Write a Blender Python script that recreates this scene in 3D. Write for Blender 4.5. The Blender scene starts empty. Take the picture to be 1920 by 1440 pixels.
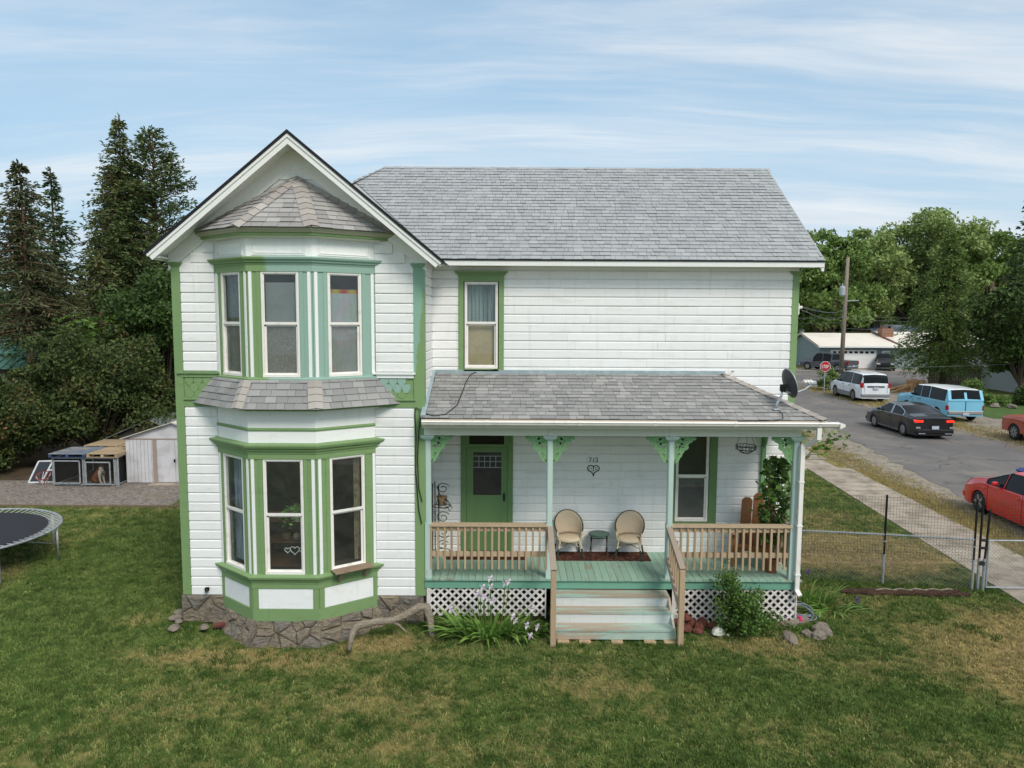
import bpy, math, random
import numpy as np
from mathutils import Vector, Matrix, noise as mnoise
rnd = random.Random(7)
SC = bpy.context.scene
COL = SC.collection
PI = math.pi
def rad(a): return math.radians(a)
def S(r, g, b):
    f = lambda c: (c/255/12.92) if c/255 <= .04045 else ((c/255+.055)/1.055)**2.4
    return (f(r), f(g), f(b), 1.0)

# ------------------------------------------------------------------ camera
CAM_H = 5.55
cd = bpy.data.cameras.new('camera'); cam = bpy.data.objects.new('camera', cd); COL.objects.link(cam)
cd.sensor_width = 36.0; cd.lens = 36.0*1340/1920; cd.clip_start = .1; cd.clip_end = 6000
cam.matrix_world = Matrix.Translation((0, 0, CAM_H)) @ Matrix.Rotation(rad(90-5.33), 4, 'X') @ Matrix.Rotation(rad(.3), 4, 'Z')
SC.camera = cam
# ------------------------------------------------------------------ sky, sun, exposure
SK1 = -42.0
SUN_EL, SUN_AZ = 46.0, 150.0        # azimuth clockwise from +Y (the view direction)
world = bpy.data.worlds.new('World'); SC.world = world; world.use_nodes = True
def build_sky():
    nt = world.node_tree; nt.nodes.clear(); L = nt.links.new
    def N(t, **k):
        n = nt.nodes.new(t)
        for a, v in k.items(): setattr(n, a, v)
        return n
    def M(op, a, b=None):
        n = N('ShaderNodeMath', operation=op)
        for i, v in enumerate((a, b)):
            if v is None: continue
            if isinstance(v, (int, float)): n.inputs[i].default_value = v
            else: L(v, n.inputs[i])
        return n.outputs[0]
    out = N('ShaderNodeOutputWorld'); bg = N('ShaderNodeBackground'); L(bg.outputs[0], out.inputs[0])
    bg.inputs['Strength'].default_value = .15
    sky = N('ShaderNodeTexSky', sky_type='NISHITA', sun_disc=False, sun_elevation=rad(SUN_EL), sun_rotation=rad(SUN_AZ))
    sky.air_density = 1.0; sky.dust_density = .8; sky.ozone_density = 1.5; sky.altitude = 300
    tc = N('ShaderNodeTexCoord'); sep = N('ShaderNodeSeparateXYZ'); L(tc.outputs['Generated'], sep.inputs[0])
    zc = M('MAXIMUM', sep.outputs[2], .0)
    zp = M('ADD', zc, .12)
    cx = M('DIVIDE', sep.outputs[0], zp); cy = M('DIVIDE', sep.outputs[1], zp)
    comb = N('ShaderNodeCombineXYZ'); L(cx, comb.inputs[0]); L(cy, comb.inputs[1])
    def cloud(scale, sx, sy, rot, lo, hi, det=9, rough=.6, dist=.6, seed=0, warp=.0):
        mp = N('ShaderNodeMapping'); mp.inputs['Scale'].default_value = (sx, sy, 1); mp.inputs['Rotation'].default_value = (0, 0, rad(rot)); mp.inputs['Location'].default_value = (seed, seed*.7, seed*.3)
        L(wv, mp.inputs[0])
        no = N('ShaderNodeTexNoise'); no.inputs['Scale'].default_value = scale; no.inputs['Detail'].default_value = det; no.inputs['Roughness'].default_value = rough; no.inputs['Distortion'].default_value = dist
        L(mp.outputs[0], no.inputs['Vector'])
        mr = N('ShaderNodeMapRange', interpolation_type='SMOOTHSTEP'); mr.inputs['From Min'].default_value = lo; mr.inputs['From Max'].default_value = hi
        L(no.outputs[0], mr.inputs[0]); return mr.outputs[0]
    wn = N('ShaderNodeTexNoise'); wn.inputs['Scale'].default_value = .55; wn.inputs['Detail'].default_value = 3; L(comb.outputs[0], wn.inputs['Vector'])
    va = N('ShaderNodeVectorMath', operation='MULTIPLY_ADD'); va.inputs[1].default_value = (.6, .6, 0); L(wn.outputs['Color'], va.inputs[0]); L(comb.outputs[0], va.inputs[2]); wv = va.outputs[0]
    streak = cloud(.75, .30, 1.9, SK1, .40, .66, rough=.62, dist=.35, seed=13.7)
    veil = cloud(.30, .8, 1.5, SK1, .30, .70, det=6, dist=.5, seed=2.2)
    wisp = cloud(1.7, .35, 2.2, SK1+6, .48, .78, rough=.66, dist=.5, seed=1.7)
    f = M('ADD', M('MULTIPLY', streak, .80), M('MULTIPLY', veil, .48)); f = M('ADD', f, M('MULTIPLY', wisp, .40)); el = N('ShaderNodeMapRange', interpolation_type='SMOOTHSTEP'); el.inputs['From Min'].default_value = .02; el.inputs['From Max'].default_value = .36; el.inputs['To Min'].default_value = .50; el.inputs['To Max'].default_value = 1.0; L(sep.outputs[2], el.inputs[0]); f = M('MULTIPLY', f, el.outputs[0])
    hz = N('ShaderNodeMapRange', interpolation_type='SMOOTHSTEP'); hz.inputs['From Min'].default_value = -.02; hz.inputs['From Max'].default_value = .26; hz.inputs['To Min'].default_value = .16; hz.inputs['To Max'].default_value = .04
    L(sep.outputs[2], hz.inputs[0])
    f = M('ADD', f, hz.outputs[0]); f = M('MINIMUM', f, .93)
    mix = N('ShaderNodeMix', data_type='RGBA'); L(f, mix.inputs['Factor']); tint = N('ShaderNodeMix', data_type='RGBA', blend_type='MULTIPLY'); tint.inputs['Factor'].default_value = 1; tint.inputs[7].default_value = (.90, 1.08, 1.02, 1); L(sky.outputs[0], tint.inputs[6]); hm = N('ShaderNodeMapRange', interpolation_type='SMOOTHSTEP'); hm.inputs['From Min'].default_value = -.05; hm.inputs['From Max'].default_value = .62; hm.inputs['To Min'].default_value = .92; hm.inputs['To Max'].default_value = .38; L(sep.outputs[2], hm.inputs[0]); hmix = N('ShaderNodeMix', data_type='RGBA'); L(hm.outputs[0], hmix.inputs['Factor']); L(tint.outputs[2], hmix.inputs[6]); hmix.inputs[7].default_value = (2.25, 3.32, 4.35, 1); L(hmix.outputs[2], mix.inputs[6])
    # cloud body: bright where thin, a cool grey where thick
    shade = cloud(.42, .6, 1.8, SK1, .42, .70, det=5, seed=5.5)
    cm = N('ShaderNodeMix', data_type='RGBA'); L(shade, cm.inputs['Factor']); cm.inputs[6].default_value = (4.9, 5.1, 5.25, 1); cm.inputs[7].default_value = (3.7, 4.15, 4.65, 1)
    L(cm.outputs[2], mix.inputs[7]); L(mix.outputs[2], bg.inputs['Color'])
build_sky()
sd = bpy.data.lights.new('sun', 'SUN'); sun = bpy.data.objects.new('sun', sd); COL.objects.link(sun)
sd.energy = 2.1; sd.angle = rad(20); sd.color = (1.0, .93, .85)
_az, _el = rad(SUN_AZ), rad(SUN_EL)
_to = Vector((math.sin(_az)*math.cos(_el), math.cos(_az)*math.cos(_el), math.sin(_el)))
sun.rotation_euler = (-_to).to_track_quat('-Z', 'Y').to_euler(); sun.location = (10, -10, 30)
SC.view_settings.view_transform = 'Standard'; SC.view_settings.look = 'None'; SC.view_settings.exposure = 0.26; SC.view_settings.gamma = 1.0; SC.view_settings.use_curve_mapping = False
SC.cycles.use_denoising = True; SC.cycles.max_bounces = 6; SC.cycles.diffuse_bounces = 3; SC.cycles.glossy_bounces = 3; SC.cycles.transparent_max_bounces = 12; SC.cycles.caustics_reflective = False; SC.cycles.caustics_refractive = False
SC.cycles.use_adaptive_sampling = True; SC.cycles.adaptive_threshold = .02

# ------------------------------------------------------------------ materials
class NB:
    def __init__(s, name):
        m = bpy.data.materials.new(name); m.use_nodes = True; s.m = m; s.nt = m.node_tree; s.L = s.nt.links.new
        s.nt.nodes.clear(); s.out = s.n('ShaderNodeOutputMaterial')
    def n(s, t, **k):
        nd = s.nt.nodes.new(t)
        for a, v in k.items(): setattr(nd, a, v)
        return nd
    def put(s, v, sock):
        if isinstance(v, bpy.types.NodeSocket): s.L(v, sock)
        else: sock.default_value = v
    def math(s, op, a, b=None, clamp=False):
        nd = s.n('ShaderNodeMath', operation=op, use_clamp=clamp); s.put(a, nd.inputs[0])
        if b is not None: s.put(b, nd.inputs[1])
        return nd.outputs[0]
    def mix(s, f, a, b, blend='MIX'):
        nd = s.n('ShaderNodeMix', data_type='RGBA', blend_type=blend, clamp_factor=True); s.put(f, nd.inputs['Factor']); s.put(a, nd.inputs[6]); s.put(b, nd.inputs[7]); return nd.outputs[2]
    def ramp(s, v, lo, hi, a=0., b=1.):
        nd = s.n('ShaderNodeMapRange', interpolation_type='SMOOTHSTEP'); s.put(v, nd.inputs[0]); nd.inputs[1].default_value = lo; nd.inputs[2].default_value = hi; nd.inputs[3].default_value = a; nd.inputs[4].default_value = b; return nd.outputs[0]
    def coord(s, kind='pos', scale=(1, 1, 1)):
        if kind == 'pos': v = s.n('ShaderNodeNewGeometry').outputs['Position']
        else: v = s.n('ShaderNodeTexCoord').outputs['Object']
        mp = s.n('ShaderNodeMapping'); mp.inputs['Scale'].default_value = scale; s.L(v, mp.inputs[0]); return mp.outputs[0]
    def noise(s, vec, scale, detail=4, rough=.55, dist=0.):
        nd = s.n('ShaderNodeTexNoise'); s.L(vec, nd.inputs['Vector']); nd.inputs['Scale'].default_value = scale; nd.inputs['Detail'].default_value = detail; nd.inputs['Roughness'].default_value = rough; nd.inputs['Distortion'].default_value = dist; return nd.outputs[0]
    def hsv(s, col, val):
        nd = s.n('ShaderNodeHueSaturation'); s.put(col, nd.inputs['Color']); s.put(val, nd.inputs['Value']); return nd.outputs[0]
    def rand(s): return s.n('ShaderNodeObjectInfo').outputs['Random']
    def attr(s, name): 
        nd = s.n('ShaderNodeAttribute'); nd.attribute_name = name; return nd
    def bsdf(s, col, rough=.7, metal=0., spec=.3, bump=None, bstr=.3, bdist=.01, **kw):
        b = s.n('ShaderNodeBsdfPrincipled'); s.put(col, b.inputs['Base Color']); s.put(rough, b.inputs['Roughness']); s.put(metal, b.inputs['Metallic']); s.put(spec, b.inputs['Specular IOR Level'])
        for k, v in kw.items(): s.put(v, b.inputs[k.replace('_', ' ')])
        if bump is not None:
            bn = s.n('ShaderNodeBump'); bn.inputs['Strength'].default_value = bstr; bn.inputs['Distance'].default_value = bdist; s.L(bump, bn.inputs['Height']); s.L(bn.outputs[0], b.inputs['Normal'])
        s.L(b.outputs[0], s.out.inputs['Surface']); return b
def mat(name, base, col2=None, scale=6., stretch=(1, 1, 1), lo=.42, hi=.7, rough=.7, metal=0., spec=.3, bscale=40., bstr=.15, bdist=.004, rand=.0, kind='pos', var=.10, **kw):
    """a plain surface: base colour, a second colour in noisy patches, fine value variation, relief"""
    b = NB(name); v = b.coord(kind, stretch); col = base
    if col2 is not None: col = b.mix(b.ramp(b.noise(v, scale, 6, .62), lo, hi), base, col2)
    fine = b.noise(v, scale*5.3, 5, .6)
    val = b.math('ADD', b.math('MULTIPLY', b.math('SUBTRACT', fine, .5), var*2), 1.0)
    if rand: val = b.math('ADD', val, b.math('MULTIPLY', b.math('SUBTRACT', b.rand(), .5), rand*2))
    b.bsdf(b.hsv(col, val), rough, metal, spec, b.noise(v, bscale, 4), bstr, bdist, **kw); return b.m
def paint(name, base, worn, wear=.3, dirt=(.35, .33, .28, 1), rand=.05, stretch=(.6, 3, 4), rough=.55, dirtamt=.35, wscale=3.2):
    """old brushed house paint: grain, dirty streaks, worn to the wood in places"""
    b = NB(name); v = b.coord('pos', (1, 1, 1)); vs = b.coord('pos', stretch)
    big = b.noise(v, .55, 4); fine = b.noise(vs, 14, 6, .65); st = b.noise(vs, 3.0, 6, .62)
    drip = b.noise(b.coord('pos', (7, 7, .55)), 1.6, 6, .65)
    col = b.mix(b.math('MULTIPLY', b.ramp(st, .5, .85), dirtamt), base, dirt); col = b.mix(b.math('MULTIPLY', b.ramp(drip, .52, .8), dirtamt*.8), col, dirt)
    w = b.math('ADD', b.noise(vs, wscale, 8, .7), b.math('MULTIPLY', b.math('SUBTRACT', big, .5), .5))
    wf = b.ramp(w, .78-.42*wear, .84-.42*wear)
    col = b.mix(wf, col, worn)
    val = b.math('ADD', b.math('MULTIPLY', b.math('SUBTRACT', fine, .5), .16), 1.0)
    val = b.math('ADD', val, b.math('MULTIPLY', b.math('SUBTRACT', b.rand(), .5), rand*2))
    h = b.math('ADD', fine, b.math('MULTIPLY', wf, -.5))
    b.bsdf(b.hsv(col, val), rough, 0, .3, h, .18, .004); return b.m
WOOD = S(150, 128, 104); GREYWOOD = S(140, 128, 114)
MT = {}
MT['white'] = paint('white_paint', S(238, 238, 235), S(170, 166, 158), .13, S(186, 182, 172), .03, dirtamt=.42, wscale=5.0)
MT['trimwhite'] = paint('white_trim_paint', S(240, 241, 238), S(190, 182, 170), .03, S(190, 186, 176), .02, dirtamt=.3)
MT['vinyl'] = mat('white_vinyl', S(238, 234, 226), S(214, 206, 194), 5, lo=.5, hi=.8, rough=.4, var=.03, bstr=.02)
MT['green'] = paint('green_paint', S(126, 154, 104), S(150, 168, 120), .04, S(88, 122, 74), .03, dirtamt=.4)
MT['doorgreen'] = paint('door_green_paint', S(108, 138, 90), S(120, 150, 100), .02, S(82, 116, 70), .02, dirtamt=.3)
MT['deckteal'] = paint('teal_deck_paint', S(146, 176, 156), S(152, 136, 116), .40, S(112, 142, 122), .08, stretch=(4, .6, 1), dirtamt=.6)
MT['fasciateal'] = paint('teal_fascia_paint', S(112, 162, 140), S(128, 140, 118), .04, S(90, 136, 114), .03)
MT['stairteal'] = paint('worn_teal_stair_paint', S(166, 188, 174), S(172, 156, 136), .78, S(136, 132, 116), .05, stretch=(.35, 5, 5), wscale=2.2, dirtamt=.7)
MT['stairwhite'] = paint('white_riser_paint', S(206, 210, 206), S(160, 152, 140), .22, S(150, 148, 138), .03, stretch=(.5, 3, 6))
MT['postteal'] = paint('pale_teal_post_paint', S(184, 204, 194), S(166, 144, 120), .30, S(140, 170, 156), .05, stretch=(4, 4, .5), wscale=2.4)
MT['bracket'] = paint('bracket_green_paint', S(122, 164, 114), S(150, 176, 140), .05, S(100, 138, 98), .03)
MT['rail'] = paint('raw_rail_wood', S(178, 154, 124), S(148, 122, 96), .3, S(140, 114, 90), .16, stretch=(3, 3, .6), dirtamt=.55)
MT['railtop'] = paint('raw_rail_cap_wood', S(184, 162, 134), S(156, 132, 106), .3, S(136, 112, 92), .1, stretch=(.5, 3, 3), dirtamt=.5)
MT['greyrail'] = paint('silvered_rail_wood', S(166, 150, 134), S(142, 110, 82), .3, S(120, 106, 94), .1, stretch=(3, .5, 1))
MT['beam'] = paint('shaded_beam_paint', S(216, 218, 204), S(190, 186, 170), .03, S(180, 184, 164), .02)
MT['soffit'] = paint('soffit_paint', S(236, 236, 230), S(200, 196, 184), .02, S(196, 194, 184), .02, dirtamt=.25)
def bay_paint():
    b = NB('two_green_bay_paint'); v = b.coord('pos'); vs = b.coord('pos', (3, 3, .8))
    sep = b.n('ShaderNodeSeparateXYZ'); b.L(v, sep.inputs[0])
    x = b.math('ADD', sep.outputs[0], b.math('MULTIPLY', b.math('SUBTRACT', b.noise(v, 2.2, 3), .5), .35))
    f = b.ramp(x, -4.12, -4.02)
    col = b.mix(f, S(126, 154, 104), S(146, 176, 162))
    fine = b.noise(vs, 14, 6, .65); val = b.math('ADD', b.math('MULTIPLY', b.math('SUBTRACT', fine, .5), .14), 1.0)
    b.bsdf(b.hsv(col, val), .55, 0, .3, fine, .15, .004); return b.m
MT['bay'] = bay_paint()
def corner_paint():
    b = NB('two_green_corner_paint'); v = b.coord('pos'); sep = b.n('ShaderNodeSeparateXYZ'); b.L(v, sep.inputs[0])
    nz = b.noise(v, 3.5, 5, .7)
    z = b.math('ADD', sep.outputs[2], b.math('MULTIPLY', b.math('SUBTRACT', nz, .5), 1.6))
    z = b.math('ADD', z, b.math('MULTIPLY', b.math('ADD', sep.outputs[0], 1.66), -9.0))
    f = b.math('MULTIPLY', b.ramp(z, 4.85, 5.25), b.ramp(sep.outputs[2], 4.5, 4.6))
    col = b.mix(f, S(126, 154, 104), S(138, 176, 154))
    fine = b.noise(b.coord('pos', (3, 3, .6)), 14, 6, .65); val = b.math('ADD', b.math('MULTIPLY', b.math('SUBTRACT', fine, .5), .14), 1.0)
    b.bsdf(b.hsv(col, val), .55, 0, .3, fine, .15, .004); return b.m
MT['corner'] = corner_paint()
def shingle_mat(name, c1, c2, c3, amt=1.0):
    b = NB(name); v = b.coord('pos'); r = b.math('FRACT', b.math('ADD', b.attr('tone').outputs['Fac'], b.rand()))
    col = b.mix(b.ramp(r, .25, .6), c1, c2); col = b.mix(b.ramp(r, .62, .98), col, c3)
    g = b.noise(v, 95, 4, .75); st = b.noise(b.coord('pos', (1.2, .35, .35)), 2.0, 6, .65)
    val = b.math('ADD', b.math('MULTIPLY', b.math('SUBTRACT', g, .5), .42*amt), 1.0)
    val = b.math('ADD', val, b.math('MULTIPLY', b.math('SUBTRACT', st, .5), .22))
    b.bsdf(b.hsv(col, val), .92, 0, .15, g, .4, .006); return b.m
MT['shingle_main'] = shingle_mat('grey_roof_shingle', S(156, 159, 159), S(162, 165, 165), S(168, 170, 169))
MT['shingle_porch'] = shingle_mat('porch_roof_shingle', S(142, 141, 139), S(152, 151, 148), S(163, 161, 158))
MT['shingle_bay'] = shingle_mat('bay_roof_shingle', S(150, 147, 144), S(160, 157, 153), S(171, 168, 163))
MT['shingle_cap'] = shingle_mat('hip_cap_shingle', S(160, 153, 146), S(172, 165, 157), S(180, 174, 166))
MT['flash'] = mat('painted_flashing', S(146, 164, 168), S(176, 186, 186), 4, rough=.5, spec=.4, var=.08)
MT['olive'] = paint('olive_beige_trim', S(176, 174, 150), S(150, 150, 124), .1, S(140, 146, 116), .03)
MT['black'] = mat('black_edge', S(30, 28, 32), rough=.6, var=.2)
MT['iron'] = mat('black_iron', S(24, 24, 26), rough=.45, metal=.4, spec=.4, var=.2)
def glass(name='window_glass', dirt=.05, tint=(.93, .96, .95, 1), rough=.02):
    b = NB(name); tr = b.n('ShaderNodeBsdfTransparent'); tr.inputs[0].default_value = tint
    gl = b.n('ShaderNodeBsdfGlossy'); gl.inputs['Roughness'].default_value = rough; gl.inputs[0].default_value = (.9, .93, .95, 1)
    lw = b.n('ShaderNodeLayerWeight'); lw.inputs['Blend'].default_value = .5
    f = b.math('ADD', b.math('MULTIPLY', b.math('POWER', lw.outputs['Facing'], 5.0), .9), .035)
    m1 = b.n('ShaderNodeMixShader'); b.L(f, m1.inputs[0]); b.L(tr.outputs[0], m1.inputs[1]); b.L(gl.outputs[0], m1.inputs[2])
    df = b.n('ShaderNodeBsdfDiffuse'); df.inputs[0].default_value = S(150, 150, 145)
    m2 = b.n('ShaderNodeMixShader'); b.L(b.math('MULTIPLY', b.noise(b.coord('pos'), 5, 5), dirt*2), m2.inputs[0]); b.L(m1.outputs[0], m2.inputs[1]); b.L(df.outputs[0], m2.inputs[2])
    b.L(m2.outputs[0], b.out.inputs[0]); return b.m
MT['glass'] = glass()
MT['screen'] = glass('screened_glass', .22)
MT['interior'] = mat('dark_room_wall', S(96, 88, 78), rough=.9, var=.1)
MT['carglass'] = mat('car_glass', (.010, .012, .013, 1), rough=.14, spec=.16, var=.02, bstr=0., kind='obj')
MT['galv'] = mat('galvanised_steel', S(168, 172, 174), S(140, 144, 146), 8, rough=.55, metal=.45, spec=.4, var=.1)
MT['stone'] = None

# ------------------------------------------------------------------ meshes
class MB:
    """collects polygons; frame maps local (u,v,w) to the mesh's own coordinates"""
    def __init__(s, frame=None): s.v = []; s.f = []; s.mi = []; s.tone = []; s.frame = frame; s.cur = 0; s.ct = 0.
    def _p(s, p):
        if s.frame is not None: p = s.frame @ Vector(p)
        s.v.append((p[0], p[1], p[2])); return len(s.v)-1
    def poly(s, pts):
        s.f.append([s._p(p) for p in pts]); s.mi.append(s.cur); s.tone.append(s.ct)
    def faces(s, pts, fs):
        o = len(s.v)
        for p in pts: s._p(p)
        for f in fs: s.f.append([o+i for i in f]); s.mi.append(s.cur); s.tone.append(s.ct)
    def box(s, x0, x1, y0, y1, z0, z1):
        s.faces([(x0, y0, z0), (x1, y0, z0), (x1, y1, z0), (x0, y1, z0), (x0, y0, z1), (x1, y0, z1), (x1, y1, z1), (x0, y1, z1)],
                [(0, 3, 2, 1), (4, 5, 6, 7), (0, 1, 5, 4), (1, 2, 6, 5), (2, 3, 7, 6), (3, 0, 4, 7)]); return s
    def bevbox(s, x0, x1, y0, y1, z0, z1, b=.01):
        """box with chamfered edges along all sides (an octagonal-cornered block)"""
        pts = []
        for zi, ins in ((z0, b), (z0+b, 0), (z1-b, 0), (z1, b)):
            a0, a1, c0, c1 = x0+ins, x1-ins, y0+ins, y1-ins
            k = b if ins == 0 else 0
            pts += [(a0+k, c0, zi), (a1-k, c0, zi), (a1, c0+k, zi), (a1, c1-k, zi), (a1-k, c1, zi), (a0+k, c1, zi), (a0, c1-k, zi), (a0, c0+k, zi)]
        fs = [tuple(range(7, -1, -1)), tuple(range(24, 32))]
        for r in range(3):
            for i in range(8):
                j = (i+1) % 8; fs.append((r*8+i, r*8+j, r*8+8+j, r*8+8+i))
        s.faces(pts, fs); return s
    def beam(s, a, b, w, h, up=(0, 0, 1)):
        """rectangular bar from a to b, w across, h along up"""
        a, b = Vector(a), Vector(b); d = (b-a).normalized(); side = d.cross(Vector(up))
        if side.length < 1e-5: side = d.cross(Vector((1, 0, 0)))
        side.normalize(); u = side.cross(d).normalized(); pts = []
        for p in (a, b):
            for i, j in ((-1, -1), (1, -1), (1, 1), (-1, 1)): pts.append(tuple(p+side*(w/2*i)+u*(h/2*j)))
        s.faces(pts, [(0, 1, 2, 3), (7, 6, 5, 4), (0, 4, 5, 1), (1, 5, 6, 2), (2, 6, 7, 3), (3, 7, 4, 0)]); return s
    def tube(s, pts, r, n=8, cap=True, flat=1.0):
        pts = [Vector(p) for p in pts]; rs = r if isinstance(r, (list, tuple)) else [r]*len(pts)
        ref = Vector((0, 0, 1)); rings = []; prev = None
        for i, p in enumerate(pts):
            d = (pts[min(i+1, len(pts)-1)]-pts[max(i-1, 0)])
            if d.length < 1e-9: d = Vector((0, 0, 1))
            d.normalize()
            if prev is None:
                a = d.cross(ref)
                if a.length < .1: a = d.cross(Vector((1, 0, 0)))
            else: a = prev - d*prev.dot(d)
            if a.length < 1e-6: a = d.orthogonal()
            a.normalize(); prev = a; c = d.cross(a)
            rings.append([tuple(p+(a*math.cos(2*PI*k/n)+c*(math.sin(2*PI*k/n)*flat))*rs[i]) for k in range(n)])
        o = [p for R in rings for p in R]; fs = []
        for i in range(len(rings)-1):
            for k in range(n):
                j = (k+1) % n; fs.append((i*n+k, i*n+j, (i+1)*n+j, (i+1)*n+k))
        if cap: fs.append(tuple(range(n-1, -1, -1))); fs.append(tuple((len(rings)-1)*n+k for k in range(n)))
        s.faces(o, fs); return s
    def lathe(s, prof, c=(0, 0, 0), n=20, axis='z', sx=1., sy=1.):
        o = []; fs = []
        for (r, h) in prof:
            for k in range(n):
                a = 2*PI*k/n; x, y = r*math.cos(a)*sx, r*math.sin(a)*sy
                q = (x, y, h) if axis == 'z' else ((h, x, y) if axis == 'x' else (y, h, x))
                o.append((c[0]+q[0], c[1]+q[1], c[2]+q[2]))
        for i in range(len(prof)-1):
            for k in range(n):
                j = (k+1) % n; fs.append((i*n+k, i*n+j, (i+1)*n+j, (i+1)*n+k))
        if prof[0][0] > 1e-4: fs.append(tuple(range(n-1, -1, -1)))
        if prof[-1][0] > 1e-4: fs.append(tuple((len(prof)-1)*n+k for k in range(n)))
        s.faces(o, fs); return s
    def prism(s, poly, a, b, axis='y'):
        """poly in the two other axes (x,z for y; y,z for x; x,y for z), extruded from a to b"""
        def q(p, h): return (p[0], h, p[1]) if axis == 'y' else ((h, p[0], p[1]) if axis == 'x' else (p[0], p[1], h))
        n = len(poly); o = [q(p, a) for p in poly]+[q(p, b) for p in poly]
        fs = [tuple(range(n)), tuple(range(2*n-1, n-1, -1))]+[(i, n+i, n+(i+1) % n, (i+1) % n) for i in range(n)]
        s.faces(o, fs); return s
    def sweep(s, plan, prof, cap=True):
        """mitred sweep of profile [(out, z)] round an open plan polyline walked with 'out' on its right-hand side"""
        P = [Vector((p[0], p[1])) for p in plan]; nrm = []
        for i in range(len(P)-1):
            d = (P[i+1]-P[i]).normalized(); nrm.append(Vector((d.y, -d.x)))
        mit = []
        for i in range(len(P)):
            if i == 0 or i == len(P)-1:
                nn = nrm[0] if i == 0 else nrm[-1]
                # ends run into the wall plane: slide along the wall (x only)
                mit.append(Vector((1/nn.x, 0)) if abs(nn.x) > .2 else nn)
            else:
                m = (nrm[i-1]+nrm[i]).normalized(); mit.append(m/m.dot(nrm[i]))
        n = len(prof); o = []
        for i, p in enumerate(P):
            for (d, z) in prof: q = p+mit[i]*d; o.append((q.x, q.y, z))
        fs = []
        for i in range(len(P)-1):
            for k in range(n-1): fs.append((i*n+k, i*n+n+k, i*n+n+k+1, i*n+k+1))
        s.faces(o, fs); return s
    def mesh(s, name, mats, smooth=False):
        me = bpy.data.meshes.new(name); me.from_pydata(s.v, [], s.f)
        for m in (mats if isinstance(mats, (list, tuple)) else [mats]): me.materials.append(m)
        if any(s.mi): me.polygons.foreach_set('material_index', s.mi)
        if any(s.tone):
            a = me.attributes.new('tone', 'FLOAT', 'FACE'); a.data.foreach_set('value', s.tone)
        if smooth: me.polygons.foreach_set('use_smooth', [True]*len(me.polygons))
        me.update(); return me
def recalc(me):
    import bmesh
    bm = bmesh.new(); bm.from_mesh(me); bmesh.ops.recalc_face_normals(bm, faces=bm.faces); bm.to_mesh(me); bm.free()
def wpos(o):
    p = Vector((0, 0, 0))
    while o is not None: p = p+o.location; o = o.parent
    return p
def link(name, data, parent=None, world_at=None, local=None):
    """world_at: the object's origin in world space; local: its origin in the parent's space"""
    o = bpy.data.objects.new(name, data); COL.objects.link(o)
    if parent is not None: o.parent = parent
    if world_at is not None: o.location = Vector(world_at)-(wpos(parent) if parent else Vector((0, 0, 0)))
    elif local is not None: o.location = local
    return o
def part(name, mb, mats, parent, smooth=False, world=False, fix=True):
    me = mb.mesh(name, mats, smooth)
    if fix: recalc(me)
    return link(name, me, parent, world_at=(0, 0, 0) if world else None, local=None if world else (0, 0, 0))
def tag(o, label, cat, group=None, kind=None):
    o['label'] = label
    if cat: o['category'] = cat
    if group: o['group'] = group
    if kind: o['kind'] = kind
    return o
def thing(name, label, cat, loc=(0, 0, 0), rz=0., group=None):
    o = bpy.data.objects.new(name, None); COL.objects.link(o); o.location = loc; o.rotation_euler = (0, 0, rz); o.empty_display_size = .2
    return tag(o, label, cat, group)
def empty_part(name, parent, world_at=None):
    o = bpy.data.objects.new(name, None); COL.objects.link(o); o.parent = parent; o.empty_display_size = .1
    if world_at is not None: o.location = Vector(world_at)-wpos(parent)
    return o
def struct(name, mb, m, label=None):
    o = part(name, mb, m, None, fix=False); o['kind'] = 'structure'
    if label: o['label'] = label
    return o
def copy_tree(o, parent=None):
    c = o.copy(); COL.objects.link(c); c.parent = parent
    for ch in list(o.children): copy_tree(ch, c)
    return c
_unit = {}
def ubox(m, key='box'):
    k = (key, m.name)
    if k not in _unit:
        b = MB(); b.box(0, 1, 0, 1, 0, 1); _unit[k] = b.mesh(key, m)
    return _unit[k]
def piece(name, m, parent, x0, x1, y0, y1, z0, z1):
    """a shared unit box stretched to a world-space board"""
    o = link(name, ubox(m), parent, world_at=(x0, y0, z0)); o.scale = (x1-x0, y1-y0, z1-z0); return o
def clip(poly, inside):
    """clip 2-D polygon to a convex counter-clockwise polygon"""
    out = poly
    n = len(inside)
    for i in range(n):
        ax, ay = inside[i]; bx, by = inside[(i+1) % n]; res = []
        for j in range(len(out)):
            p, q = out[j], out[(j+1) % len(out)]
            sp = (bx-ax)*(p[1]-ay)-(by-ay)*(p[0]-ax); sq = (bx-ax)*(q[1]-ay)-(by-ay)*(q[0]-ax)
            if sp >= 0: res.append(p)
            if (sp >= 0) != (sq >= 0):
                t = sp/(sp-sq); res.append((p[0]+(q[0]-p[0])*t, p[1]+(q[1]-p[1])*t))
        out = res
        if len(out) < 3: return []
    return out
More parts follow.
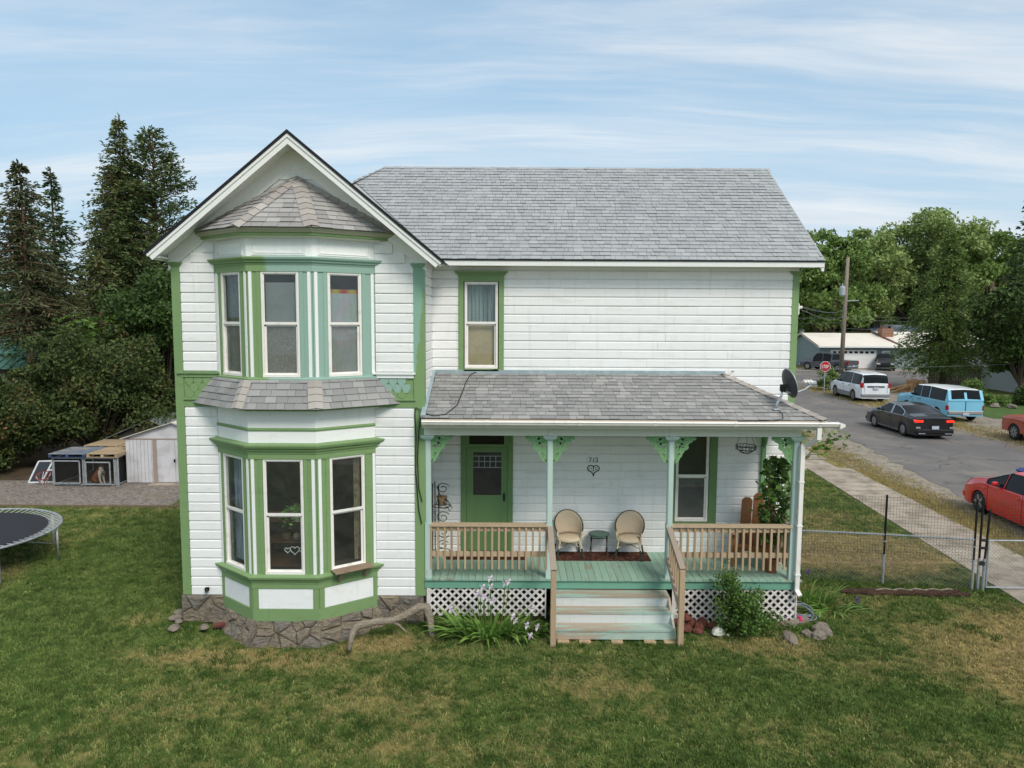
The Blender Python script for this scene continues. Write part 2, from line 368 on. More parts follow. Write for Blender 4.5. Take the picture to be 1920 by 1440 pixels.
# ================================================================== ground, lawn, street
def lawn_colour(b):
    """living grass, dry patches, bare earth, from the position on the ground"""
    v = b.coord('pos'); sep = b.n('ShaderNodeSeparateXYZ'); b.L(v, sep.inputs[0]); X, Y = sep.outputs[0], sep.outputs[1]
    def blob(x, y, rx, ry, amt):
        dx = b.math('DIVIDE', b.math('SUBTRACT', X, x), rx); dy = b.math('DIVIDE', b.math('SUBTRACT', Y, y), ry)
        r = b.math('SQRT', b.math('ADD', b.math('MULTIPLY', dx, dx), b.math('MULTIPLY', dy, dy))); return b.math('MULTIPLY', b.ramp(r, .2, 1.15, 1., 0.), amt)
    n1 = b.noise(v, .55, 6, .62, .5); n2 = b.noise(v, 2.3, 6, .66, .4); n3 = b.noise(v, 9, 5, .7)
    n0 = b.noise(v, 5.2, 5, .7, .3); dry = b.math('ADD', b.math('ADD', b.math('MULTIPLY', n1, .55), b.math('MULTIPLY', n2, .42)), b.math('MULTIPLY', b.math('SUBTRACT', n0, .5), .42))
    for a in ((9.8, 11.2, 3.4, 2.4, .44), (10.2, 8.6, 2.2, 1.4, .14), (8.2, 16.6, 2.6, 1.9, .50), (-4.3, 11.4, 2.4, .45, .17), (-2.2, 11.9, .9, .5, .26), (-7.2, 12.6, 1.1, .6, .2), (-3.0, 9.9, 3.5, .8, .06), (.4, 10.3, 2.4, .7, .06), (4.4, 11.7, 1.6, .5, .15), (7.9, 22.5, 1.2, 1.8, -.1), (8.0, 19.6, 2.2, 1.5, .10), (-8.5, 16.5, 2.6, 4.0, -.20), (-7.8, 13.0, 1.6, 2.2, -.14), (4.0, 10.1, 1.3, .8, -.14), (12.6, 21, 1.0, 8, .34), (-11.2, 14.6, 1.4, 1.6, .10), (-9, 11.5, 3.2, 2.6, -.12), (3.2, 8.2, 2.2, 1.0, -.06), (-1.5, 8.6, 1.6, .7, .07), (6.5, 9.5, 1.6, 1.1, -.08)): dry = b.math('ADD', dry, blob(*a))
    f = b.ramp(dry, .42, .75); soil = b.ramp(b.math('ADD', b.math('MULTIPLY', dry, .6), b.math('MULTIPLY', n3, .55)), .70, .88)
    return f, soil, n2, n3
GREEN1, GREEN2, DRY1, DRY2, SOIL = S(80, 100, 46), S(62, 84, 38), S(160, 140, 92), S(146, 128, 82), S(128, 108, 86)
def ground_mat():
    b = NB('lawn_soil'); f, soil, n2, n3 = lawn_colour(b)
    g = b.mix(b.ramp(n2, .35, .65), GREEN2, GREEN1); col = b.mix(f, g, b.mix(n3, DRY2, DRY1)); col = b.mix(soil, col, SOIL); col = b.hsv(col, b.math('ADD', .62, b.math('MULTIPLY', n3, .5)))
    b.bsdf(col, .95, 0, .1, n3, .6, .03); return b.m
def blade_mat():
    b = NB('grass_blade'); f, soil, n2, n3 = lawn_colour(b); r = b.rand()
    g = b.mix(b.ramp(n2, .3, .7), S(76, 100, 46), S(112, 134, 68)); d = b.mix(r, S(184, 166, 116), S(158, 146, 94))
    f2 = b.math('ADD', f, b.math('MULTIPLY', b.math('SUBTRACT', r, .5), .5), True)
    col = b.hsv(b.mix(f2, g, d), b.math('ADD', .68, b.math('MULTIPLY', r, .60)))
    b.bsdf(col, .7, 0, .2); return b.m
LM, BM_ = ground_mat(), blade_mat()
def sheet(name, pts, z, m, label=None):
    mb = MB(); mb.poly([(p[0], p[1], z) for p in pts]); return struct(name, mb, m, label)
far = NB('far_ground'); v = far.coord('pos'); n1 = far.noise(v, .03, 6, .6); n2 = far.noise(v, .9, 6, .65)
far.bsdf(far.hsv(far.mix(far.ramp(n1, .4, .6), S(104, 110, 62), S(138, 124, 84)), far.math('ADD', .7, far.math('MULTIPLY', n2, .6))), .95, 0, .1, n2, .5, .05)
gm_ = MB()
for x0, x1, y0, y1 in ((-3000, 3000, -80, -8), (-3000, -28, -8, 19), (12.4, 3000, -8, 19), (-3000, 3000, 19, 5000)): gm_.poly([(x0, y0, -.02), (x1, y0, -.02), (x1, y1, -.02), (x0, y1, -.02)])
struct('ground', gm_, far.m, 'open ground running to the horizon')
def gz(x, y):
    """ground height: the lawn dips a little in front of the bay"""
    dx, dy = (x+3.9)/2.6, (y-11.3)/1.5; return -.14*math.exp(-(dx*dx+dy*dy)**1.5)
mb = MB()
for j in range(32):
    for i in range(86):
        x0, y0 = -30+i*.5, 4+j*.5; mb.v += [] ; mb.poly([(x0, y0, gz(x0, y0)), (x0+.5, y0, gz(x0+.5, y0)), (x0+.5, y0+.5, gz(x0+.5, y0+.5)), (x0, y0+.5, gz(x0, y0+.5))])
for q in ([(-30, -10), (13, -10), (13, 4), (-30, 4)], [(-30, 20), (13, 20), (12.9, 26), (6, 26), (6, 40), (-9.9, 40), (-9.9, 20.3), (-30, 20.3)]): mb.poly([(a, c, 0) for a, c in q])
struct('lawn', mb, LM, 'patchy front lawn, green with dry tan patches')
# gravel yard at the side
def gravel(name, c1, c2, sc):
    b = NB(name); v = b.coord('pos'); vo = b.n('ShaderNodeTexVoronoi'); b.L(v, vo.inputs['Vector']); vo.inputs['Scale'].default_value = sc
    sp = b.n('ShaderNodeSeparateColor'); b.L(vo.outputs['Color'], sp.inputs[0]); n = b.noise(v, .8, 6, .65)
    col = b.mix(sp.outputs[0], c1, c2); col = b.mix(b.math('MULTIPLY', b.ramp(n, .5, .75), .5), col, S(128, 112, 84))
    b.bsdf(b.hsv(col, b.math('ADD', .8, b.math('MULTIPLY', n, .4))), .9, 0, .15, b.math('MULTIPLY', vo.outputs['Distance'], -1.0), .9, .03); return b.m
sheet('gravel_yard', [(-40, 20.36), (-9.0, 20.36), (-9.0, 23.6), (-40, 23.6)], .006, gravel('yard_gravel', S(104, 97, 91), S(148, 138, 128), 14), 'strip of grey gravel in front of the sheds')
sheet('shaded_dirt', [(-60, 23.6), (-6.5, 23.6), (-6.5, 60), (-60, 60)], -.006, mat('leaf_litter', S(84, 70, 52), S(60, 54, 38), 1.5, rough=.95, bstr=.6, bdist=.04, var=.3), 'brown earth and leaf litter under the trees')
# street: runs away from the camera on the far side of the side walk
def skew(x, y): return x+.035*(y-20)
def strip(name, x0, x1, y0, y1, z, m, label, n=24, wob=.0, seed=0, sk=skew):
    r = random.Random(seed); mb = MB(); ys = [y0+(y1-y0)*i/n for i in range(n+1)]
    L_ = [(sk(x0, y)+r.uniform(-wob, wob), y, z) for y in ys]; R2 = [(sk(x1, y)+r.uniform(-wob, wob), y, z) for y in ys]
    for i in range(n): mb.poly([L_[i], R2[i], R2[i+1], L_[i+1]])
    return struct(name, mb, m, label)
def asphalt():
    b = NB('worn_asphalt'); v = b.coord('pos'); n1 = b.noise(v, .35, 6, .65); n2 = b.noise(v, 70, 4, .8); n3 = b.noise(b.coord('pos', (1, .12, 1)), 1.1, 5, .6)
    col = b.mix(b.ramp(n1, .4, .65), S(108, 105, 103), S(122, 117, 112)); col = b.mix(b.math('MULTIPLY', b.ramp(n3, .45, .7), .5), col, S(96, 94, 94))
    vo = b.n('ShaderNodeTexVoronoi', feature='DISTANCE_TO_EDGE'); wv = b.n('ShaderNodeVectorMath', operation='ADD'); b.L(v, wv.inputs[0]); nn = b.n('ShaderNodeTexNoise'); nn.inputs['Scale'].default_value = 1.2; b.L(v, nn.inputs['Vector']); b.L(nn.outputs['Color'], wv.inputs[1]); b.L(wv.outputs[0], vo.inputs['Vector']); vo.inputs['Scale'].default_value = .32
    crack = b.math('MULTIPLY', b.ramp(vo.outputs['Distance'], .006, .016, 1, 0), b.ramp(n1, .40, .55)); col = b.mix(b.math('MULTIPLY', crack, .55), col, S(72, 70, 68))
    dust = b.ramp(b.noise(v, .22, 6, .7), .50, .68); col = b.mix(b.math('MULTIPLY', dust, .6), col, S(150, 140, 124))
    b.bsdf(b.hsv(col, b.math('ADD', .72, b.math('MULTIPLY', n2, .56))), .9, 0, .2, n2, .4, .01); return b.m
AS = asphalt()
shoulder = gravel('road_shoulder', S(122, 114, 104), S(160, 150, 134), 9)
strip('road_shoulder', 12.5, 31, -10, 59, -.004, shoulder, 'gravel and dry grass verge beside the street', 30, .12, 4)
le = [(12.9, -10), (13.2, 10), (13.74, 18.7), (14.7, 26), (16.4, 36.6), (17.0, 48), (15.0, 55), (8, 60)]; re_ = [(21.3, -10), (21.8, 10), (22.3, 30), (22.6, 40), (22.7, 50), (26, 57), (33, 60.4)]
def along(t_, y): return lerp0(t_, y)
def lerp0(t_, y):
    for (a, b_), (c, d) in zip(t_, t_[1:]):
        if y <= d: return a+(c-a)*(y-b_)/(d-b_)
    return t_[-1][0]
mb = MB(); r = random.Random(5); ys = [-10+70*i/110 for i in range(111)]; Lp = [(lerp0(le, y)+r.uniform(-.16, .16), y, .004) for y in ys]; Rp = [(lerp0(re_, y)+r.uniform(-.16, .16), y, .004) for y in ys]
for i in range(110): mb.poly([Lp[i], Rp[i], Rp[i+1], Lp[i+1]])
struct('street', mb, AS, 'grey asphalt street beside the house')
mb = MB(); mb.poly([(-200, 59.5, .002), (300, 59.5, .002), (300, 76.5, .002), (-200, 76.5, .002)]); struct('cross_street', mb, AS, 'asphalt street crossing behind the stop sign')
mb = MB(); mb.poly([(20, 76.5, -.004), (70, 76.5, -.004), (70, 80, -.004), (20, 80, -.004)]); struct('driveway', mb, mat('driveway_concrete', S(168, 156, 138), S(146, 136, 120), .6, rough=.9, var=.12), 'pale concrete driveway before the garage')
conc = mat('walk_concrete', S(170, 158, 142), S(132, 122, 106), 1.6, rough=.9, bstr=.4, bdist=.012, var=.24, rand=.08, lo=.38, hi=.66)
SW = thing('sidewalk', 'old concrete sidewalk of square slabs between lawn and street', None, (11, 15, 0)); SW['kind'] = 'structure'
for k in range(20):
    y0 = 3.0+k*1.16; y1 = y0+1.145; x0, x1 = 10.22+.075*(y0-16), 11.98+.062*(y0-16); x2, x3 = x0+.075*1.145, x1+.062*1.145; dz = rnd.uniform(-.008, .008)
    mb = MB(); mb.faces([(x0, y0, -.06), (x1, y0, -.06), (x3, y1, -.06), (x2, y1, -.06), (x0, y0, .03+dz), (x1, y0, .03+dz), (x3, y1, .03-dz), (x2, y1, .03-dz)], [(4, 5, 6, 7), (0, 1, 5, 4), (1, 2, 6, 5), (2, 3, 7, 6), (3, 0, 4, 7)]); part('slab', mb, conc, SW, world=True)
AP = thing('front_walk', 'broken concrete walk leading from the sidewalk to the house side', None, (9, 25.5, 0)); AP['kind'] = 'structure'
for k, (x0, x1, y0, y1) in enumerate(((6.0, 8.0, 26.1, 27.6), (8.05, 10.0, 26.1, 27.6), (10.05, 12.2, 26.15, 27.7), (10.9, 12.5, 27.9, 30.2), (11.2, 12.9, 30.3, 33.4))):
    mb = MB(); o = [rnd.uniform(-.12, .12) for _ in range(8)]; mb.faces([(x0, y0, -.05), (x1, y0, -.05), (x1, y1, -.05), (x0, y1, -.05), (x0, y0+o[0]*.3, .022), (x1+o[1], y0+o[2]*.4, .02), (x1+o[3], y1+o[4], .018), (x0, y1, .022)], [(4, 5, 6, 7), (0, 1, 5, 4), (1, 2, 6, 5), (2, 3, 7, 6), (3, 0, 4, 7)]); part('slab', mb, conc, AP, world=True)
b = MB(); b.box(-16, -9.2, 20.28, 20.33, -.02, .07); tag(part('edging_board', b, mat('edging_wood', S(120, 104, 84), rough=.9, var=.2), None), 'weathered board edging the gravel yard', 'edging')
# grass blades: tufts scattered over the lawn
straw_m = NB('straw_blade'); _r = straw_m.rand(); straw_m.bsdf(straw_m.mix(_r, S(176, 156, 104), S(128, 124, 74)), .8, 0, .1); STRAW = straw_m.m
cl_m = NB('dark_grass_blade'); _r = cl_m.rand(); cl_m.bsdf(cl_m.mix(_r, S(56, 82, 36), S(94, 116, 54)), .75, 0, .15); CLUMP = cl_m.m
def tuft(name, n, h, spread, w, seed, m=None):
    r = random.Random(seed); b = MB()
    for i in range(n):
        a, d = r.uniform(0, 2*PI), spread*math.sqrt(r.random()); x, y = d*math.cos(a), d*math.sin(a); t = r.uniform(0, 2*PI); hh = h*r.uniform(.5, 1.15); ln = hh*r.uniform(.2, .9); a2 = r.uniform(0, 2*PI)
        dx, dy = math.cos(t)*w/2, math.sin(t)*w/2; mx, my = x+math.cos(a2)*ln*.35, y+math.sin(a2)*ln*.35; ex, ey = x+math.cos(a2)*ln, y+math.sin(a2)*ln
        b.faces([(x-dx, y-dy, -.01), (x+dx, y+dy, -.01), (mx+dx*.7, my+dy*.7, hh*.6), (mx-dx*.7, my-dy*.7, hh*.6), (ex, ey, hh)], [(0, 1, 2, 3), (3, 2, 4)])
    o = bpy.data.objects.new(name, b.mesh(name, m or BM_)); return o
def scatter(name, label, base, density, tufts, smin, smax, seed):
    c = bpy.data.collections.new(name+'_tufts')
    for t_ in tufts: c.objects.link(t_)
    ng = bpy.data.node_groups.new(name, 'GeometryNodeTree'); ng.interface.new_socket('Geometry', in_out='INPUT', socket_type='NodeSocketGeometry'); ng.interface.new_socket('Geometry', in_out='OUTPUT', socket_type='NodeSocketGeometry')
    N = ng.nodes.new; L = ng.links.new; gi, go = N('NodeGroupInput'), N('NodeGroupOutput')
    d = N('GeometryNodeDistributePointsOnFaces'); d.inputs['Seed'].default_value = seed; L(gi.outputs[0], d.inputs['Mesh'])
    na = N('GeometryNodeInputNamedAttribute'); na.data_type = 'FLOAT'; na.inputs['Name'].default_value = 'dens'; mu = N('ShaderNodeMath'); mu.operation = 'MULTIPLY'; mu.inputs[1].default_value = density; L(na.outputs[0], mu.inputs[0]); L(mu.outputs[0], d.inputs['Density'])
    ci = N('GeometryNodeCollectionInfo'); ci.inputs['Collection'].default_value = c; ci.inputs['Separate Children'].default_value = True; ci.inputs['Reset Children'].default_value = True
    ip = N('GeometryNodeInstanceOnPoints'); L(d.outputs['Points'], ip.inputs['Points']); L(ci.outputs[0], ip.inputs['Instance']); ip.inputs['Pick Instance'].default_value = True
    rz = N('FunctionNodeRandomValue'); rz.data_type = 'FLOAT_VECTOR'; rz.inputs[0].default_value = (-.15, -.15, 0); rz.inputs[1].default_value = (.15, .15, 6.28); L(rz.outputs[0], ip.inputs['Rotation'])
    rs = N('FunctionNodeRandomValue'); rs.data_type = 'FLOAT'; rs.inputs[2].default_value = smin; rs.inputs[3].default_value = smax; rs.inputs['Seed'].default_value = 5; L(rs.outputs[1], ip.inputs['Scale'])
    L(ip.outputs[0], go.inputs[0])
    o = bpy.data.objects.new(name, base); COL.objects.link(o); md = o.modifiers.new('scatter', 'NODES'); md.node_group = ng; tag(o, label, 'grass', kind='stuff'); return o
def grid(name, x0, x1, y0, y1, step, keep, dens=None, z=.001):
    nx, ny = int((x1-x0)/step), int((y1-y0)/step); vs = [(x0+i*step, y0+j*step, z+gz(x0+i*step, y0+j*step)) for j in range(ny+1) for i in range(nx+1)]; fs = []
    for j in range(ny):
        for i in range(nx):
            cx, cy = x0+(i+.5)*step, y0+(j+.5)*step
            if keep(cx, cy): q = j*(nx+1)+i; fs.append((q, q+1, q+nx+2, q+nx+1))
    me = bpy.data.meshes.new(name); me.from_pydata(vs, [], fs); a = me.attributes.new('dens', 'FLOAT', 'POINT')
    def dn(x, y):
        n = mnoise.noise(Vector((x*.55, y*.55, 3.1)))+.6*mnoise.noise(Vector((x*1.7, y*1.7, 9.0))); return max(.12, min(1.25, .8+.55*n))
    a.data.foreach_set('value', [(dens or dn)(p[0], p[1]) for p in vs]); me.materials.append(BM_); return me
def in_bay(x, y): return (WX_0 < x < WX_1 and y > 12.5) or (-5.6 < x < -2.1 and y > 12.62-.80*min(1, max(0, (1.75-abs(x+3.85))/.7)))
WX_0, WX_1 = -6.0, -1.55
def near_keep(x, y):
    if in_bay(x, y): return False
    if -1.6 < x < 5.3 and y > 12.5: return False
    if .72 < x < 2.86 and y > 11.8: return False
    if x > -6 and x < 5.7 and y > 12.6: return False
    if x > 10.15+.075*(y-16) and x < 12.0+.062*(y-16): return False
    return x < 13.2
scatter('lawn_grass', 'short mown grass blades over the front lawn', grid('lawn_grass', -12.5, 13.0, 5.6, 16.0, .25, near_keep), 330, [tuft('tuft', 22, .034+.010*(i % 2), .05, .0078, 10+i) for i in range(4)]+[tuft('clover', 14, .03, .05, .020, 30)], .6, 1.5, 3)
def far_keep(x, y):
    if -12.5 < x < 6.0 and 16 <= y and x > -6.3: return False
    if x < -9.9 and y > 20.2: return False
    if x > 10.1+.075*(y-16) and x < 12.05+.062*(y-16): return False
    return x < 13.1
def clump_dens(x, y):
    n = mnoise.noise(Vector((x*1.3, y*1.3, 7.7)))+.5*mnoise.noise(Vector((x*3.1, y*3.1, 1.2))); d = max(0, n-.22)*1.6
    edge = .0
    for (ex, ey, w) in ((5.0, 14.25, 1.3),): edge = 0
    if 6.0 < x < 10 and abs(y-(14.75-.15*(x-6))) < .22: d += .8
    if -6.2 < x < -1.6 and abs(y-(12.45-.85*max(0, min(1, (1.75-abs(x+3.85))/.7)))) < .2: d += .35
    if .6 < x < 3 and abs(y-11.6) < .15: d += .5
    if -1.5 < x < 5.6 and abs(y-12.35) < .2: d += .4
    return min(1.2, d)
scatter('tall_grass_clumps', 'darker longer grass clumps dotted over the lawn', grid('tall_grass_clumps', -12.5, 13.0, 5.6, 16.0, .2, near_keep, clump_dens), 60, [tuft('clump', 40, .075, .075, .008, 140+i, CLUMP) for i in range(4)], .6, 1.5, 9)
scatter('side_lawn_grass', 'mown grass of the side yards beyond the house', grid('side_lawn_grass', -22, 13.2, 16.0, 26.0, .25, far_keep), 110, [tuft('tuft', 34, .05, .11, .010, 50+i) for i in range(3)], .6, 1.4, 4)
def verge(x, y):
    e = x-(12.9+.05*(y-20)); return max(.0, 1-abs(e)/.9)*(.5+.9*max(0, mnoise.noise(Vector((x*1.5, y*.6, 2.)))+.3))
scatter('verge_grass', 'dry straw coloured grass on the street verge', grid('verge_grass', 11.6, 15.4, 8, 44, .3, lambda x, y: True, verge), 90, [tuft('straw', 26, .06, .14, .008, 70+i, STRAW) for i in range(3)], .6, 1.5, 6)
def verge2(x, y):
    e = x-(23.0+.035*(y-20)); return max(.0, 1-abs(e)/1.6)*(.3+1.2*max(0, mnoise.noise(Vector((x*1.1, y*.5, 5.)))+.1))
scatter('far_verge_grass', 'dry grass along the far edge of the street', grid('far_verge_grass', 21.5, 27.5, 22, 58, .4, lambda x, y: True, verge2), 40, [tuft('straw', 26, .07, .2, .014, 80+i, STRAW) for i in range(3)], .7, 1.7, 7)
# ================================================================== the house
MW, WW = 14.10, 12.62            # wall planes: main front, wing front
WX0, WX1, MX1 = -5.95, -1.59, 5.57
HOUSE = thing('victorian_house', 'white two storey clapboard house with green trim, bay windows and front porch', 'house', (-.2, 14.1, 0))
ROW = .172
# ---- wall cores (with real openings)
def wall_slab(mb, x0, x1, z0, z1, y0, y1, openings):
    xs = sorted({x0, x1, *[v for o in openings for v in o[:2]]}); zs = sorted({z0, z1, *[v for o in openings for v in o[2:]]})
    for i in range(len(xs)-1):
        for j in range(len(zs)-1):
            cx, cz = (xs[i]+xs[i+1])/2, (zs[j]+zs[j+1])/2
            if any(o[0] < cx < o[1] and o[2] < cz < o[3] for o in openings): continue
            mb.box(xs[i], xs[i+1], y0, y1, zs[j], zs[j+1])
UPW = (-.955, -.265, 4.53, 6.245)      # upstairs window opening
PRW = (3.275, 3.955, 1.47, 3.40)       # window on the porch
wall_main = MB(); wall_slab(wall_main, WX1-.02, MX1, .0, 6.56, MW, MW+.14, [UPW, PRW])
wall_main.box(MX1-.14, MX1, MW+.14, 20.3, 0, 6.56); wall_main.box(WX0, MX1, 20.3, 20.44, 0, 6.56)
wall_main.prism([(MW, 6.56), (20.4, 6.56), (17.04, 8.9)], MX1-.14, MX1, 'x')
WALL = part('wall', wall_main, MT['white'], HOUSE, world=True)
ww = MB(); ww.box(WX0, -5.19, WW, WW+.12, 0, 6.6); ww.box(-2.43, WX1, WW, WW+.12, 0, 6.6); ww.box(WX0, WX0+.12, WW+.12, 20.3, 0, 6.6); ww.box(WX1-.12, WX1, WW+.12, MW+.14, 0, 6.6)
ww.box(-5.19, -2.43, WW, WW+.12, 0, .28)
ww.prism([(WX0, 6.601), (-5.19, 6.601), (-5.19, 6.92), (-2.43, 6.92), (-2.43, 6.601), (WX1, 6.601), (WX1, 6.72), (-3.74, 8.5), (WX0, 6.72)], WW, WW+.12)
WINGWALL = part('wing_wall', ww, MT['white'], HOUSE, world=True)
fl = MB()
for z0, z1 in ((.70, .82), (3.72, 4.4), (6.60, 6.66)):
    fl.box(WX0+.12, WX1-.125, WW+.125, MW+.15, z0, z1); fl.box(WX0+.12, MX1-.14, MW+.151, 20.3, z0, z1)
    fl.prism([(-5.12, WW+.124), (-4.40, 12.06), (-3.36, 12.06), (-2.52, WW+.124)], z0+.001, z1-.001, 'z')
fl.box(WX0+.12, MX1-.14, 16.6, 16.72, .82, 6.6); fl.box(WX1+.02, WX1+.1, MW+.15, 16.6, .82, 6.6)
part('interior', fl, MT['interior'], HOUSE, world=True)
# ---- siding boards: a drop-siding profile, one shared mesh per direction
def siding_mesh(direction):
    prof = [(0, 0), (.024, 0), (.026, .010), (.024, ROW-.036), (.015, ROW-.024), (.004, ROW-.014), (.0015, ROW-.001), (0, ROW-.001)]
    b = MB(); n = len(prof)
    mk = (lambda a, o, z: (a, -o, z)) if direction == 'x' else (lambda a, o, z: (o, a, z))
    pts = [mk(0, o, z) for o, z in prof]+[mk(1, o, z) for o, z in prof]
    b.faces(pts, [tuple(range(n)), tuple(range(2*n-1, n-1, -1))]+[(i, (i+1) % n, n+(i+1) % n, n+i) for i in range(n)])
    me = b.mesh('siding_board', MT['white']); recalc(me); return me
SID = {'x': siding_mesh('x'), 'y': siding_mesh('y')}
def board(parent, x0, x1, y, z, dz=0.):
    if x1-x0 < .03: return
    if x1-x0 > 2.4:                      # long runs are pieced: butt joints
        xm = x0+(x1-x0)*rnd.uniform(.2, .8); board(parent, x0, xm-.0015, y, z); board(parent, xm+.0015, x1, y, z); return
    o = link('siding_board', SID['x'], parent, world_at=(x0, y-.001-rnd.uniform(0, .004), z+rnd.uniform(-.0015, .0015))); o.scale = (x1-x0, 1, 1); o.rotation_euler = (0, rnd.uniform(-.0008, .0008), 0); return o
for r in range(34):                     # main front wall
    z = .80+r*ROW
    if z+ROW > 6.54: break
    cuts = []
    for (a, b_, c, d) in ((-1.02, -.20, 4.50, 6.30), (-.93, -.05, .80, 3.25), (3.26, 4.04, 1.45, 3.45)):
        if z+ROW > c+.05 and z < d-.05: cuts.append((a, b_))
    x = WX1+.022
    for a, b_ in sorted(cuts): board(WALL, x, a, MW, z); x = b_
    board(WALL, x, MX1-.10, MW, z)
def ztop(x): return 8.13-.80*abs(x+3.75)-.02
for r in range(21):
    z = .50+r*ROW
    if z+ROW > 3.96: break
    board(WINGWALL, -5.805, -5.24, WW, z); board(WINGWALL, -2.43, -1.735, WW, z)
for r in range(16):
    z = 4.585+r*ROW
    if z > 7.0: break
    zz = z+ROW*.8
    xl = -5.805 if zz < 6.42 else -3.75-(8.11-zz)/.80
    xr = -1.735 if zz < 6.42 else -3.75+(8.11-zz)/.80
    board(WINGWALL, xl, -5.21 if z < 6.8 else -4.7, WW, z); board(WINGWALL, -2.40 if z < 6.8 else -2.9, xr, WW, z)
for r in range(36):                     # the wing's side wall, seen edge on
    z = .80+r*ROW
    if z+ROW > 6.5: break
    o = link('siding_board', SID['y'], WINGWALL, world_at=(WX1+.001, WW+.03, z)); o.scale = (1, MW-WW-.03, 1)
fr = MB(); fr.box(WX1+.02, MX1+.02, MW-.03, MW-.001, 6.475, 6.60)
fr.prism([(-6.0, 6.72-.03), (-6.0, 6.30+.03), (-5.935, 6.385), (-3.75, 8.13), (-1.565, 6.385), (-1.50, 6.33), (-1.50, 6.70), (-3.75, 8.52)], WW-.034, WW-.001)
fr.box(WX1+.001, WX1+.03, WW-.03, MW-.03, 6.42, 6.60)
part('frieze_board', fr, MT['soffit'], HOUSE, world=True)
# apex ornament: little scallops
orn = MB()
for i, (cx, r) in enumerate(((-3.93, .075), (-3.75, .085), (-3.57, .075))):
    orn.prism([(cx+r*math.cos(a), 7.98+.07*(i == 1)+r*math.sin(a)) for a in [PI*k/10 for k in range(11)]], WW-.030, WW-.005)
orn.prism([(-4.06, 7.90), (-3.44, 7.90), (-3.75, 8.13)], WW-.022, WW-.006)
part('gable_ornament', orn, MT['trimwhite'], HOUSE, world=True)
# ---- corner boards with capitals
def corner_board(x0, x1, y, z0, z1, m, depth=.035, ret=None):
    b = MB(); b.box(x0, x1, y-depth, y+.0, z0, z1)
    if ret: b.box(ret[0], ret[1], y-depth+.002, y+.16, z0, z1-.001)
    o = part('corner_board', b, m, HOUSE, world=True)
    c = MB()
    for i, (e, za, zb) in enumerate(((.015, z1, z1+.02), (.03, z1+.02, z1+.045), (.045, z1+.045, z1+.07))): c.box(x0-e, x1+e, y-depth-e, y+.02, za, zb)
    part('capital', c, m, o, world=True); return o
corner_board(WX0-.01, -5.81, WW, .50, 6.41, MT['green'])
corner_board(-1.735, WX1+.022, WW, .50, 6.41, MT['corner'], ret=(WX1+.022, WX1+.045))
corner_board(MX1-.10, MX1+.01, MW, .84, 6.40, MT['green'], ret=(MX1+.01, MX1+.03))
# ---- belt course with fish-scale shingles
for (x0, x1, m) in ((-5.81, -5.20, MT['green']), (-2.36, -1.735, MT['corner'])):
    b = MB(); b.box(x0, x1, WW-.012, WW-.001, 4.09, 4.50)
    belt = part('belt_course', b, MT['green'], HOUSE, world=True)
    c = MB(); c.box(x0-.10, x1+.03, WW-.075, WW-.001, 4.535, 4.570); c.box(x0-.04, x1, WW-.045, WW-.013, 4.47, 4.533); part('sill_moulding', c, MT['green'] if x0 < -4 else MT['trimwhite'], belt, world=True)
    c = MB(); c.box(x0, x1+.03, WW-.06, WW-.001, 4.07, 4.095); c.box(x0, x1, WW-.03, WW-.001, 3.945, 4.069); part('lower_moulding', c, MT['green'], belt, world=True)
    w = .155
    for row, zr in enumerate((4.10, 4.205, 4.31)):
        k = -1
        while True:
            k += 1; cx = x0+.02+w*(k+.5)+(w/2 if row % 2 else 0)
            if cx-w/2 < x0 or cx+w/2 > x1: 
                if cx > x1: break
                continue
            h = .006+.004*row
            if row == 2: pg = [(cx-w/2+.003, 4.465), (cx-w/2+.003, zr+.085), (cx, zr-.01), (cx+w/2-.003, zr+.085), (cx+w/2-.003, 4.465)]
            elif row == 1: pg = [(cx-w/2+.003, zr+.15), (cx-w/2+.003, zr+.07), (cx-w/5, zr), (cx+w/5, zr), (cx+w/2-.003, zr+.07), (cx+w/2-.003, zr+.15)]
            else: pg = [(cx+w*.46*math.cos(a), zr+.07+.065*math.sin(a)) for a in [PI+PI*q/8 for q in range(9)]]+[(cx+w*.46, zr+.14), (cx-w*.46, zr+.14)]
            b = MB(); b.prism(pg, WW-.014-h, WW-.012); part('fish_scale_shingle', b, MT['green'] if x0 < -4 else MT['bay'] if row else MT['green'], belt, world=True)
# ---- bay window
LP = [(-5.25, WW), (-4.46, 11.97), (-3.32, 11.97), (-2.42, WW)]
UP = [(-5.20, WW), (-4.42, 11.99), (-3.33, 11.99), (-2.41, WW)]
def off_plan(plan, d):
    b = MB(); b.sweep(plan, [(d, 0.), (d, 1.)]); return [(b.v[i*2][0], b.v[i*2][1]) for i in range(len(plan))]
def band(name, plan, prof, m, parent): b = MB(); b.sweep(plan, prof); return part(name, b, m, parent, world=True, fix=False)
BAYS = empty_part('bay_window', HOUSE, (-3.87, 12.2, .3))
G, TW = MT['green'], MT['trimwhite']
band('skirting', LP, [(.0, .28), (.022, .28), (.022, .495), (.004, .50), (.004, .86), (.022, .865), (.022, .975)], G, BAYS)
band('sill', LP, [(.0, .955), (.03, .955), (.035, .985), (.05, 1.0), (.055, 1.03), (.085, 1.045), (.095, 1.075), (.095, 1.09), (.0, 1.115)], G, BAYS)
band('header', LP, [(.006, 3.13), (.018, 3.13), (.018, 3.235), (.0, 3.236)], G, BAYS)
band('cornice', LP, [(.0, 3.225), (.03, 3.225), (.035, 3.265), (.06, 3.275), (.065, 3.305), (.10, 3.33), (.115, 3.365), (.115, 3.385), (.0, 3.41)], G, BAYS)
band('frieze', LP, [(.004, 3.40), (.004, 3.98)], TW, BAYS)
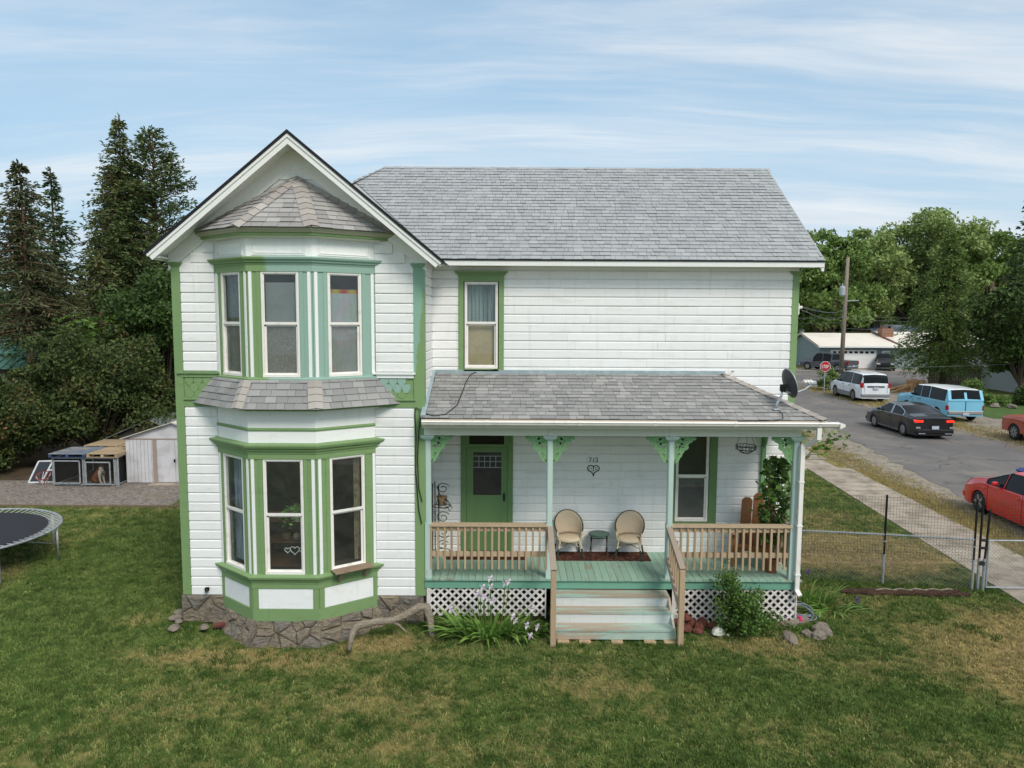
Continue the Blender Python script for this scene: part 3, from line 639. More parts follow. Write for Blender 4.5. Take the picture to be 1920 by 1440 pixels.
band('frieze_strip', LP, [(.0, 3.612), (.016, 3.612), (.024, 3.635), (.016, 3.665), (.0, 3.667)], G, BAYS)
band('eave_moulding', LP, [(.0, 3.955), (.03, 3.955), (.05, 3.985), (.22, 4.0), (.225, 4.03), (.0, 4.2)], G, BAYS)
B = MT['bay']
band('upper_sill', UP, [(.0, 4.455), (.05, 4.46), (.05, 4.50), (.0, 4.525)], B, BAYS)
band('upper_header', UP, [(.006, 6.29), (.018, 6.29), (.018, 6.405), (.0, 6.41)], B, BAYS)
band('upper_cornice', UP, [(.0, 6.40), (.025, 6.40), (.03, 6.43), (.055, 6.44), (.06, 6.468), (.09, 6.485), (.10, 6.51), (.10, 6.52), (.0, 6.54)], MT['corner'] if False else B, BAYS)
band('upper_frieze', UP, [(.004, 6.52), (.004, 6.86)], TW, BAYS)
band('roof_cornice', UP, [(.0, 6.835), (.04, 6.84), (.10, 6.865), (.15, 6.87)], MT['soffit'], BAYS)
band('roof_cornice_moulding', UP, [(.15, 6.86), (.165, 6.87), (.17, 6.905), (.175, 6.906)], G, BAYS)
band('roof_cornice_crown', UP, [(.17, 6.905), (.19, 6.915), (.21, 6.945), (.225, 6.955), (.225, 6.988), (.0, 7.03)], MT['olive'], BAYS)
def facet_frame(a, b_):
    u = Vector((b_[0]-a[0], b_[1]-a[1], 0)); L_ = u.length; u.normalize(); n = Vector((-u.y, u.x, 0))   # n points inwards
    m = Matrix(((u.x, n.x, 0, a[0]), (u.y, n.y, 0, a[1]), (0, 0, 1, 0), (0, 0, 0, 1))); return m, L_
def sash_window(parent, frame, s0, s1, z0, z1, rail, pane=('glass', 'glass'), recess=.0, casing=None):
    """white frame, upper sash, lower sash set behind it, two panes"""
    b = MB(frame); t = .035; y = -.004+recess
    b.box(s0, s1, y, y+.07, z1-t, z1); b.box(s0, s1, y-.01, y+.07, z0, z0+t*1.2); b.box(s0, s0+t, y, y+.07, z0+t, z1-t); b.box(s1-t, s1, y, y+.07, z0+t, z1-t)
    w = part('window', b, MT['vinyl'], parent, world=True)
    b = MB(frame); b.box(s0+t, s1-t, y+.008, y+.035, rail-.022, rail+.022); b.box(s0+t, s0+t+.016, y+.012, y+.03, rail, z1-t); b.box(s1-t-.016, s1-t, y+.012, y+.03, rail, z1-t); b.box(s0+t, s1-t, y+.012, y+.03, z1-t-.016, z1-t)
    part('upper_sash', b, MT['vinyl'], w, world=True)
    b = MB(frame); k = .032; b.box(s0+t, s1-t, y+.036, y+.06, rail-.05, rail-.022); b.box(s0+t, s0+t+k, y+.036, y+.06, z0+t, rail-.03); b.box(s1-t-k, s1-t, y+.036, y+.06, z0+t, rail-.03); b.box(s0+t+k, s1-t-k, y+.037, y+.06, z0+t, z0+t+.035)
    part('lower_sash', b, MT['vinyl'], w, world=True)
    b = MB(frame); b.box(s0+t+.012, s1-t-.012, y+.02, y+.024, rail, z1-t-.01); part('pane', b, MT[pane[0]], w, world=True)
    b = MB(frame); b.box(s0+t+k-.005, s1-t-k+.005, y+.046, y+.05, z0+t+.01, rail-.03); part('pane', b, MT[pane[1]], w, world=True)
    return w
def bay_facet(plan, i, z0, z1, rail, m, win_w, lower):
    F, L_ = facet_frame(plan[i], plan[i+1]); c = L_/2 + (0.0 if i == 1 else (-.02 if i == 0 else .0)); s0, s1 = c-win_w/2, c+win_w/2
    b = MB(F); b.box(0.004, s0, .0, .05, z0, z1); b.box(s1, L_-.004, .0, .05, z0, z1)
    cs = part('casing', b, m, BAYS, world=True)
    for e0, e1 in ((.028, .082), (L_-.082, L_-.028)):
        b = MB(F); b.box(e0, e1, -.014, -.001, z0+.005, z1-.012); part('pilaster_strip', b, TW, cs, world=True)
    for e0, e1 in ((s0-.075, s0-.012), (s1+.012, s1+.075)):
        b = MB(F); b.box(e0, e1, -.010, -.001, z0+.004, z1-.01); part('casing_board', b, m, cs, world=True)
    sash_window(BAYS, F, s0, s1, z0+.005, z1-.005, rail, ('glass', 'screen') if not lower else ('glass', 'glass'))
    if lower:
        b = MB(F); a0, a1 = (.10, L_-.10); b.box(a0, a1, -.010, .004, .505, .855); part('skirt_panel', b, TW, BAYS, world=True)
        for q0, q1, q2, q3 in ((.0, a0-.005, .30, .96), (a1+.005, L_, .30, .96)): b = MB(F); b.box(q0+.008, q1-.0, -.0205, .0, .50, .86); part('stile', b, m, BAYS, world=True)
    else:
        b = MB(F); a0, a1 = .10, L_-.10
        for t in (0, .03): 
            for (p, q, r_, s_) in ((a0+t, a1-t, 6.56+t, 6.572+t), (a0+t, a1-t, 6.808-t, 6.82-t), (a0+t, a0+.012+t, 6.572+t, 6.808-t), (a1-.012-t, a1-t, 6.572+t, 6.808-t)): b.box(p, q, -.018+t*.05, -.002, r_, s_)
        part('frieze_panel', b, TW, BAYS, world=True)
for i in range(3):
    bay_facet(LP, i, 1.11, 3.14, 2.165, G, .68 if i == 1 else .64, True)
    bay_facet(UP, i, 4.52, 6.30, 5.43, B, .63 if i == 1 else .60, False)
# ---- shingled roofs
SH_LEFT = [300]
def slab_poly(mb, pts3, nrm, lifts, thick=.011):
    top = [Vector(p)+nrm*l for p, l in zip(pts3, lifts)]; bot = [p-nrm*thick for p in top]; n = len(top)
    mb.faces([tuple(p) for p in top+bot], [tuple(range(n))]+[(i, n+i, n+(i+1) % n, (i+1) % n) for i in range(n)])
def shingles(parent, O, U, V, region, m, expo=.143, wr=(.12, .34), seed=1, single_rows=0):
    r = random.Random(seed); O, U, V = Vector(O), Vector(U).normalized(), Vector(V).normalized(); nrm = U.cross(V).normalized()
    us = [p[0] for p in region]; vs = [p[1] for p in region]; mb = MB(); row = 0; v = min(vs)
    while v < max(vs)-.01:
        u = min(us)-r.uniform(0, .3)
        while u < max(us):
            w = r.uniform(*wr); pg = clip([(u+.0025, v), (u+w-.0025, v), (u+w-.0025, v+expo+.03), (u+.0025, v+expo+.03)], region); u += w
            if len(pg) < 3: continue
            area = abs(sum(pg[i][0]*pg[(i+1) % len(pg)][1]-pg[(i+1) % len(pg)][0]*pg[i][1] for i in range(len(pg))))/2
            if area < .0012: continue
            e = r.uniform(.013, .024); pts = [O+U*a+V*b_ for a, b_ in pg]; lifts = [max(.003, e*(1-(b_-v)/(expo+.03))+.002) for a, b_ in pg]
            single = row < single_rows and SH_LEFT[0] > 0 and area > .008
            t = MB() if single else mb; t.ct = r.uniform(.01, 1); slab_poly(t, pts, nrm, lifts)
            if single: SH_LEFT[0] -= 1; part('shingle', t, m, parent, world=True, fix=False)
        v += expo; row += 1
    if mb.f:
        o = part('shingle_field', mb, m, parent, world=True, fix=False); o['kind'] = 'stuff'
def roof_base(name, polys, m, parent):
    b = MB()
    for p in polys: b.poly(p)
    return part(name, b, m, parent, world=True, fix=False)
def caps(parent, A, B_, dl, dr, w=.13, n=8, m=None, seed=0, w2=None):
    """folded cap shingles lapped along a hip from the low end A to the high end B"""
    A, B_ = Vector(A), Vector(B_); dl, dr = Vector(dl).normalized(), Vector(dr).normalized(); d = B_-A; r = random.Random(seed); up = -(dl+dr)
    if up.z < 0: up = -up
    up.normalize()
    for k in range(n):
        p0 = A+d*(k/n); p1 = A+d*min(1, (k+1.15)/n); l0, l1 = .034, .020
        b = MB(); b.ct = r.uniform(.01, 1); v2 = w if w2 is None else w2; pts = [p0+dl*w+up*l0, p0+up*(l0+.006), p0+dr*v2+up*l0, p1+dr*v2+up*l1, p1+up*(l1+.006), p1+dl*w+up*l1]
        lo = [p-up*.010 for p in pts[:3]]
        b.faces([tuple(p) for p in pts+lo], [(0, 1, 4, 5), (1, 2, 3, 4), (6, 7, 1, 0), (7, 8, 2, 1)])
        part('hip_cap', b, m or MT['shingle_cap'], parent, world=True, fix=False)
def inplane(P, Q, T):
    """unit vector in plane PQT perpendicular to PQ, towards T"""
    P, Q, T = Vector(P), Vector(Q), Vector(T); d = (Q-P).normalized(); t = T-P; return (t-d*t.dot(d)).normalized()
# skirt roof over the lower bay
e = off_plan(LP, .255); t = off_plan(LP, .030); ze, zt = 4.025, 4.475
E3 = [Vector((p[0], p[1], ze)) for p in e]; T3 = [Vector((p[0], p[1], zt)) for p in t]
SK = roof_base('skirt_roof', [[tuple(E3[i]), tuple(E3[i+1]), tuple(T3[i+1]), tuple(T3[i])] for i in range(3)], MT['black'], HOUSE)
for i in range(3):
    U = (E3[i+1]-E3[i]).normalized(); d = T3[i]-E3[i]; V = (d-U*d.dot(U)); Lv = V.length; V.normalize()
    reg = [(0, 0), ((E3[i+1]-E3[i]).length, 0), ((T3[i+1]-E3[i]).dot(U), Lv), ((T3[i]-E3[i]).dot(U), Lv)]
    shingles(SK, E3[i]-V*.02, U, V, [(reg[0][0], 0), (reg[1][0], 0), (reg[2][0], Lv+.02), (reg[3][0], Lv+.02)], MT['shingle_porch'], .118, (.13, .26), 20+i, 9)
for i in (1, 2): caps(SK, E3[i], T3[i], inplane(E3[i], T3[i], E3[i-1]), inplane(E3[i], T3[i], E3[i+1]), .125, 4, MT['shingle_cap'], 5+i)
# roof of the upper bay
e = off_plan(UP, .245); E3 = [Vector((p[0], p[1], 6.995)) for p in e]; PK = Vector((-3.72, WW-.03, 7.93))
UR = roof_base('bay_roof', [[tuple(E3[i]), tuple(E3[i+1]), tuple(PK)] for i in range(3)], MT['black'], HOUSE)
for i in range(3):
    U = (E3[i+1]-E3[i]).normalized(); d = PK-E3[i]; V = d-U*d.dot(U); Lv = V.length; V.normalize(); Le = (E3[i+1]-E3[i]).length
    shingles(UR, E3[i]-V*.02, U, V, [(0, 0), (Le, 0), (d.dot(U), Lv+.02)], MT['shingle_bay'], .118, (.13, .28), 40+i, 12)
for i in (1, 2): caps(UR, E3[i], PK, inplane(E3[i], PK, E3[i-1]), inplane(E3[i], PK, E3[i+1]), .125, 9, MT['shingle_cap'], 15+i)
WL = Vector((0, -1, .2)).normalized()
for i in (0, 3): caps(UR, E3[i].lerp(PK, .06), PK, inplane(E3[i], PK, E3[1 if i == 0 else 2]), Vector((0, .3, 1)), .115, 11, MT['shingle_cap'], 25+i, .02)
# main roof
EY, EZ, RY, RZ = 13.70, 6.65, 17.04, 9.02; sl = (RZ-EZ)/(RY-EY); VM = Vector((0, 1, sl)).normalized(); LV = math.hypot(RY-EY, RZ-EZ)
MR = roof_base('roof', [[(-6.3, EY, EZ-.01), (5.9, EY, EZ-.01), (5.9, RY, RZ-.01), (-2.98, RY, RZ-.01)], [(5.9, RY, RZ-.01), (5.9, 20.4, EZ-.01), (-6.3, 20.4, EZ-.01), (-2.98, RY, RZ-.01)], [(-6.3, 20.4, EZ-.01), (-6.3, EY, EZ-.01), (-2.98, RY, RZ-.01)]], MT['shingle_main'], HOUSE)
shingles(MR, (0, EY, EZ), (1, 0, 0), VM, [(-1.39, -.02), (5.9, -.02), (5.9, LV), (-2.98, LV), (-3.586, 3.352)], MT['shingle_main'], .143, (.07, .24), 3, 0)
rc = MB()
for k in range(40):
    x = -2.98+k*.2235; rc.ct = rnd.uniform(.01, 1); z = RZ+.016+.004*(k % 2)
    rc.faces([(x, RY-.13, z-.10), (x+.235, RY-.13, z-.108), (x+.235, RY, z-.006), (x, RY, z), (x, RY+.13, z-.10), (x+.235, RY+.13, z-.108)], [(0, 1, 2, 3), (3, 2, 5, 4)])
rc.ct = .6; rc.faces([(-2.98, RY-.1, RZ-.04), (-2.98, RY, RZ+.02), (-3.75, RY-.87, RZ-.62), (-3.68, RY-.97, RZ-.62)], [(0, 1, 2, 3)])
part('ridge_cap', rc, MT['shingle_main'], MR, world=True, fix=False)
ev = MB(); ev.box(-1.28, 5.93, EY-.03, EY+.02, EZ-.030, EZ-.004); part('drip_edge', ev, MT['black'], MR, world=True)
ev = MB(); ev.box(-1.30, 5.91, EY-.012, EY+.02, EZ-.125, EZ-.032); ev.box(-1.55, 5.9, EY+.021, MW, EZ-.110, EZ-.085)
part('eave_fascia', ev, MT['soffit'], MR, world=True)
ev = MB(); k = .14
for dz0, dz1, x0, x1, mi in ((-.20, -.03, 5.86, 5.91, 0), (-.03, .004, 5.84, 5.93, 1)):
    ev.cur = mi
    ev.prism([(EY, EZ+dz0), (RY, RZ+dz0), (20.4, EZ+dz0), (20.4, EZ+dz1), (RY, RZ+dz1), (EY, EZ+dz1)], x0, x1, 'x')
part('rake_board', ev, [MT['soffit'], MT['shingle_main']], MR, world=True)
# wing roof
AX, AZ, GY = -3.74, 8.59, 12.16; ws = .825
def rk(x): return AZ-ws*abs(x-AX)
WR = roof_base('wing_roof', [[(AX, GY, AZ), (AX, 16.45, AZ), (-6.16, 13.7, rk(-6.16)), (-6.16, GY, rk(-6.16))], [(AX, GY, AZ), (-1.20, GY, rk(-1.20)), (-1.20, 13.69, rk(-1.20)), (AX, 16.45, AZ)]], MT['shingle_main'], HOUSE)
shingles(WR, (-1.20, GY, rk(-1.2)), (0, 1, 0), Vector((-1, 0, ws)).normalized(), [(0, 0), (1.5, 0), (4.27, 3.29), (0, 3.29)], MT['shingle_main'], .143, (.07, .24), 9, 0)
def rake(y0, y1, d0, d1, m, nm, xl=-6.16, xr=-1.20):
    b = MB(); c0, c1 = -.49*d0, -.49*d1      # ends cut square to the slope
    b.prism([(xl+c0, rk(xl+c0)+d0), (AX, AZ+d0), (xr-c0, rk(xr-c0)+d0), (xr-c1, rk(xr-c1)+d1), (AX, AZ+d1), (xl+c1, rk(xl+c1)+d1)], y0, y1); return part(nm, b, m, WR, world=True)
rake(GY-.035, GY+.10, -.025, .035, MT['black'], 'shingle_edge', -6.19, -1.16)
rake(GY-.022, GY+.03, -.085, -.027, MT['soffit'], 'crown_moulding', -6.17, -1.18)
rake(GY-.004, GY+.03, -.195, -.087, MT['soffit'], 'barge_board', -6.155, -1.20)
rake(GY+.031, WW+.01, -.125, -.09, MT['soffit'], 'soffit_board', -6.155, -1.20)
b = MB(); b.box(-6.09, -5.96, GY+.03, WW+1.1, rk(-6.06)-.155, rk(-6.06)-.125); b.prism([(-6.10, rk(-6.10)-.15), (-6.14, rk(-6.14)-.03), (-6.08, rk(-6.08)-.03), (-6.06, rk(-6.10)-.15)], GY+.03, 13.7)
part('eave_return', b, MT['soffit'], WR, world=True)
# ---- foundation of rubble stones
def stone_mat(name, c1, c2, c3):
    b = NB(name); v = b.coord('pos'); vv = b.coord('pos', (1, 1, 2.4)); n1 = b.noise(vv, 3.0, 8, .7, .8); n2 = b.noise(v, 17, 6, .7); r = b.rand()
    col = b.mix(b.ramp(n1, .35, .65), c1, c2); col = b.mix(b.math('MULTIPLY', b.ramp(r, .3, .9), .7), col, c3)
    n3 = b.noise(b.coord('pos', (1, 1, 3.5)), 9, 6, .75, 1.2); cr = b.ramp(n3, .34, .48, .58, 1.05); val = b.math('MULTIPLY', b.math('ADD', b.math('MULTIPLY', b.math('SUBTRACT', n2, .5), .8), b.math('ADD', .88, b.math('MULTIPLY', r, .3))), cr)
    b.bsdf(b.hsv(col, val), .9, 0, .2, b.math('ADD', b.math('ADD', n2, b.math('MULTIPLY', n3, 1.5)), b.math('MULTIPLY', n1, 1.5)), 1.0, .05); return b.m
MT['stone'] = stone_mat('rubble_stone', S(150, 140, 124), S(178, 162, 138), S(128, 124, 118))
MT['mortar'] = stone_mat('lime_mortar', S(160, 146, 126), S(180, 162, 138), S(144, 132, 118))
def cells(w, h, n, r, jitter=1.):
    nx = max(1, round(math.sqrt(n*w/h)*.72)); ny = max(1, round(n/nx)); pts = []
    for j in range(ny):
        for i in range(nx+(j % 2)): pts.append(((i+.5-(.5 if j % 2 else 0)+r.uniform(-.48, .48)*jitter)*w/nx, (j+.5+r.uniform(-.42, .42)*jitter)*h/ny))
    out = []
    for i, p in enumerate(pts):
        pg = [(0, 0), (w, 0), (w, h), (0, h)]
        for j, q in enumerate(pts):
            if i == j: continue
            mx, my = (p[0]+q[0])/2, (p[1]+q[1])/2; dx, dy = q[0]-p[0], q[1]-p[1]; res = []
            for k in range(len(pg)):
                a, b_ = pg[k], pg[(k+1) % len(pg)]; sa = (a[0]-mx)*dx+(a[1]-my)*dy; sb = (b_[0]-mx)*dx+(b_[1]-my)*dy
                if sa <= 0: res.append(a)
                if (sa <= 0) != (sb <= 0): t_ = sa/(sa-sb); res.append((a[0]+(b_[0]-a[0])*t_, a[1]+(b_[1]-a[1])*t_))
            pg = res
            if len(pg) < 3: break
        if len(pg) >= 3: out.append(pg)
    return out
def rubble(parent, O, U, V, w, h, n, seed, m, gap=.0035, proud=.042, name='stone'):
    r = random.Random(seed); O, U, V = Vector(O), Vector(U).normalized(), Vector(V).normalized(); N_ = U.cross(V).normalized()
    for pg in cells(w, h, n, r):
        cx = sum(p[0] for p in pg)/len(pg); cy = sum(p[1] for p in pg)/len(pg)
        fine = []
        for i in range(len(pg)):
            a, b_ = pg[i], pg[(i+1) % len(pg)]; fine += [a, ((a[0]+b_[0])/2+r.uniform(-.006, .006), (a[1]+b_[1])/2+r.uniform(-.006, .006))]
        rings = []; pr = proud*r.uniform(.35, 1.3)
        for sc, out in ((1, -.02), (.97, pr*.4), (.80, pr*.85), (.42, pr)):
            ring = []
            for p in fine:
                dx, dy = p[0]-cx, p[1]-cy; L_ = math.hypot(dx, dy) or 1; q = max(.1, 1-gap/L_)*sc
                ring.append(O+U*(cx+dx*q)+V*(cy+dy*q)+N_*(out+r.uniform(-.013, .013)*(out > 0)))
            rings.append(ring)
        k = len(fine); b = MB(); ctr = O+U*cx+V*cy+N_*(pr*r.uniform(.95, 1.15))
        b.faces([tuple(p) for R_ in rings for p in R_]+[tuple(ctr)], [(a*k+i, a*k+(i+1) % k, (a+1)*k+(i+1) % k, (a+1)*k+i) for a in range(3) for i in range(k)]+[(3*k+i, 3*k+(i+1) % k, 4*k) for i in range(k)])
        part(name, b, m, parent, smooth=False, world=True, fix=False)
fb = MB(); fb.box(WX0-.03, -5.15, WW-.02, WW+.1, -.05, .495); fb.box(-2.5, WX1-.0, WW-.02, WW+.1, -.05, .495); fb.box(WX1, MX1, MW-.02, MW+.12, -.05, .80)
fb.box(WX0-.03, WX0+.1, WW+.1, 20.4, -.05, .495)
FB = part('foundation', fb, MT['mortar'], HOUSE, world=True)
rubble(FB, (WX0-.04, WW-.022, -.02), (1, 0, 0), (0, 0, 1), .80, .51, 6, 1, MT['stone'])
rubble(FB, (-2.46, WW-.022, .0), (1, 0, 0), (0, 0, 1), .86, .49, 6, 2, MT['stone'])
lo = off_plan(LP, .15); hi = off_plan(LP, -.03); bb = MB()
for i in range(3): bb.poly([(lo[i][0], lo[i][1], -.15), (lo[i+1][0], lo[i+1][1], -.15), (hi[i+1][0], hi[i+1][1], .30), (hi[i][0], hi[i][1], .30)])
BF = part('bay_foundation', bb, MT['mortar'], HOUSE, world=True, fix=False)
for i in range(3):
    a, b_, c = Vector((lo[i][0], lo[i][1], -.15)), Vector((lo[i+1][0], lo[i+1][1], -.15)), Vector((hi[i][0], hi[i][1], .30)); U = (b_-a).normalized(); d = c-a; V = d-U*d.dot(U)
    rubble(BF, a, U, V, (b_-a).length, V.length, 13 if i == 1 else 11, 5+i, MT['stone'], proud=.06)
# ---- upstairs window and porch window
IDX = Matrix.Translation((0, MW-.024, 0))
def casing(x0, x1, z0, z1, o, m, head=True):
    b = MB(); b.box(x0, o[0], MW-.045, MW+.02, z0, z1); b.box(o[1], x1, MW-.045, MW+.02, z0, z1); b.box(o[0], o[1], MW-.045, MW+.02, o[3], z1)
    if z0 < o[2]-.01: b.box(o[0]-.0, o[1], MW-.06, MW+.02, z0, o[2])
    if head:
        for i, (ex, za, zb) in enumerate(((.02, z1, z1+.03), (.045, z1+.03, z1+.055), (.07, z1+.055, z1+.085))): b.box(x0-ex, x1+ex, MW-.045-ex*.9, MW, za, zb)
    return b
w1 = sash_window(HOUSE, IDX, UPW[0]+.02, UPW[1]-.02, UPW[2]+.01, UPW[3]-.01, 5.44)
part('casing', casing(-1.055, -.165, 4.49, 6.36, UPW, G), G, w1, world=True)
w2 = sash_window(HOUSE, IDX, PRW[0]+.012, PRW[1]-.012, PRW[2]+.01, PRW[3]-.01, 2.41, ('glass', 'screen'))
part('casing', casing(3.17, 4.11, 1.42, 3.46, PRW, MT['doorgreen'], False), MT['doorgreen'], w2, world=True)
b = MB(); b.box(3.20, 4.06, MW-.10, MW+.02, 1.385, 1.418); part('sill', b, MT['trimwhite'], w2, world=True)
# ---- front door
D = MB(); D.box(-1.015, -.905, MW-.05, MW+.01, .845, 3.30); D.box(-.078, .028, MW-.05, MW+.01, .845, 3.30); D.box(-.905, -.078, MW-.05, MW+.01, 2.965, 3.03); D.box(-.905, -.845, MW-.048, MW+.01, 3.03, 3.30); D.box(-.15, -.078, MW-.048, MW+.01, 3.03, 3.30)
DF = part('door_frame', D, MT['doorgreen'], HOUSE, world=True)
b = MB(); b.box(-.845, -.15, MW-.015, MW+.01, 3.03, 3.30); part('transom_pane', b, mat('dark_transom', S(26, 24, 22), rough=.15, var=.1), DF, world=True)
gx0, gx1, gz0, gz1 = -.765, -.205, 2.0, 2.87
b = MB(); b.box(-.90, gx0, MW-.042, MW-.005, .86, 2.96); b.box(gx1, -.084, MW-.042, MW-.005, .86, 2.96); b.box(gx0, gx1, MW-.042, MW-.005, gz1, 2.96); b.box(gx0, gx1, MW-.042, MW-.005, 1.90, gz0)
b.box(gx0, gx1, MW-.036, MW-.005, .86, 1.90)
DR = part('door', b, MT['doorgreen'], HOUSE, world=True)
b = MB(); b.box(gx0-.005, gx1+.005, MW-.026, MW-.022, gz0, gz1); part('pane', b, mat('dark_screen', S(66, 62, 58), S(52, 48, 46), 3, rough=.5, var=.06, bscale=300), DR, world=True)
b = MB()
for x in [gx0+(gx1-gx0)*k/5 for k in (1, 2, 3, 4)]: b.box(x-.008, x+.008, MW-.034, MW-.027, 2.57, 2.79)
for z in (2.56, 2.68, 2.79): b.box(gx0, gx1, MW-.033, MW-.027, z-.008, z+.008)
part('muntin', b, mat('pale_muntin', S(150, 158, 156), rough=.5), DR, world=True)
b = MB(); b.box(-.158, -.136, MW-.075, MW-.042, 1.90, 2.02); b.box(-.165, -.13, MW-.052, MW-.042, 1.88, 2.04); part('handle', b, MT['iron'], DR, world=True)
for z in (1.15, 1.95, 2.62): b = MB(); b.tube([(-.902, MW-.05, z-.04), (-.902, MW-.05, z+.04)], .012, 8); part('hinge', b, MT['doorgreen'], DR, world=True)
# ---- porch
PY = 12.62
DECK = empty_part('porch_deck', HOUSE, (1.8, 13.3, .8))
x = WX1+.045; k = 0
while x < 5.25:
    w = .1285; piece('deck_board', MT['deckteal'], DECK, x+.003, min(x+w-.003, 5.26), PY-.09-rnd.uniform(0, .006), MW-.022, .808, .840+rnd.uniform(-.001, .0015)); x += w; k += 1
b = MB(); b.box(WX1+.03, .60, PY-.055, PY-.02, .655, .806); part('porch_fascia', b, MT['fasciateal'], HOUSE, world=True)
b = MB(); b.box(.60, 2.96, PY-.056, PY-.021, .655, .806); part('porch_fascia', b, MT['fasciateal'], HOUSE, world=True)
b = MB(); b.box(2.96, 5.22, PY-.055, PY-.02, .655, .806); b.box(5.18, 5.22, PY-.02, MW-.05, .655, .806); part('porch_fascia', b, MT['fasciateal'], HOUSE, world=True)
# lattice
lat = mat('lattice_white', S(222, 216, 210), S(186, 178, 170), 6, rough=.7, var=.06, rand=.04)
for (x0, x1, z0a, z0b) in ((WX1+.06, .64, .13, .09), (2.93, 5.20, .05, .10)):
    L_ = empty_part('porch_lattice', HOUSE, ((x0+x1)/2, PY-.03, .1)); z1 = .654
    b = MB(); b.box(x0, x0+.07, PY-.047, PY-.030, z0a, z1); b.box(x1-.02, x1, PY-.047, PY-.030, z0b, z1); part('lattice_border', b, lat, L_, world=True)
    p = .1445; sw = .040/math.sqrt(2)
    for sgn, yy in ((1, PY-.030), (-1, PY-.022)):
        k0 = int((x0-1)/p)-2
        for k in range(k0, int((x1+1)/p)+2):
            c = k*p*1.0 + .02   # line x - sgn*z = c
            zs = z0a; lo_ = []; 
            pg = [(c+sgn*zs-sw, zs), (c+sgn*zs+sw, zs), (c+sgn*z1+sw, z1), (c+sgn*z1-sw, z1)]
            pg = clip(pg if sgn*1 > -2 else pg, [(x0, zs), (x1, zs), (x1, z1), (x0, z1)])
            if len(pg) < 3 or max(q[1] for q in pg)-min(q[1] for q in pg) < .04: continue
            b = MB(); b.prism(pg, yy-.006, yy); part('lattice_strip', b, lat, L_, world=True)
b = MB(); b.box(5.17, 5.19, PY, MW-.03, .02, .64); part('porch_skirt', b, lat, HOUSE, world=True)
# posts, brackets, beam
def spiral(cx, cz, r0, r1, a0, turns, n=14):
    return [(cx+(r0+(r1-r0)*i/n)*math.cos(a0+turns*2*PI*i/n), cz+(r0+(r1-r0)*i/n)*math.sin(a0+turns*2*PI*i/n)) for i in range(n+1)]
def ribbon(b, pts, w0, w1, y0, y1):
    n = len(pts); L_ = []; R_ = []
    for i, p in enumerate(pts):
        a, c = pts[max(i-1, 0)], pts[min(i+1, n-1)]; dx, dz = c[0]-a[0], c[1]-a[1]; l = math.hypot(dx, dz) or 1; w = (w0+(w1-w0)*i/(n-1))/2
        L_.append((p[0]-dz/l*w, p[1]+dx/l*w)); R_.append((p[0]+dz/l*w, p[1]-dx/l*w))
    for i in range(n-1): b.prism([L_[i], R_[i], R_[i+1], L_[i+1]], y0, y1)
def bracket(parent, x, z, sgn, y, size=.40):
    b = MB(); y0, y1 = y-.013, y+.013; s = size
    m = lambda pts: [(x+sgn*px*s, z-pz*s) for px, pz in pts]
    ribbon(b, m([(0, .02), (.5, .02), (.93, .03)]), .045, .03, y0, y1); ribbon(b, m([(.03, 0), (.03, .6), (.04, 1.18)]), .045, .03, y0, y1)
    e = [(0.95, .05), (.90, .12), (.80, .10), (.78, .20), (.69, .24), (.60, .30), (.56, .42), (.60, .50), (.52, .58), (.44, .56), (.40, .68), (.33, .76), (.30, .88), (.22, .95), (.18, 1.08), (.05, 1.18)]
    ribbon(b, m(e), .055, .05, y0, y1)
    for cx, cz, r, a0, t_ in ((.22, .22, .17, .5, 1.2), (.56, .16, .11, 2.6, -1.1), (.17, .62, .12, -.5, 1.1), (.40, .38, .12, 1.2, -1.2), (.13, .92, .07, .4, 1.0), (.76, .08, .06, 2, 1)):
        ribbon(b, m(spiral(cx, cz, r, r*.25, a0, t_)), .045, .03, y0-.001, y1+.001)
    for p0, p1 in (((.05, .4), (.4, .1)), ((.05, .78), (.35, .5)), ((.3, .05), (.62, .32)), ((.05, .1), (.3, .34))): ribbon(b, m([p0, ((p0[0]+p1[0])/2+.04, (p0[1]+p1[1])/2+.03), p1]), .05, .05, y0+.001, y1-.001)
    return part('bracket', b, MT['bracket'], parent, world=True)
POSTS = (-1.495, .685, 2.85, 5.085)
for i, px in enumerate(POSTS):
    b = MB(); h = .052; b.bevbox(px-h, px+h, PY-h, PY+h, 1.85 if i else .84, 3.40, .018); b.box(px-h-.004, px+h+.004, PY-h-.004, PY+h+.004, .841, 1.86)
    po = part('porch_post', b, MT['postteal'], HOUSE, world=True)
    c = MB()
    for ex, za, zb in ((.012, 3.37, 3.385), (.03, 3.385, 3.405), (.055, 3.405, 3.43), (.07, 3.43, 3.458)): c.box(px-h-ex, px+h+ex, PY-h-ex, PY+h+ex, za, zb)
    part('post_cap', c, MT['postteal'], po, world=True)
    if i < 3: bracket(po, px+h, 3.45, 1, PY)
    if i > 0: bracket(po, px-h, 3.45, -1, PY)
b = MB(); b.box(4.975, 5.055, MW-.09, MW-.022, .84, 3.46); hp = part('half_post', b, MT['bracket'], HOUSE, world=True)
b = MB(); b.prism([(MW-.09, 3.455), (MW-.09, 3.0), (MW-.2, 3.1), (MW-.24, 3.25), (MW-.40, 3.38), (MW-.42, 3.455)], 5.0, 5.03, 'x'); part('bracket', b, MT['bracket'], hp, world=True)
for a, c in ((WX1+.03, .64), (.645, 2.80), (2.805, 5.14)):
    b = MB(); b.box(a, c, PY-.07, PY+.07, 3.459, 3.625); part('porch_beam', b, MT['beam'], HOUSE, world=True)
b = MB(); b.box(5.03, 5.14, PY+.071, MW-.03, 3.459, 3.625); part('porch_beam', b, MT['beam'], HOUSE, world=True)
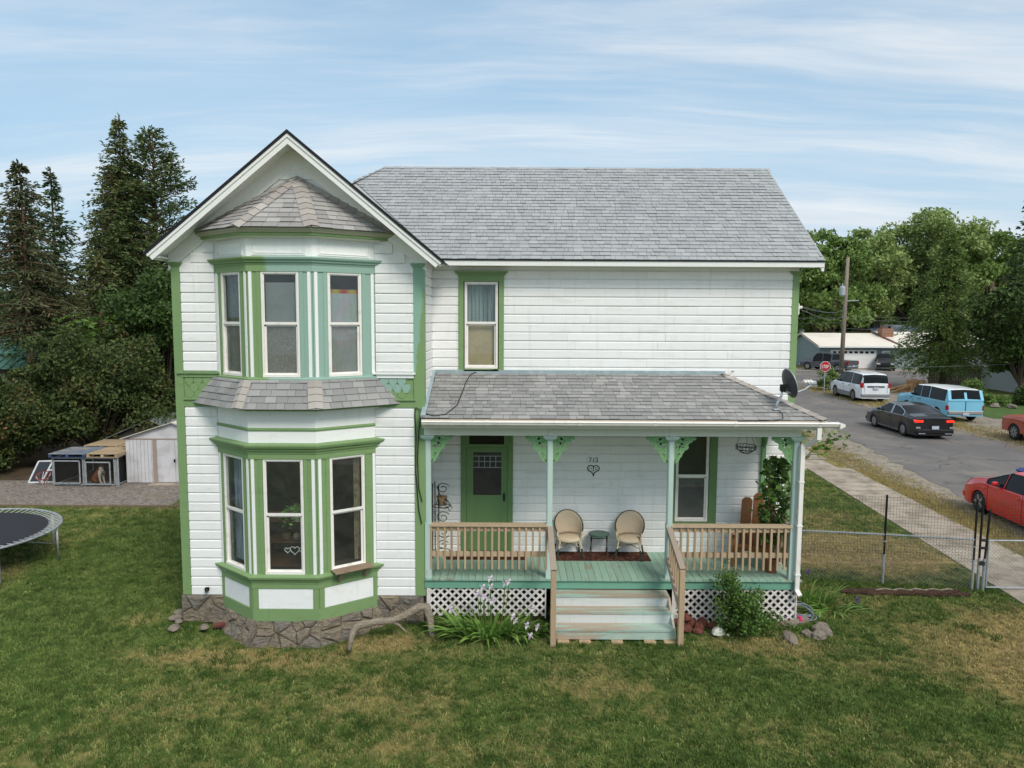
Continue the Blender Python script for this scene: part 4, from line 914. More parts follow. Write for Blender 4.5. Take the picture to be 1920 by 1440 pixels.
b = MB(); b.box(WX1+.03, 5.02, PY+.072, MW-.022, 3.60, 3.62); part('porch_ceiling', b, MT['beam'], HOUSE, world=True)
# porch roof
PO, PZ = 12.28, 3.80; PV = Vector((0, 1.82, .66)); PLV = PV.length; PVn = PV.normalized()
PR = roof_base('porch_roof', [[(-1.56, PO, PZ-.012), (5.46, PO, PZ-.012), (4.16, 14.1, 4.448), (-1.56, 14.1, 4.448)], [(5.46, PO, PZ-.012), (5.46, 14.1, PZ-.012), (4.16, 14.1, 4.448)]], MT['black'], HOUSE)
shingles(PR, (0, PO, PZ), (1, 0, 0), PVn, [(-1.50, -.02), (5.47, -.02), (4.17, PLV), (-1.50, PLV)], MT['shingle_porch'], .138, (.09, .26), 5, 4)
Vr = Vector((-1.3, 0, .66)); shingles(PR, (5.46, PO, PZ), (0, 1, 0), Vr.normalized(), [(0, -.02), (1.8, -.02), (1.8, Vr.length)], MT['shingle_porch'], .138, (.10, .33), 6, 0)
hA, hB = Vector((5.46, PO, PZ)), Vector((4.16, 14.1, 4.46)); caps(PR, hA, hB, inplane(hA, hB, (0, PO, PZ)), inplane(hA, hB, (5.46, 14.1, PZ)), .13, 14, MT['shingle_cap'], 77)
b = MB(); b.box(-1.56, 4.2, MW-.06, MW-.025, 4.44, 4.515); b.faces([(4.12, MW-.027, 4.40), (5.50, MW-.027, 3.72), (5.50, MW-.027, 3.83), (4.12, MW-.027, 4.52)], [(0, 1, 2, 3)]); b.faces([(4.12, MW-.03, 4.47), (5.50, MW-.03, 3.79), (5.48, MW-.16, 3.80), (4.10, MW-.16, 4.478)], [(0, 1, 2, 3)])
b.beam((-1.545, PO+.02, PZ+.03), (-1.545, 14.07, 4.49), .085, .05); part('flashing', b, MT['flash'], PR, world=True)
b = MB(); b.box(-1.56, 5.45, PO+.045, PO+.07, 3.625, 3.785); b.box(5.40, 5.44, PO+.07, MW-.03, 3.625, 3.775); b.box(-1.56, 5.40, PO+.071, PY+.06, 3.626, 3.65); b.box(5.1401, 5.40, PY, MW-.03, 3.626, 3.65); part('porch_eave_board', b, MT['beam'], PR, world=True)
b = MB(); b.box(-1.57, 5.47, PO-.01, PO+.03, PZ-.040, PZ-.013); part('drip_edge', b, mat('tan_drip_edge', S(190, 176, 158), rough=.5), PR, world=True)
g = [(PO+.044, 3.765), (PO-.075, 3.765), (PO-.085, 3.745), (PO-.07, 3.73), (PO-.06, 3.70), (PO-.015, 3.665), (PO+.044, 3.665)]
b = MB(); b.prism(g, -1.56, 5.66, 'x'); GU = part('gutter', b, MT['vinyl'], HOUSE, world=True)
b = MB(); b.prism([(5.661, 3.775), (5.75, 3.74), (5.75, 3.70), (5.661, 3.66)], PO-.09, PO+.05); part('end_spout', b, MT['vinyl'], GU, world=True)
for gx in (-.45, .95, 1.15, 2.45, 3.85, 5.3):
    b = MB(); b.prism([(p[0]-.006 if p[0] < PO else p[0], p[1]+(.004 if p[1] > 3.7 else -.004)) for p in g], gx, gx+.045, 'x'); part('gutter_bracket', b, MT['vinyl'], GU, world=True)
DS = 5.155
b = MB()
for p, q in (((5.33, PO-.01, 3.67), (5.33, PO-.01, 3.46)), ((5.33, PO-.01, 3.47), (DS+.03, PY-.10, 3.30)), ((DS, PY-.12, 3.33), (DS, PY-.12, .66)), ((DS, PY-.12, .68), (DS+.03, PY-.22, .60))): b.beam(p, q, .075, .06, up=(0, 1, 0))
dsp = part('downspout', b, MT['vinyl'], GU, world=True)
for z in (.95, 1.85, 2.65): b = MB(); b.box(DS-.05, DS+.05, PY-.158, PY-.05, z, z+.025); part('strap', b, MT['vinyl'], dsp, world=True)
# railings
def railing(x0, x1, xs):
    R_ = empty_part('porch_railing', HOUSE, ((x0+x1)/2, PY, .84))
    piece('rail_cap', MT['railtop'], R_, x0-.02, x1+.02, PY-.075, PY+.065, 1.800, 1.840)
    piece('upper_rail', MT['railtop'], R_, x0, x1, PY-.025, PY+.015, 1.705, 1.799); piece('lower_rail', MT['railtop'], R_, x0, x1, PY-.025, PY+.015, 1.235, 1.325)
    for x in xs: piece('baluster', MT['rail'], R_, x-.018, x+.018, PY-.062, PY-.026, 1.012+rnd.uniform(-.006, .006), 1.785)
railing(-1.44, .63, [-1.462+.1222*k+.02 for k in range(18)])
railing(2.905, 5.03, [3.061+.1253*k for k in range(16)])
R_ = empty_part('porch_railing', HOUSE, (5.085, 13.3, .84))
piece('rail_cap', MT['railtop'], R_, 5.02, 5.15, PY+.06, MW-.08, 1.790, 1.828); piece('upper_rail', MT['railtop'], R_, 5.065, 5.105, PY+.055, MW-.08, 1.70, 1.789); piece('lower_rail', MT['railtop'], R_, 5.065, 5.105, PY+.055, MW-.08, 1.235, 1.325)
for k in range(10): piece('baluster', MT['rail'], R_, 5.03, 5.064, PY+.13+k*.128, PY+.166+k*.128, 1.01, 1.78)
# stairs
ST = empty_part('porch_stairs', HOUSE, (1.78, 12.2, 0)); sx0, sx1 = .775, 2.815
for i in range(3):
    zt_ = .64-.2*i; yb = PY-.057-.25*i; piece('tread', MT['stairteal'], ST, sx0, sx1, yb-.275, yb-.001, zt_-.04, zt_)
    if i: piece('riser', MT['stairwhite'], ST, sx0+.01, sx1-.01, yb-.012, yb+.008, zt_+.001, zt_+.159)
piece('riser', MT['stairteal'], ST, sx0+.005, sx1-.005, PY-.057-.76, PY-.057-.735, .055, .199)
b = MB()
for xx in (sx0-.02, sx1-.02): b.prism([(PY-.057, .60), (PY-.057, 0), (PY-.80, 0), (PY-.80, .19), (PY-.31, .60)], xx, xx+.038, 'x')
part('stringer', b, MT['stairteal'], ST, world=True)
def stair_rail(xp, xn, zt0, zt1, lower):
    R_ = empty_part('stair_railing', HOUSE, (xn, 12.0, 0))
    b = MB(); b.bevbox(xn-.046, xn+.046, 11.60, 11.692, .0, zt1-.01, .006); nw = part('newel_post', b, MT['rail'], R_, world=True)
    b = MB(); b.beam((xp, PY-.06, zt0), (xn, 11.60, zt1+.01), .10, .038); part('handrail', b, MT['greyrail'], R_, world=True)
    b = MB(); b.beam((xp, PY-.06, zt0-.09), (xn, 11.69, zt1-.07), .036, .085); part('upper_rail', b, MT['greyrail'], R_, world=True)
    if lower:
        b = MB(); b.beam((xp-.03, PY-.06, 1.22), (xn-.03, 11.69, .68), .036, .09); part('lower_rail', b, MT['greyrail'], R_, world=True)
        for k in range(6):
            f = (k+.6)/6.2; yy = PY-.06-f*(PY-.06-11.69); zc = zt0-.06-f*(zt0-zt1); xx = xp+(xn-xp)*f
            b = MB(); b.box(xx-.018, xx+.018, yy-.018, yy+.018, zc-.66, zc-.06); part('baluster', b, MT['rail'], R_, world=True)
    else:
        b = MB(); b.box(xn-.048, xn+.048, 11.694, 11.73, .1, .62); part('brace', b, MT['greyrail'], R_, world=True)
stair_rail(.70, .715, 1.80, 1.33, False); stair_rail(2.845, 2.872, 1.79, 1.36, True)
b = MB(); b.bevbox(3.31, 3.37, MW-.05, MW-.018, .985, 1.08, .006); part('outlet_box', b, mat('grey_outlet', S(120, 124, 126), rough=.5), HOUSE, world=True)
b = MB(); b.tube([(-5.50, WW-.02, .62), (-5.50, WW-.10, .62), (-5.50, WW-.13, .58)], [.022, .022, .026], 8); b.lathe([(.045, 0), (.045, .012)], (-5.50, WW-.10, .62), 10, 'y'); part('hose_bib', b, MT['iron'], HOUSE, world=True)
b = MB(); b.bevbox(5.58, 5.68, 14.2, 14.35, 5.62, 5.86, .02); b.tube([(5.6, 14.28, 5.75), (5.75, 14.26, 5.78)], .03, 8); part('service_box', b, MT['vinyl'], HOUSE, world=True)
# ================================================================== leaf helpers
def leaf_mat(name, c1, c2, c3=None, trans=.25, rough=.55, big=.5):
    b = NB(name); t = b.attr('tone').outputs['Fac']; v = b.coord('pos'); n = b.noise(v, big, 4)
    col = b.mix(t, c1, c2)
    if c3 is not None: col = b.mix(b.math('MULTIPLY', b.ramp(n, .52, .7), b.ramp(t, .4, .9)), col, c3)
    col = b.hsv(col, b.math('ADD', .72, b.math('MULTIPLY', n, .56)))
    p = b.bsdf(col, rough, 0, .25); tr = b.n('ShaderNodeBsdfTranslucent'); b.L(col, tr.inputs[0]); m = b.n('ShaderNodeMixShader'); m.inputs[0].default_value = trans
    b.L(p.outputs[0], m.inputs[1]); b.L(tr.outputs[0], m.inputs[2]); b.L(m.outputs[0], b.out.inputs[0]); return b.m
def leaf_mesh(name, C, size, m, seed=0, aspect=.55, up=.3, dirs=None, fold=.15):
    """C: (N,3) leaf bases; each leaf is a folded diamond of two triangles"""
    g = np.random.default_rng(seed); N = len(C); C = np.asarray(C, float); size = np.broadcast_to(np.asarray(size, float), (N,))*g.uniform(.6, 1.3, N)
    d = g.normal(size=(N, 3)) if dirs is None else np.asarray(dirs, float)+g.normal(size=(N, 3))*.35
    d /= np.linalg.norm(d, axis=1, keepdims=True)+1e-9
    nrm = g.normal(size=(N, 3)); nrm[:, 2] += up*2; s = np.cross(d, nrm); s /= np.linalg.norm(s, axis=1, keepdims=True)+1e-9; n2 = np.cross(s, d)
    L_ = size[:, None]; W = L_*aspect*.5
    P = np.stack([C, C+d*L_*.5+s*W+n2*L_*fold, C+d*L_, C+d*L_*.5-s*W+n2*L_*fold], 1).reshape(-1, 3)
    me = bpy.data.meshes.new(name); idx = np.arange(N)*4
    F = np.stack([idx, idx+1, idx+2, idx, idx+2, idx+3], 1).reshape(-1).astype(np.int32)
    me.vertices.add(len(P)); me.vertices.foreach_set('co', P.ravel()); me.loops.add(len(F)); me.loops.foreach_set('vertex_index', F); me.polygons.add(2*N)
    me.polygons.foreach_set('loop_start', np.arange(2*N, dtype=np.int32)*3); me.update(calc_edges=True)
    a = me.attributes.new('tone', 'FLOAT', 'FACE'); a.data.foreach_set('value', np.repeat(np.clip(g.normal(.5, .25, N), 0, 1), 2).astype(np.float32)); me.materials.append(m); return me
def ell(g, n, c, r, shell=.35):
    """points in an ellipsoid, denser towards its skin"""
    d = g.normal(size=(n, 3)); d /= np.linalg.norm(d, axis=1, keepdims=True); k = g.uniform(0, 1, n)**shell; return np.asarray(c)+d*k[:, None]*np.asarray(r)
# ================================================================== on the porch
def wicker_mat():
    b = NB('natural_wicker'); v = b.coord('obj'); w1 = b.n('ShaderNodeTexWave'); w1.inputs['Scale'].default_value = 26; b.L(v, w1.inputs[0]); w2 = b.n('ShaderNodeTexWave', bands_direction='Z'); w2.inputs['Scale'].default_value = 34; b.L(v, w2.inputs[0])
    h = b.math('MULTIPLY', w1.outputs['Fac'], w2.outputs['Fac']); col = b.mix(h, S(200, 182, 154), S(230, 216, 194)); b.bsdf(col, .7, 0, .2, h, .6, .006); return b.m
WK = wicker_mat(); WKD = mat('dark_green_cane', S(36, 48, 44), S(60, 70, 62), 20, kind='obj', rough=.5); WKL = mat('pale_cane', S(206, 192, 166), S(170, 150, 120), 20, kind='obj', rough=.6)
def wicker_chair(label, loc, rz):
    t = thing('wicker_chair', label, 'chair', loc, rz, 'wicker chairs on the porch'); R0 = .27
    b = MB(); n = 18; rows = 8; P = []
    for j in range(rows+1):
        f = j/rows
        for i in range(n+1):
            a = rad(-118)+rad(236)*i/n; h = .40+(.10+.36*max(0, math.cos(a*.70))**1.3)*f; r = R0*(.88+.16*f); P.append((r*math.sin(a), r*math.cos(a)*.92, h))
    fs = [(j*(n+1)+i, j*(n+1)+i+1, (j+1)*(n+1)+i+1, (j+1)*(n+1)+i) for j in range(rows) for i in range(n)]
    b.faces(P, fs); bk = part('backrest', b, WK, t, smooth=True); md = bk.modifiers.new('solid', 'SOLIDIFY'); md.thickness = .014
    b = MB(); b.tube([P[rows*(n+1)+i] for i in range(n+1)], .014, 8); part('rim', b, WKD, t, smooth=True)
    b = MB(); b.lathe([(.01, .405), (.20, .405), (.235, .39), (.245, .36), (.235, .335), (.20, .33), (.0, .33)], (0, -.02, 0), 24, sy=.95); part('seat', b, WK, t, smooth=True)
    for sx in (-1, 1):
        for sy in (-1, 1):
            lg = MB(); lg.tube([(sx*.19, sy*.16, .37), (sx*.225, sy*.19, .19)], .017, 8); o = part('leg', lg, WKL, t)
            lg = MB(); lg.tube([(sx*.225, sy*.19, .20), (sx*.262, sy*.225, .0)], .0175, 8); part('leg_wrap', lg, WKD, o)
        a = MB(); a.tube([P[rows*(n+1)+(0 if sx < 0 else n)], (sx*.235, -.17, .42), (sx*.20, -.16, .35)], .015, 8); part('arm_support', a, WKL, t)
    for a0, a1 in (((-.21, -.17, .22), (.21, .17, .22)), ((.21, -.17, .225), (-.21, .17, .225))): b = MB(); b.tube([a0, ((a0[0]+a1[0])/2, 0, .255), a1], .011, 6); part('stretcher', b, WKL, t)
    return t
wicker_chair('wicker tub chair with dark rim, beside the door end of the rug', (1.135, 13.79, .850), rad(5)); wicker_chair('wicker tub chair with dark rim, beside the porch window', (2.335, 13.76, .850), rad(-14))
t = thing('side_table', 'small round dark green metal side table between wicker chairs', 'table', (1.745, 13.86, .850))
b = MB(); b.lathe([(.0, .445), (.19, .445), (.205, .44), (.208, .425), (.20, .415), (.0, .415)], n=28); part('tabletop', b, mat('speckled_green_top', S(52, 84, 72), S(92, 120, 104), 30, kind='obj', rough=.35), t, smooth=False)
for sx in (-1, 1):
    for sy in (-1, 1): b = MB(); b.tube([(sx*.15, sy*.12, .42), (sx*.165, -sy*.14, .0)], .009, 6); part('leg', b, MT['iron'], t)
b = MB(); b.tube([(-.155, -.09, .36), (.155, -.09, .36)], .008, 6); part('crossbar', b, MT['iron'], t); b = MB(); b.tube([(-.155, .09, .36), (.155, .09, .36)], .008, 6); part('crossbar', b, MT['iron'], t)
def rug_mat():
    b = NB('woven_rug'); v = b.coord('obj', (1, 1, 1)); vo = b.n('ShaderNodeTexVoronoi'); vo.inputs['Scale'].default_value = 11; b.L(v, vo.inputs['Vector']); n = b.noise(v, 14, 5)
    col = b.mix(b.ramp(vo.outputs['Distance'], .25, .45), S(104, 70, 58), S(70, 44, 38)); col = b.mix(b.math('MULTIPLY', b.ramp(n, .5, .7), .5), col, S(128, 104, 84)); b.bsdf(col, .95, 0, .05, n, .5, .01); return b.m
b = MB(); b.box(-.94, .94, -.265, .265, 0, .007); o = part('rug', b, rug_mat(), None); o.location = (1.79, 13.785, .8425); tag(o, 'long reddish brown runner rug under the wicker chairs', 'rug')
b = MB(); b.box(-.85, .75, -.25, .25, 0, .007); o = part('door_mat', b, rug_mat(), None); o.location = (-.45, 13.80, .8425); tag(o, 'brown runner mat before the green front door', 'mat')
# baker's rack of black scrolls
t = thing('plant_stand', 'black wrought iron plant stand with scrolls behind porch railing', 'plant stand', (-1.38, 13.62, .842))
for x, y in ((-.15, -.02), (-.02, -.12), (-.12, .14)): b = MB(); b.tube([(x, y, 0), (x, y, 1.50)], .011, 6); part('upright', b, MT['iron'], t)
for z in (.15, .62, 1.05):
    b = MB(); b.tube([(.17*math.cos(a)+.02, .15*math.sin(a), z) for a in [2*PI*k/18 for k in range(19)]], .008, 6); part('shelf_ring', b, MT['iron'], t)
for k, (z, r, s_) in enumerate(((1.42, .11, 1), (1.15, .13, -1), (.85, .12, 1), (.55, .11, -1), (.30, .10, 1))):
    pts = [(.0+r*1.2*(1-.75*i/26)*math.cos(2.6*PI*i/26+.6)+.06, -.10-.02*math.sin(i), z+s_*r*(1-.75*i/26)*math.sin(2.6*PI*i/26+.6)) for i in range(27)]; b = MB(); b.tube(pts, .008, 6); part('scroll', b, MT['iron'], t)
b = MB(); b.tube([(-.06, -.08, 1.45), (.05, -.10, 1.18), (.20, -.12, .98), (.24, -.12, 1.05), (.12, -.10, 1.22)], .008, 6); part('scroll', b, MT['iron'], t)
b = MB(); b.lathe([(.06, .0), (.105, .16), (.11, .18), (.09, .18), (.0, .17)], (.03, -.04, 1.07), 14); part('planter', b, mat('burlap_planter', S(142, 122, 92), S(110, 92, 66), 20, kind='obj'), t)
b = MB()
b.tube([(0, 0, .17+.17*math.cos(a)) if False else (0.0, .05*math.sin(a*2), .34*(a/PI/2)) for a in [2*PI*k/16 for k in range(17)]], .010, 6)
for z in (.06, .16, .26): b.tube([(0, .05*math.cos(a), z+.04*math.sin(a)) for a in [2*PI*k/10 for k in range(11)]], .007, 5)
o = part('wall_ornament', b, MT['iron'], None); o.location = (WX1+.035, 13.2, 2.50); tag(o, 'thin black iron scroll hanging on wing wall by the porch bracket', 'ornament')
# house number and heart, on the wall
ink = mat('black_paint', S(20, 20, 20), rough=.6)
def stroke(b, pts, r): b.tube([(p[0], 0, p[1]) for p in pts], r, 6)
for nm, ch, x, pts in (('house_numeral', 'seven', 1.565, [(-.022, .03), (-.015, .042), (.03, .036), (.012, .0), (-.006, -.045)]), ('house_numeral', 'one', 1.635, [(.012, .042), (-.006, -.045)]), ('house_numeral', 'three', 1.70, [(-.02, .034), (.0, .044), (.022, .03), (.0, .004), (.02, -.012), (.012, -.038), (-.012, -.046), (-.026, -.034)])):
    b = MB(); stroke(b, pts, .0075); o = part(nm, b, ink, None); o.location = (x, MW-.030, 2.725); tag(o, f'black painted numeral {ch} on the white porch wall', 'numeral', 'house number on the porch wall')
HT = thing('heart_sign', 'black heart outline with initials M and D on porch wall', 'sign', (1.637, MW-.030, 2.50))
b = MB(); hp_ = [(0, .055)]+[(.055+.062*math.cos(a)-.0, .052+.058*math.sin(a)) for a in [rad(150-13*k) for k in range(18)]]+[(.03, -.03), (.008, -.06), (0, -.11)]
stroke(b, hp_, .010); stroke(b, [(-p[0], p[1]) for p in hp_], .010); stroke(b, [(0, .10), (0, .02)], .008); part('heart', b, ink, HT)
b = MB(); stroke(b, [(-.09, .025), (-.088, .075), (-.065, .045), (-.042, .075), (-.04, .025)], .005); part('letter_m', b, ink, HT)
b = MB(); stroke(b, [(.045, .025), (.045, .075), (.07, .072), (.085, .05), (.07, .028), (.045, .025)], .005); part('letter_d', b, ink, HT)
b = MB(); stroke(b, [(-.014, .008), (.014, .008)], .005); stroke(b, [(0, .024), (0, -.008)], .005); part('plus_mark', b, ink, HT)
# hanging wire basket
t = thing('hanging_basket', 'empty wire hanging basket under the porch ceiling', 'basket', (4.415, 13.3, 3.02)); wire = mat('basket_wire', S(70, 68, 62), rough=.5, metal=.5)
for k, (z, r) in enumerate(((.0, .05), (.03, .11), (.08, .165), (.15, .19))): b = MB(); b.tube([(r*math.cos(a), r*math.sin(a), z) for a in [2*PI*i/20 for i in range(21)]], .005, 5); part('hoop', b, wire, t)
for k in range(10):
    a = 2*PI*k/10; b = MB(); b.tube([(r*math.cos(a), r*math.sin(a), z) for z, r in ((.0, .05), (.03, .11), (.08, .165), (.15, .19))], .004, 5); part('rib', b, wire, t)
    b = MB(); b.tube([(.185*math.cos(a+.31*math.sin(q)), .185*math.sin(a+.31*math.sin(q)), .115+.045*math.cos(q)) for q in [2*PI*i/12 for i in range(13)]], .004, 5); part('loop', b, wire, t)
for a in (.3, 2.4, 4.5): b = MB(); b.tube([(.19*math.cos(a), .19*math.sin(a), .15), (0, 0, .56)], .004, 5); part('chain', b, wire, t)
# Adirondack chair and the maple in a pot
cw = paint('brown_stained_wood', S(150, 100, 62), S(120, 76, 44), .3, S(110, 74, 48), .12, stretch=(3, 3, .6)); cg = paint('grey_arm_wood', S(156, 128, 100), S(120, 94, 70), .3, S(120, 98, 78), .1)
t = thing('garden_chair', 'brown wooden Adirondack chair at the railed end of porch', 'chair', (4.68, 13.42, .842), rad(-28))
for k, (x, w, h) in enumerate(((-.215, .20, 1.20), (.0, .20, 1.30), (.215, .20, 1.20))):
    b = MB(); pr = [(x-w/2, .30), (x+w/2, .30), (x+w/2, h-.05), (x+w/4, h), (x-w/4, h-.005), (x-w/2, h-.06)]; lean = lambda z, y: (0, y+.22*(z-.3), z)
    P = [(px, .12+.25*(pz-.3), pz) for px, pz in pr]+[(px, .145+.25*(pz-.3), pz) for px, pz in pr]; n = len(pr)
    b.faces(P, [tuple(range(n)), tuple(range(2*n-1, n-1, -1))]+[(i, (i+1) % n, n+(i+1) % n, n+i) for i in range(n)]); part('back_slat', b, cw, t)
for k in range(5): b = MB(); y = -.36+k*.115; b.beam((-.27, y, .42-.10*(y+.36)/.5), (.27, y, .42-.10*(y+.36)/.5), .10, .022); part('seat_slat', b, cw, t)
for sx in (-1, 1):
    b = MB(); b.prism([(sx*.24, -.42), (sx*.40, -.42), (sx*.42, -.30), (sx*.37, .22), (sx*.27, .22)], .63, .655, 'z'); part('armrest', b, cg, t)
    b = MB(); b.box(sx*.31-.045, sx*.31+.045, -.36, -.335, 0, .63); part('leg', b, cw, t); b = MB(); b.beam((sx*.285, -.38, .37), (sx*.285, .42, .06), .025, .12); part('leg', b, cw, t)
b = MB(); b.beam((-.27, .20, .64), (.27, .20, .64), .03, .09); part('crossbar', b, cw, t); b = MB(); b.beam((-.28, -.37, .40), (.28, -.37, .40), .022, .11); part('crossbar', b, cw, t)
ML = leaf_mat('maple_leaf', S(52, 76, 36), S(98, 130, 60), trans=.3); BK = mat('young_bark', S(104, 88, 68), S(80, 66, 52), 20, kind='obj', rough=.9)
def maple_leaves(C, size, seed, m):
    """five-lobed flat leaves"""
    g = random.Random(seed); b = MB()
    out = [(0, -.1), (.22, -.18), (.20, .0), (.52, .02), (.36, .22), (.40, .40), (.16, .34), (0, .66), (-.16, .34), (-.40, .40), (-.36, .22), (-.52, .02), (-.20, .0), (-.22, -.18)]
    for c in C:
        s_ = size*g.uniform(.6, 1.25); M = (Matrix.Rotation(g.uniform(0, 2*PI), 4, 'Z') @ Matrix.Rotation(g.uniform(.2, 1.35), 4, 'X') @ Matrix.Rotation(g.uniform(-.5, .5), 4, 'Y')); b.ct = g.uniform(.01, 1)
        o = len(b.v); P = [Vector(c)+M @ Vector((x*s_, y*s_, -.12*s_*abs(x))) for x, y in out]+[Vector(c)+M @ Vector((0, .15*s_, .05*s_))]
        b.faces([tuple(p) for p in P], [(i, (i+1) % 14, 14) for i in range(14)])
    return b
t = thing('potted_maple', 'young maple in a pot climbing beside the porch corner post', 'plant', (4.86, 12.98, .842))
b = MB(); b.lathe([(.10, 0), (.14, .24), (.15, .26), (.13, .26), (.12, .22), (.0, .22)], n=16); part('pot', b, mat('clay_pot', S(140, 92, 70), S(110, 76, 60), 10, kind='obj'), t)
b = MB(); r = random.Random(5); tips = []
for k in range(9):
    a = r.uniform(0, 2*PI); h = r.uniform(.9, 2.1); sp = r.uniform(.05, .26); p = [(0, 0, .2), (sp*.3*math.cos(a), sp*.3*math.sin(a), h*.4), (sp*math.cos(a), sp*math.sin(a), h*.8), (sp*1.2*math.cos(a), sp*1.2*math.sin(a), h)]; b.tube(p, [.012, .009, .006, .003], 5); tips += [(q, h) for q in p[1:]]
part('stem', b, BK, t)
C = []
for k in range(480):
    (p, h) = tips[r.randrange(len(tips))]; f = r.uniform(0, 1); z = .55+1.6*f**.9; w = .34*(1-.55*(z-.5)/1.7); C.append((p[0]*.6+r.uniform(-w, w)+.02, p[1]*.6+r.uniform(-w, w)*.8, z))
part('foliage', maple_leaves(C, .15, 6, ML), ML, t, fix=False)
ML2 = leaf_mat('maple_leaf_light', S(70, 98, 40), S(126, 160, 76), trans=.35)
t = thing('maple_sapling', 'light green maple sapling behind the downspout corner', 'sapling', (5.95, 14.9, 0))
b = MB(); b.tube([(0, 0, 0), (-.05, .0, 1.2), (.0, -.05, 2.4), (.15, -.1, 3.2)], [.035, .03, .02, .01], 7)
for e in ((.9, -.15, 3.05), (.6, -.3, 2.75), (.45, .2, 3.35), (.05, -.1, 2.6), (-.3, .1, 3.1)): b.tube([(0, -.05, 2.4), (e[0]*.5, e[1]*.5, (e[2]+2.5)/2+.1), e], [.014, .009, .004], 5)
part('trunk', b, BK, t); C = []; r = random.Random(8)
for e in ((.9, -.15, 3.0), (.7, -.2, 3.1), (.5, -.25, 2.85), (.3, -.1, 3.15), (.05, -.1, 2.7), (-.1, 0, 3.1), (.45, .2, 3.3), (-.1, -.1, 2.2)):
    for k in range(17): C.append((e[0]+r.gauss(0, .13), e[1]+r.gauss(0, .13), e[2]+r.gauss(0, .10)))
part('crown', maple_leaves(C, .13, 9, ML2), ML2, t, fix=False)
# ================================================================== fixed to the house
t = thing('satellite_dish', 'dark grey satellite dish on bent mast standing on porch roof', 'satellite dish', (4.70, 12.64, 3.93))
lg = mat('light_grey_metal', S(176, 182, 186), S(150, 156, 160), 10, kind='obj', rough=.45, metal=.3); dk = mat('dish_grey', S(72, 74, 78), S(58, 60, 64), 12, kind='obj', rough=.5)
b = MB(); b.bevbox(-.06, .06, -.09, .09, .0, .03, .008); part('foot', b, lg, t); b = MB(); b.tube([(0, 0, .02), (.02, 0, .12), (.09, .0, .24), (.11, 0, .38)], .022, 10); part('mast', b, lg, t, smooth=True)
aim = Vector((.95, .14, .28)).normalized(); rt = aim.orthogonal(); up_ = (Vector((0, 0, 1))-aim*aim.z).normalized(); rt = up_.cross(aim)
dc = Vector((.19, .02, .46)); b = MB(); rings = 7; n = 30; P = [tuple(dc)]
for j in range(1, rings+1):
    for i in range(n):
        a = 2*PI*i/n; q = j/rings; P.append(tuple(dc+rt*(.235*q*math.cos(a))+up_*(.265*q*math.sin(a))+aim*(.06*q*q)))
fs = [(0, 1+i, 1+(i+1) % n) for i in range(n)]+[(1+(j-1)*n+i, 1+j*n+i, 1+j*n+(i+1) % n, 1+(j-1)*n+(i+1) % n) for j in range(1, rings) for i in range(n)]
b.faces(P, fs); o = part('reflector', b, dk, t, smooth=True); md = o.modifiers.new('solid', 'SOLIDIFY'); md.thickness = .012
b = MB(); b.tube(P[-n:]+[P[-n]], .009, 6); part('reflector_rim', b, lg, t)
b = MB(); b.bevbox(.07, .16, -.05, .05, .33, .46, .012); part('back_bracket', b, MT['iron'], t)
b = MB(); b.tube([(.14, .0, .33), (.32, .01, .30), (.52, .03, .37), (.66, .06, .47)], .016, 8); part('feed_arm', b, lg, t, smooth=True)
for k, dx in enumerate((-.055, .0, .055)): b = MB(); b.tube([(.60+dx, .05, .49), (.60+dx-.05, .045, .52)], [.028, .034], 10); part('feed_horn', b, MT['vinyl'], t)
b = MB(); b.bevbox(.57, .73, .03, .09, .45, .52, .015); part('receiver', b, lg, t)
cable = mat('black_cable', S(28, 30, 30), rough=.5)
b = MB(); b.tube([(-1.72, WW-.05, 3.85), (-1.70, WW-.06, 3.4), (-1.71, WW-.055, 2.8), (-1.66, WW-.06, 2.1), (-1.61, WW-.06, 1.85)], .009, 6); b.tube([(-1.62, WW-.05, 3.80), (-1.655, WW-.06, 3.5), (-1.675, WW-.055, 3.0), (-1.66, WW-.05, 2.5), (-1.60, WW-.06, 2.25)], .008, 6); b.tube([(-1.72, WW-.05, 3.85), (-1.70, WW-.05, 3.95), (-1.64, WW-.06, 3.92), (-1.56, WW-.12, 3.87)], .008, 6)
tag(part('cable', b, cable, None), 'black cables stapled down the green corner board beside porch', 'cable')
b = MB(); pv = lambda x, v: (x, PO+v*PVn.y, PZ+v*PVn.z+.03)
b.tube([pv(-1.52, .12), pv(-1.35, .03), pv(-1.15, .10), pv(-.98, .45), pv(-.92, .95), pv(-.88, 1.45), pv(-.80, 1.80), pv(-.68, 1.90), (-.3, MW-.07, 4.525)], .008, 6); tag(part('cable', b, cable, None), 'black cable looping down over the porch roof shingles', 'cable')
b = MB(); b.tube([(4.72, 12.60, 3.95), (4.75, 12.45, 3.89), (4.70, 12.27, 3.82), (4.4, 12.22, 3.79), (3.9, 12.235, 3.78)], .006, 5); tag(part('cable', b, cable, None), 'thin black cable from satellite dish foot to the gutter', 'cable')
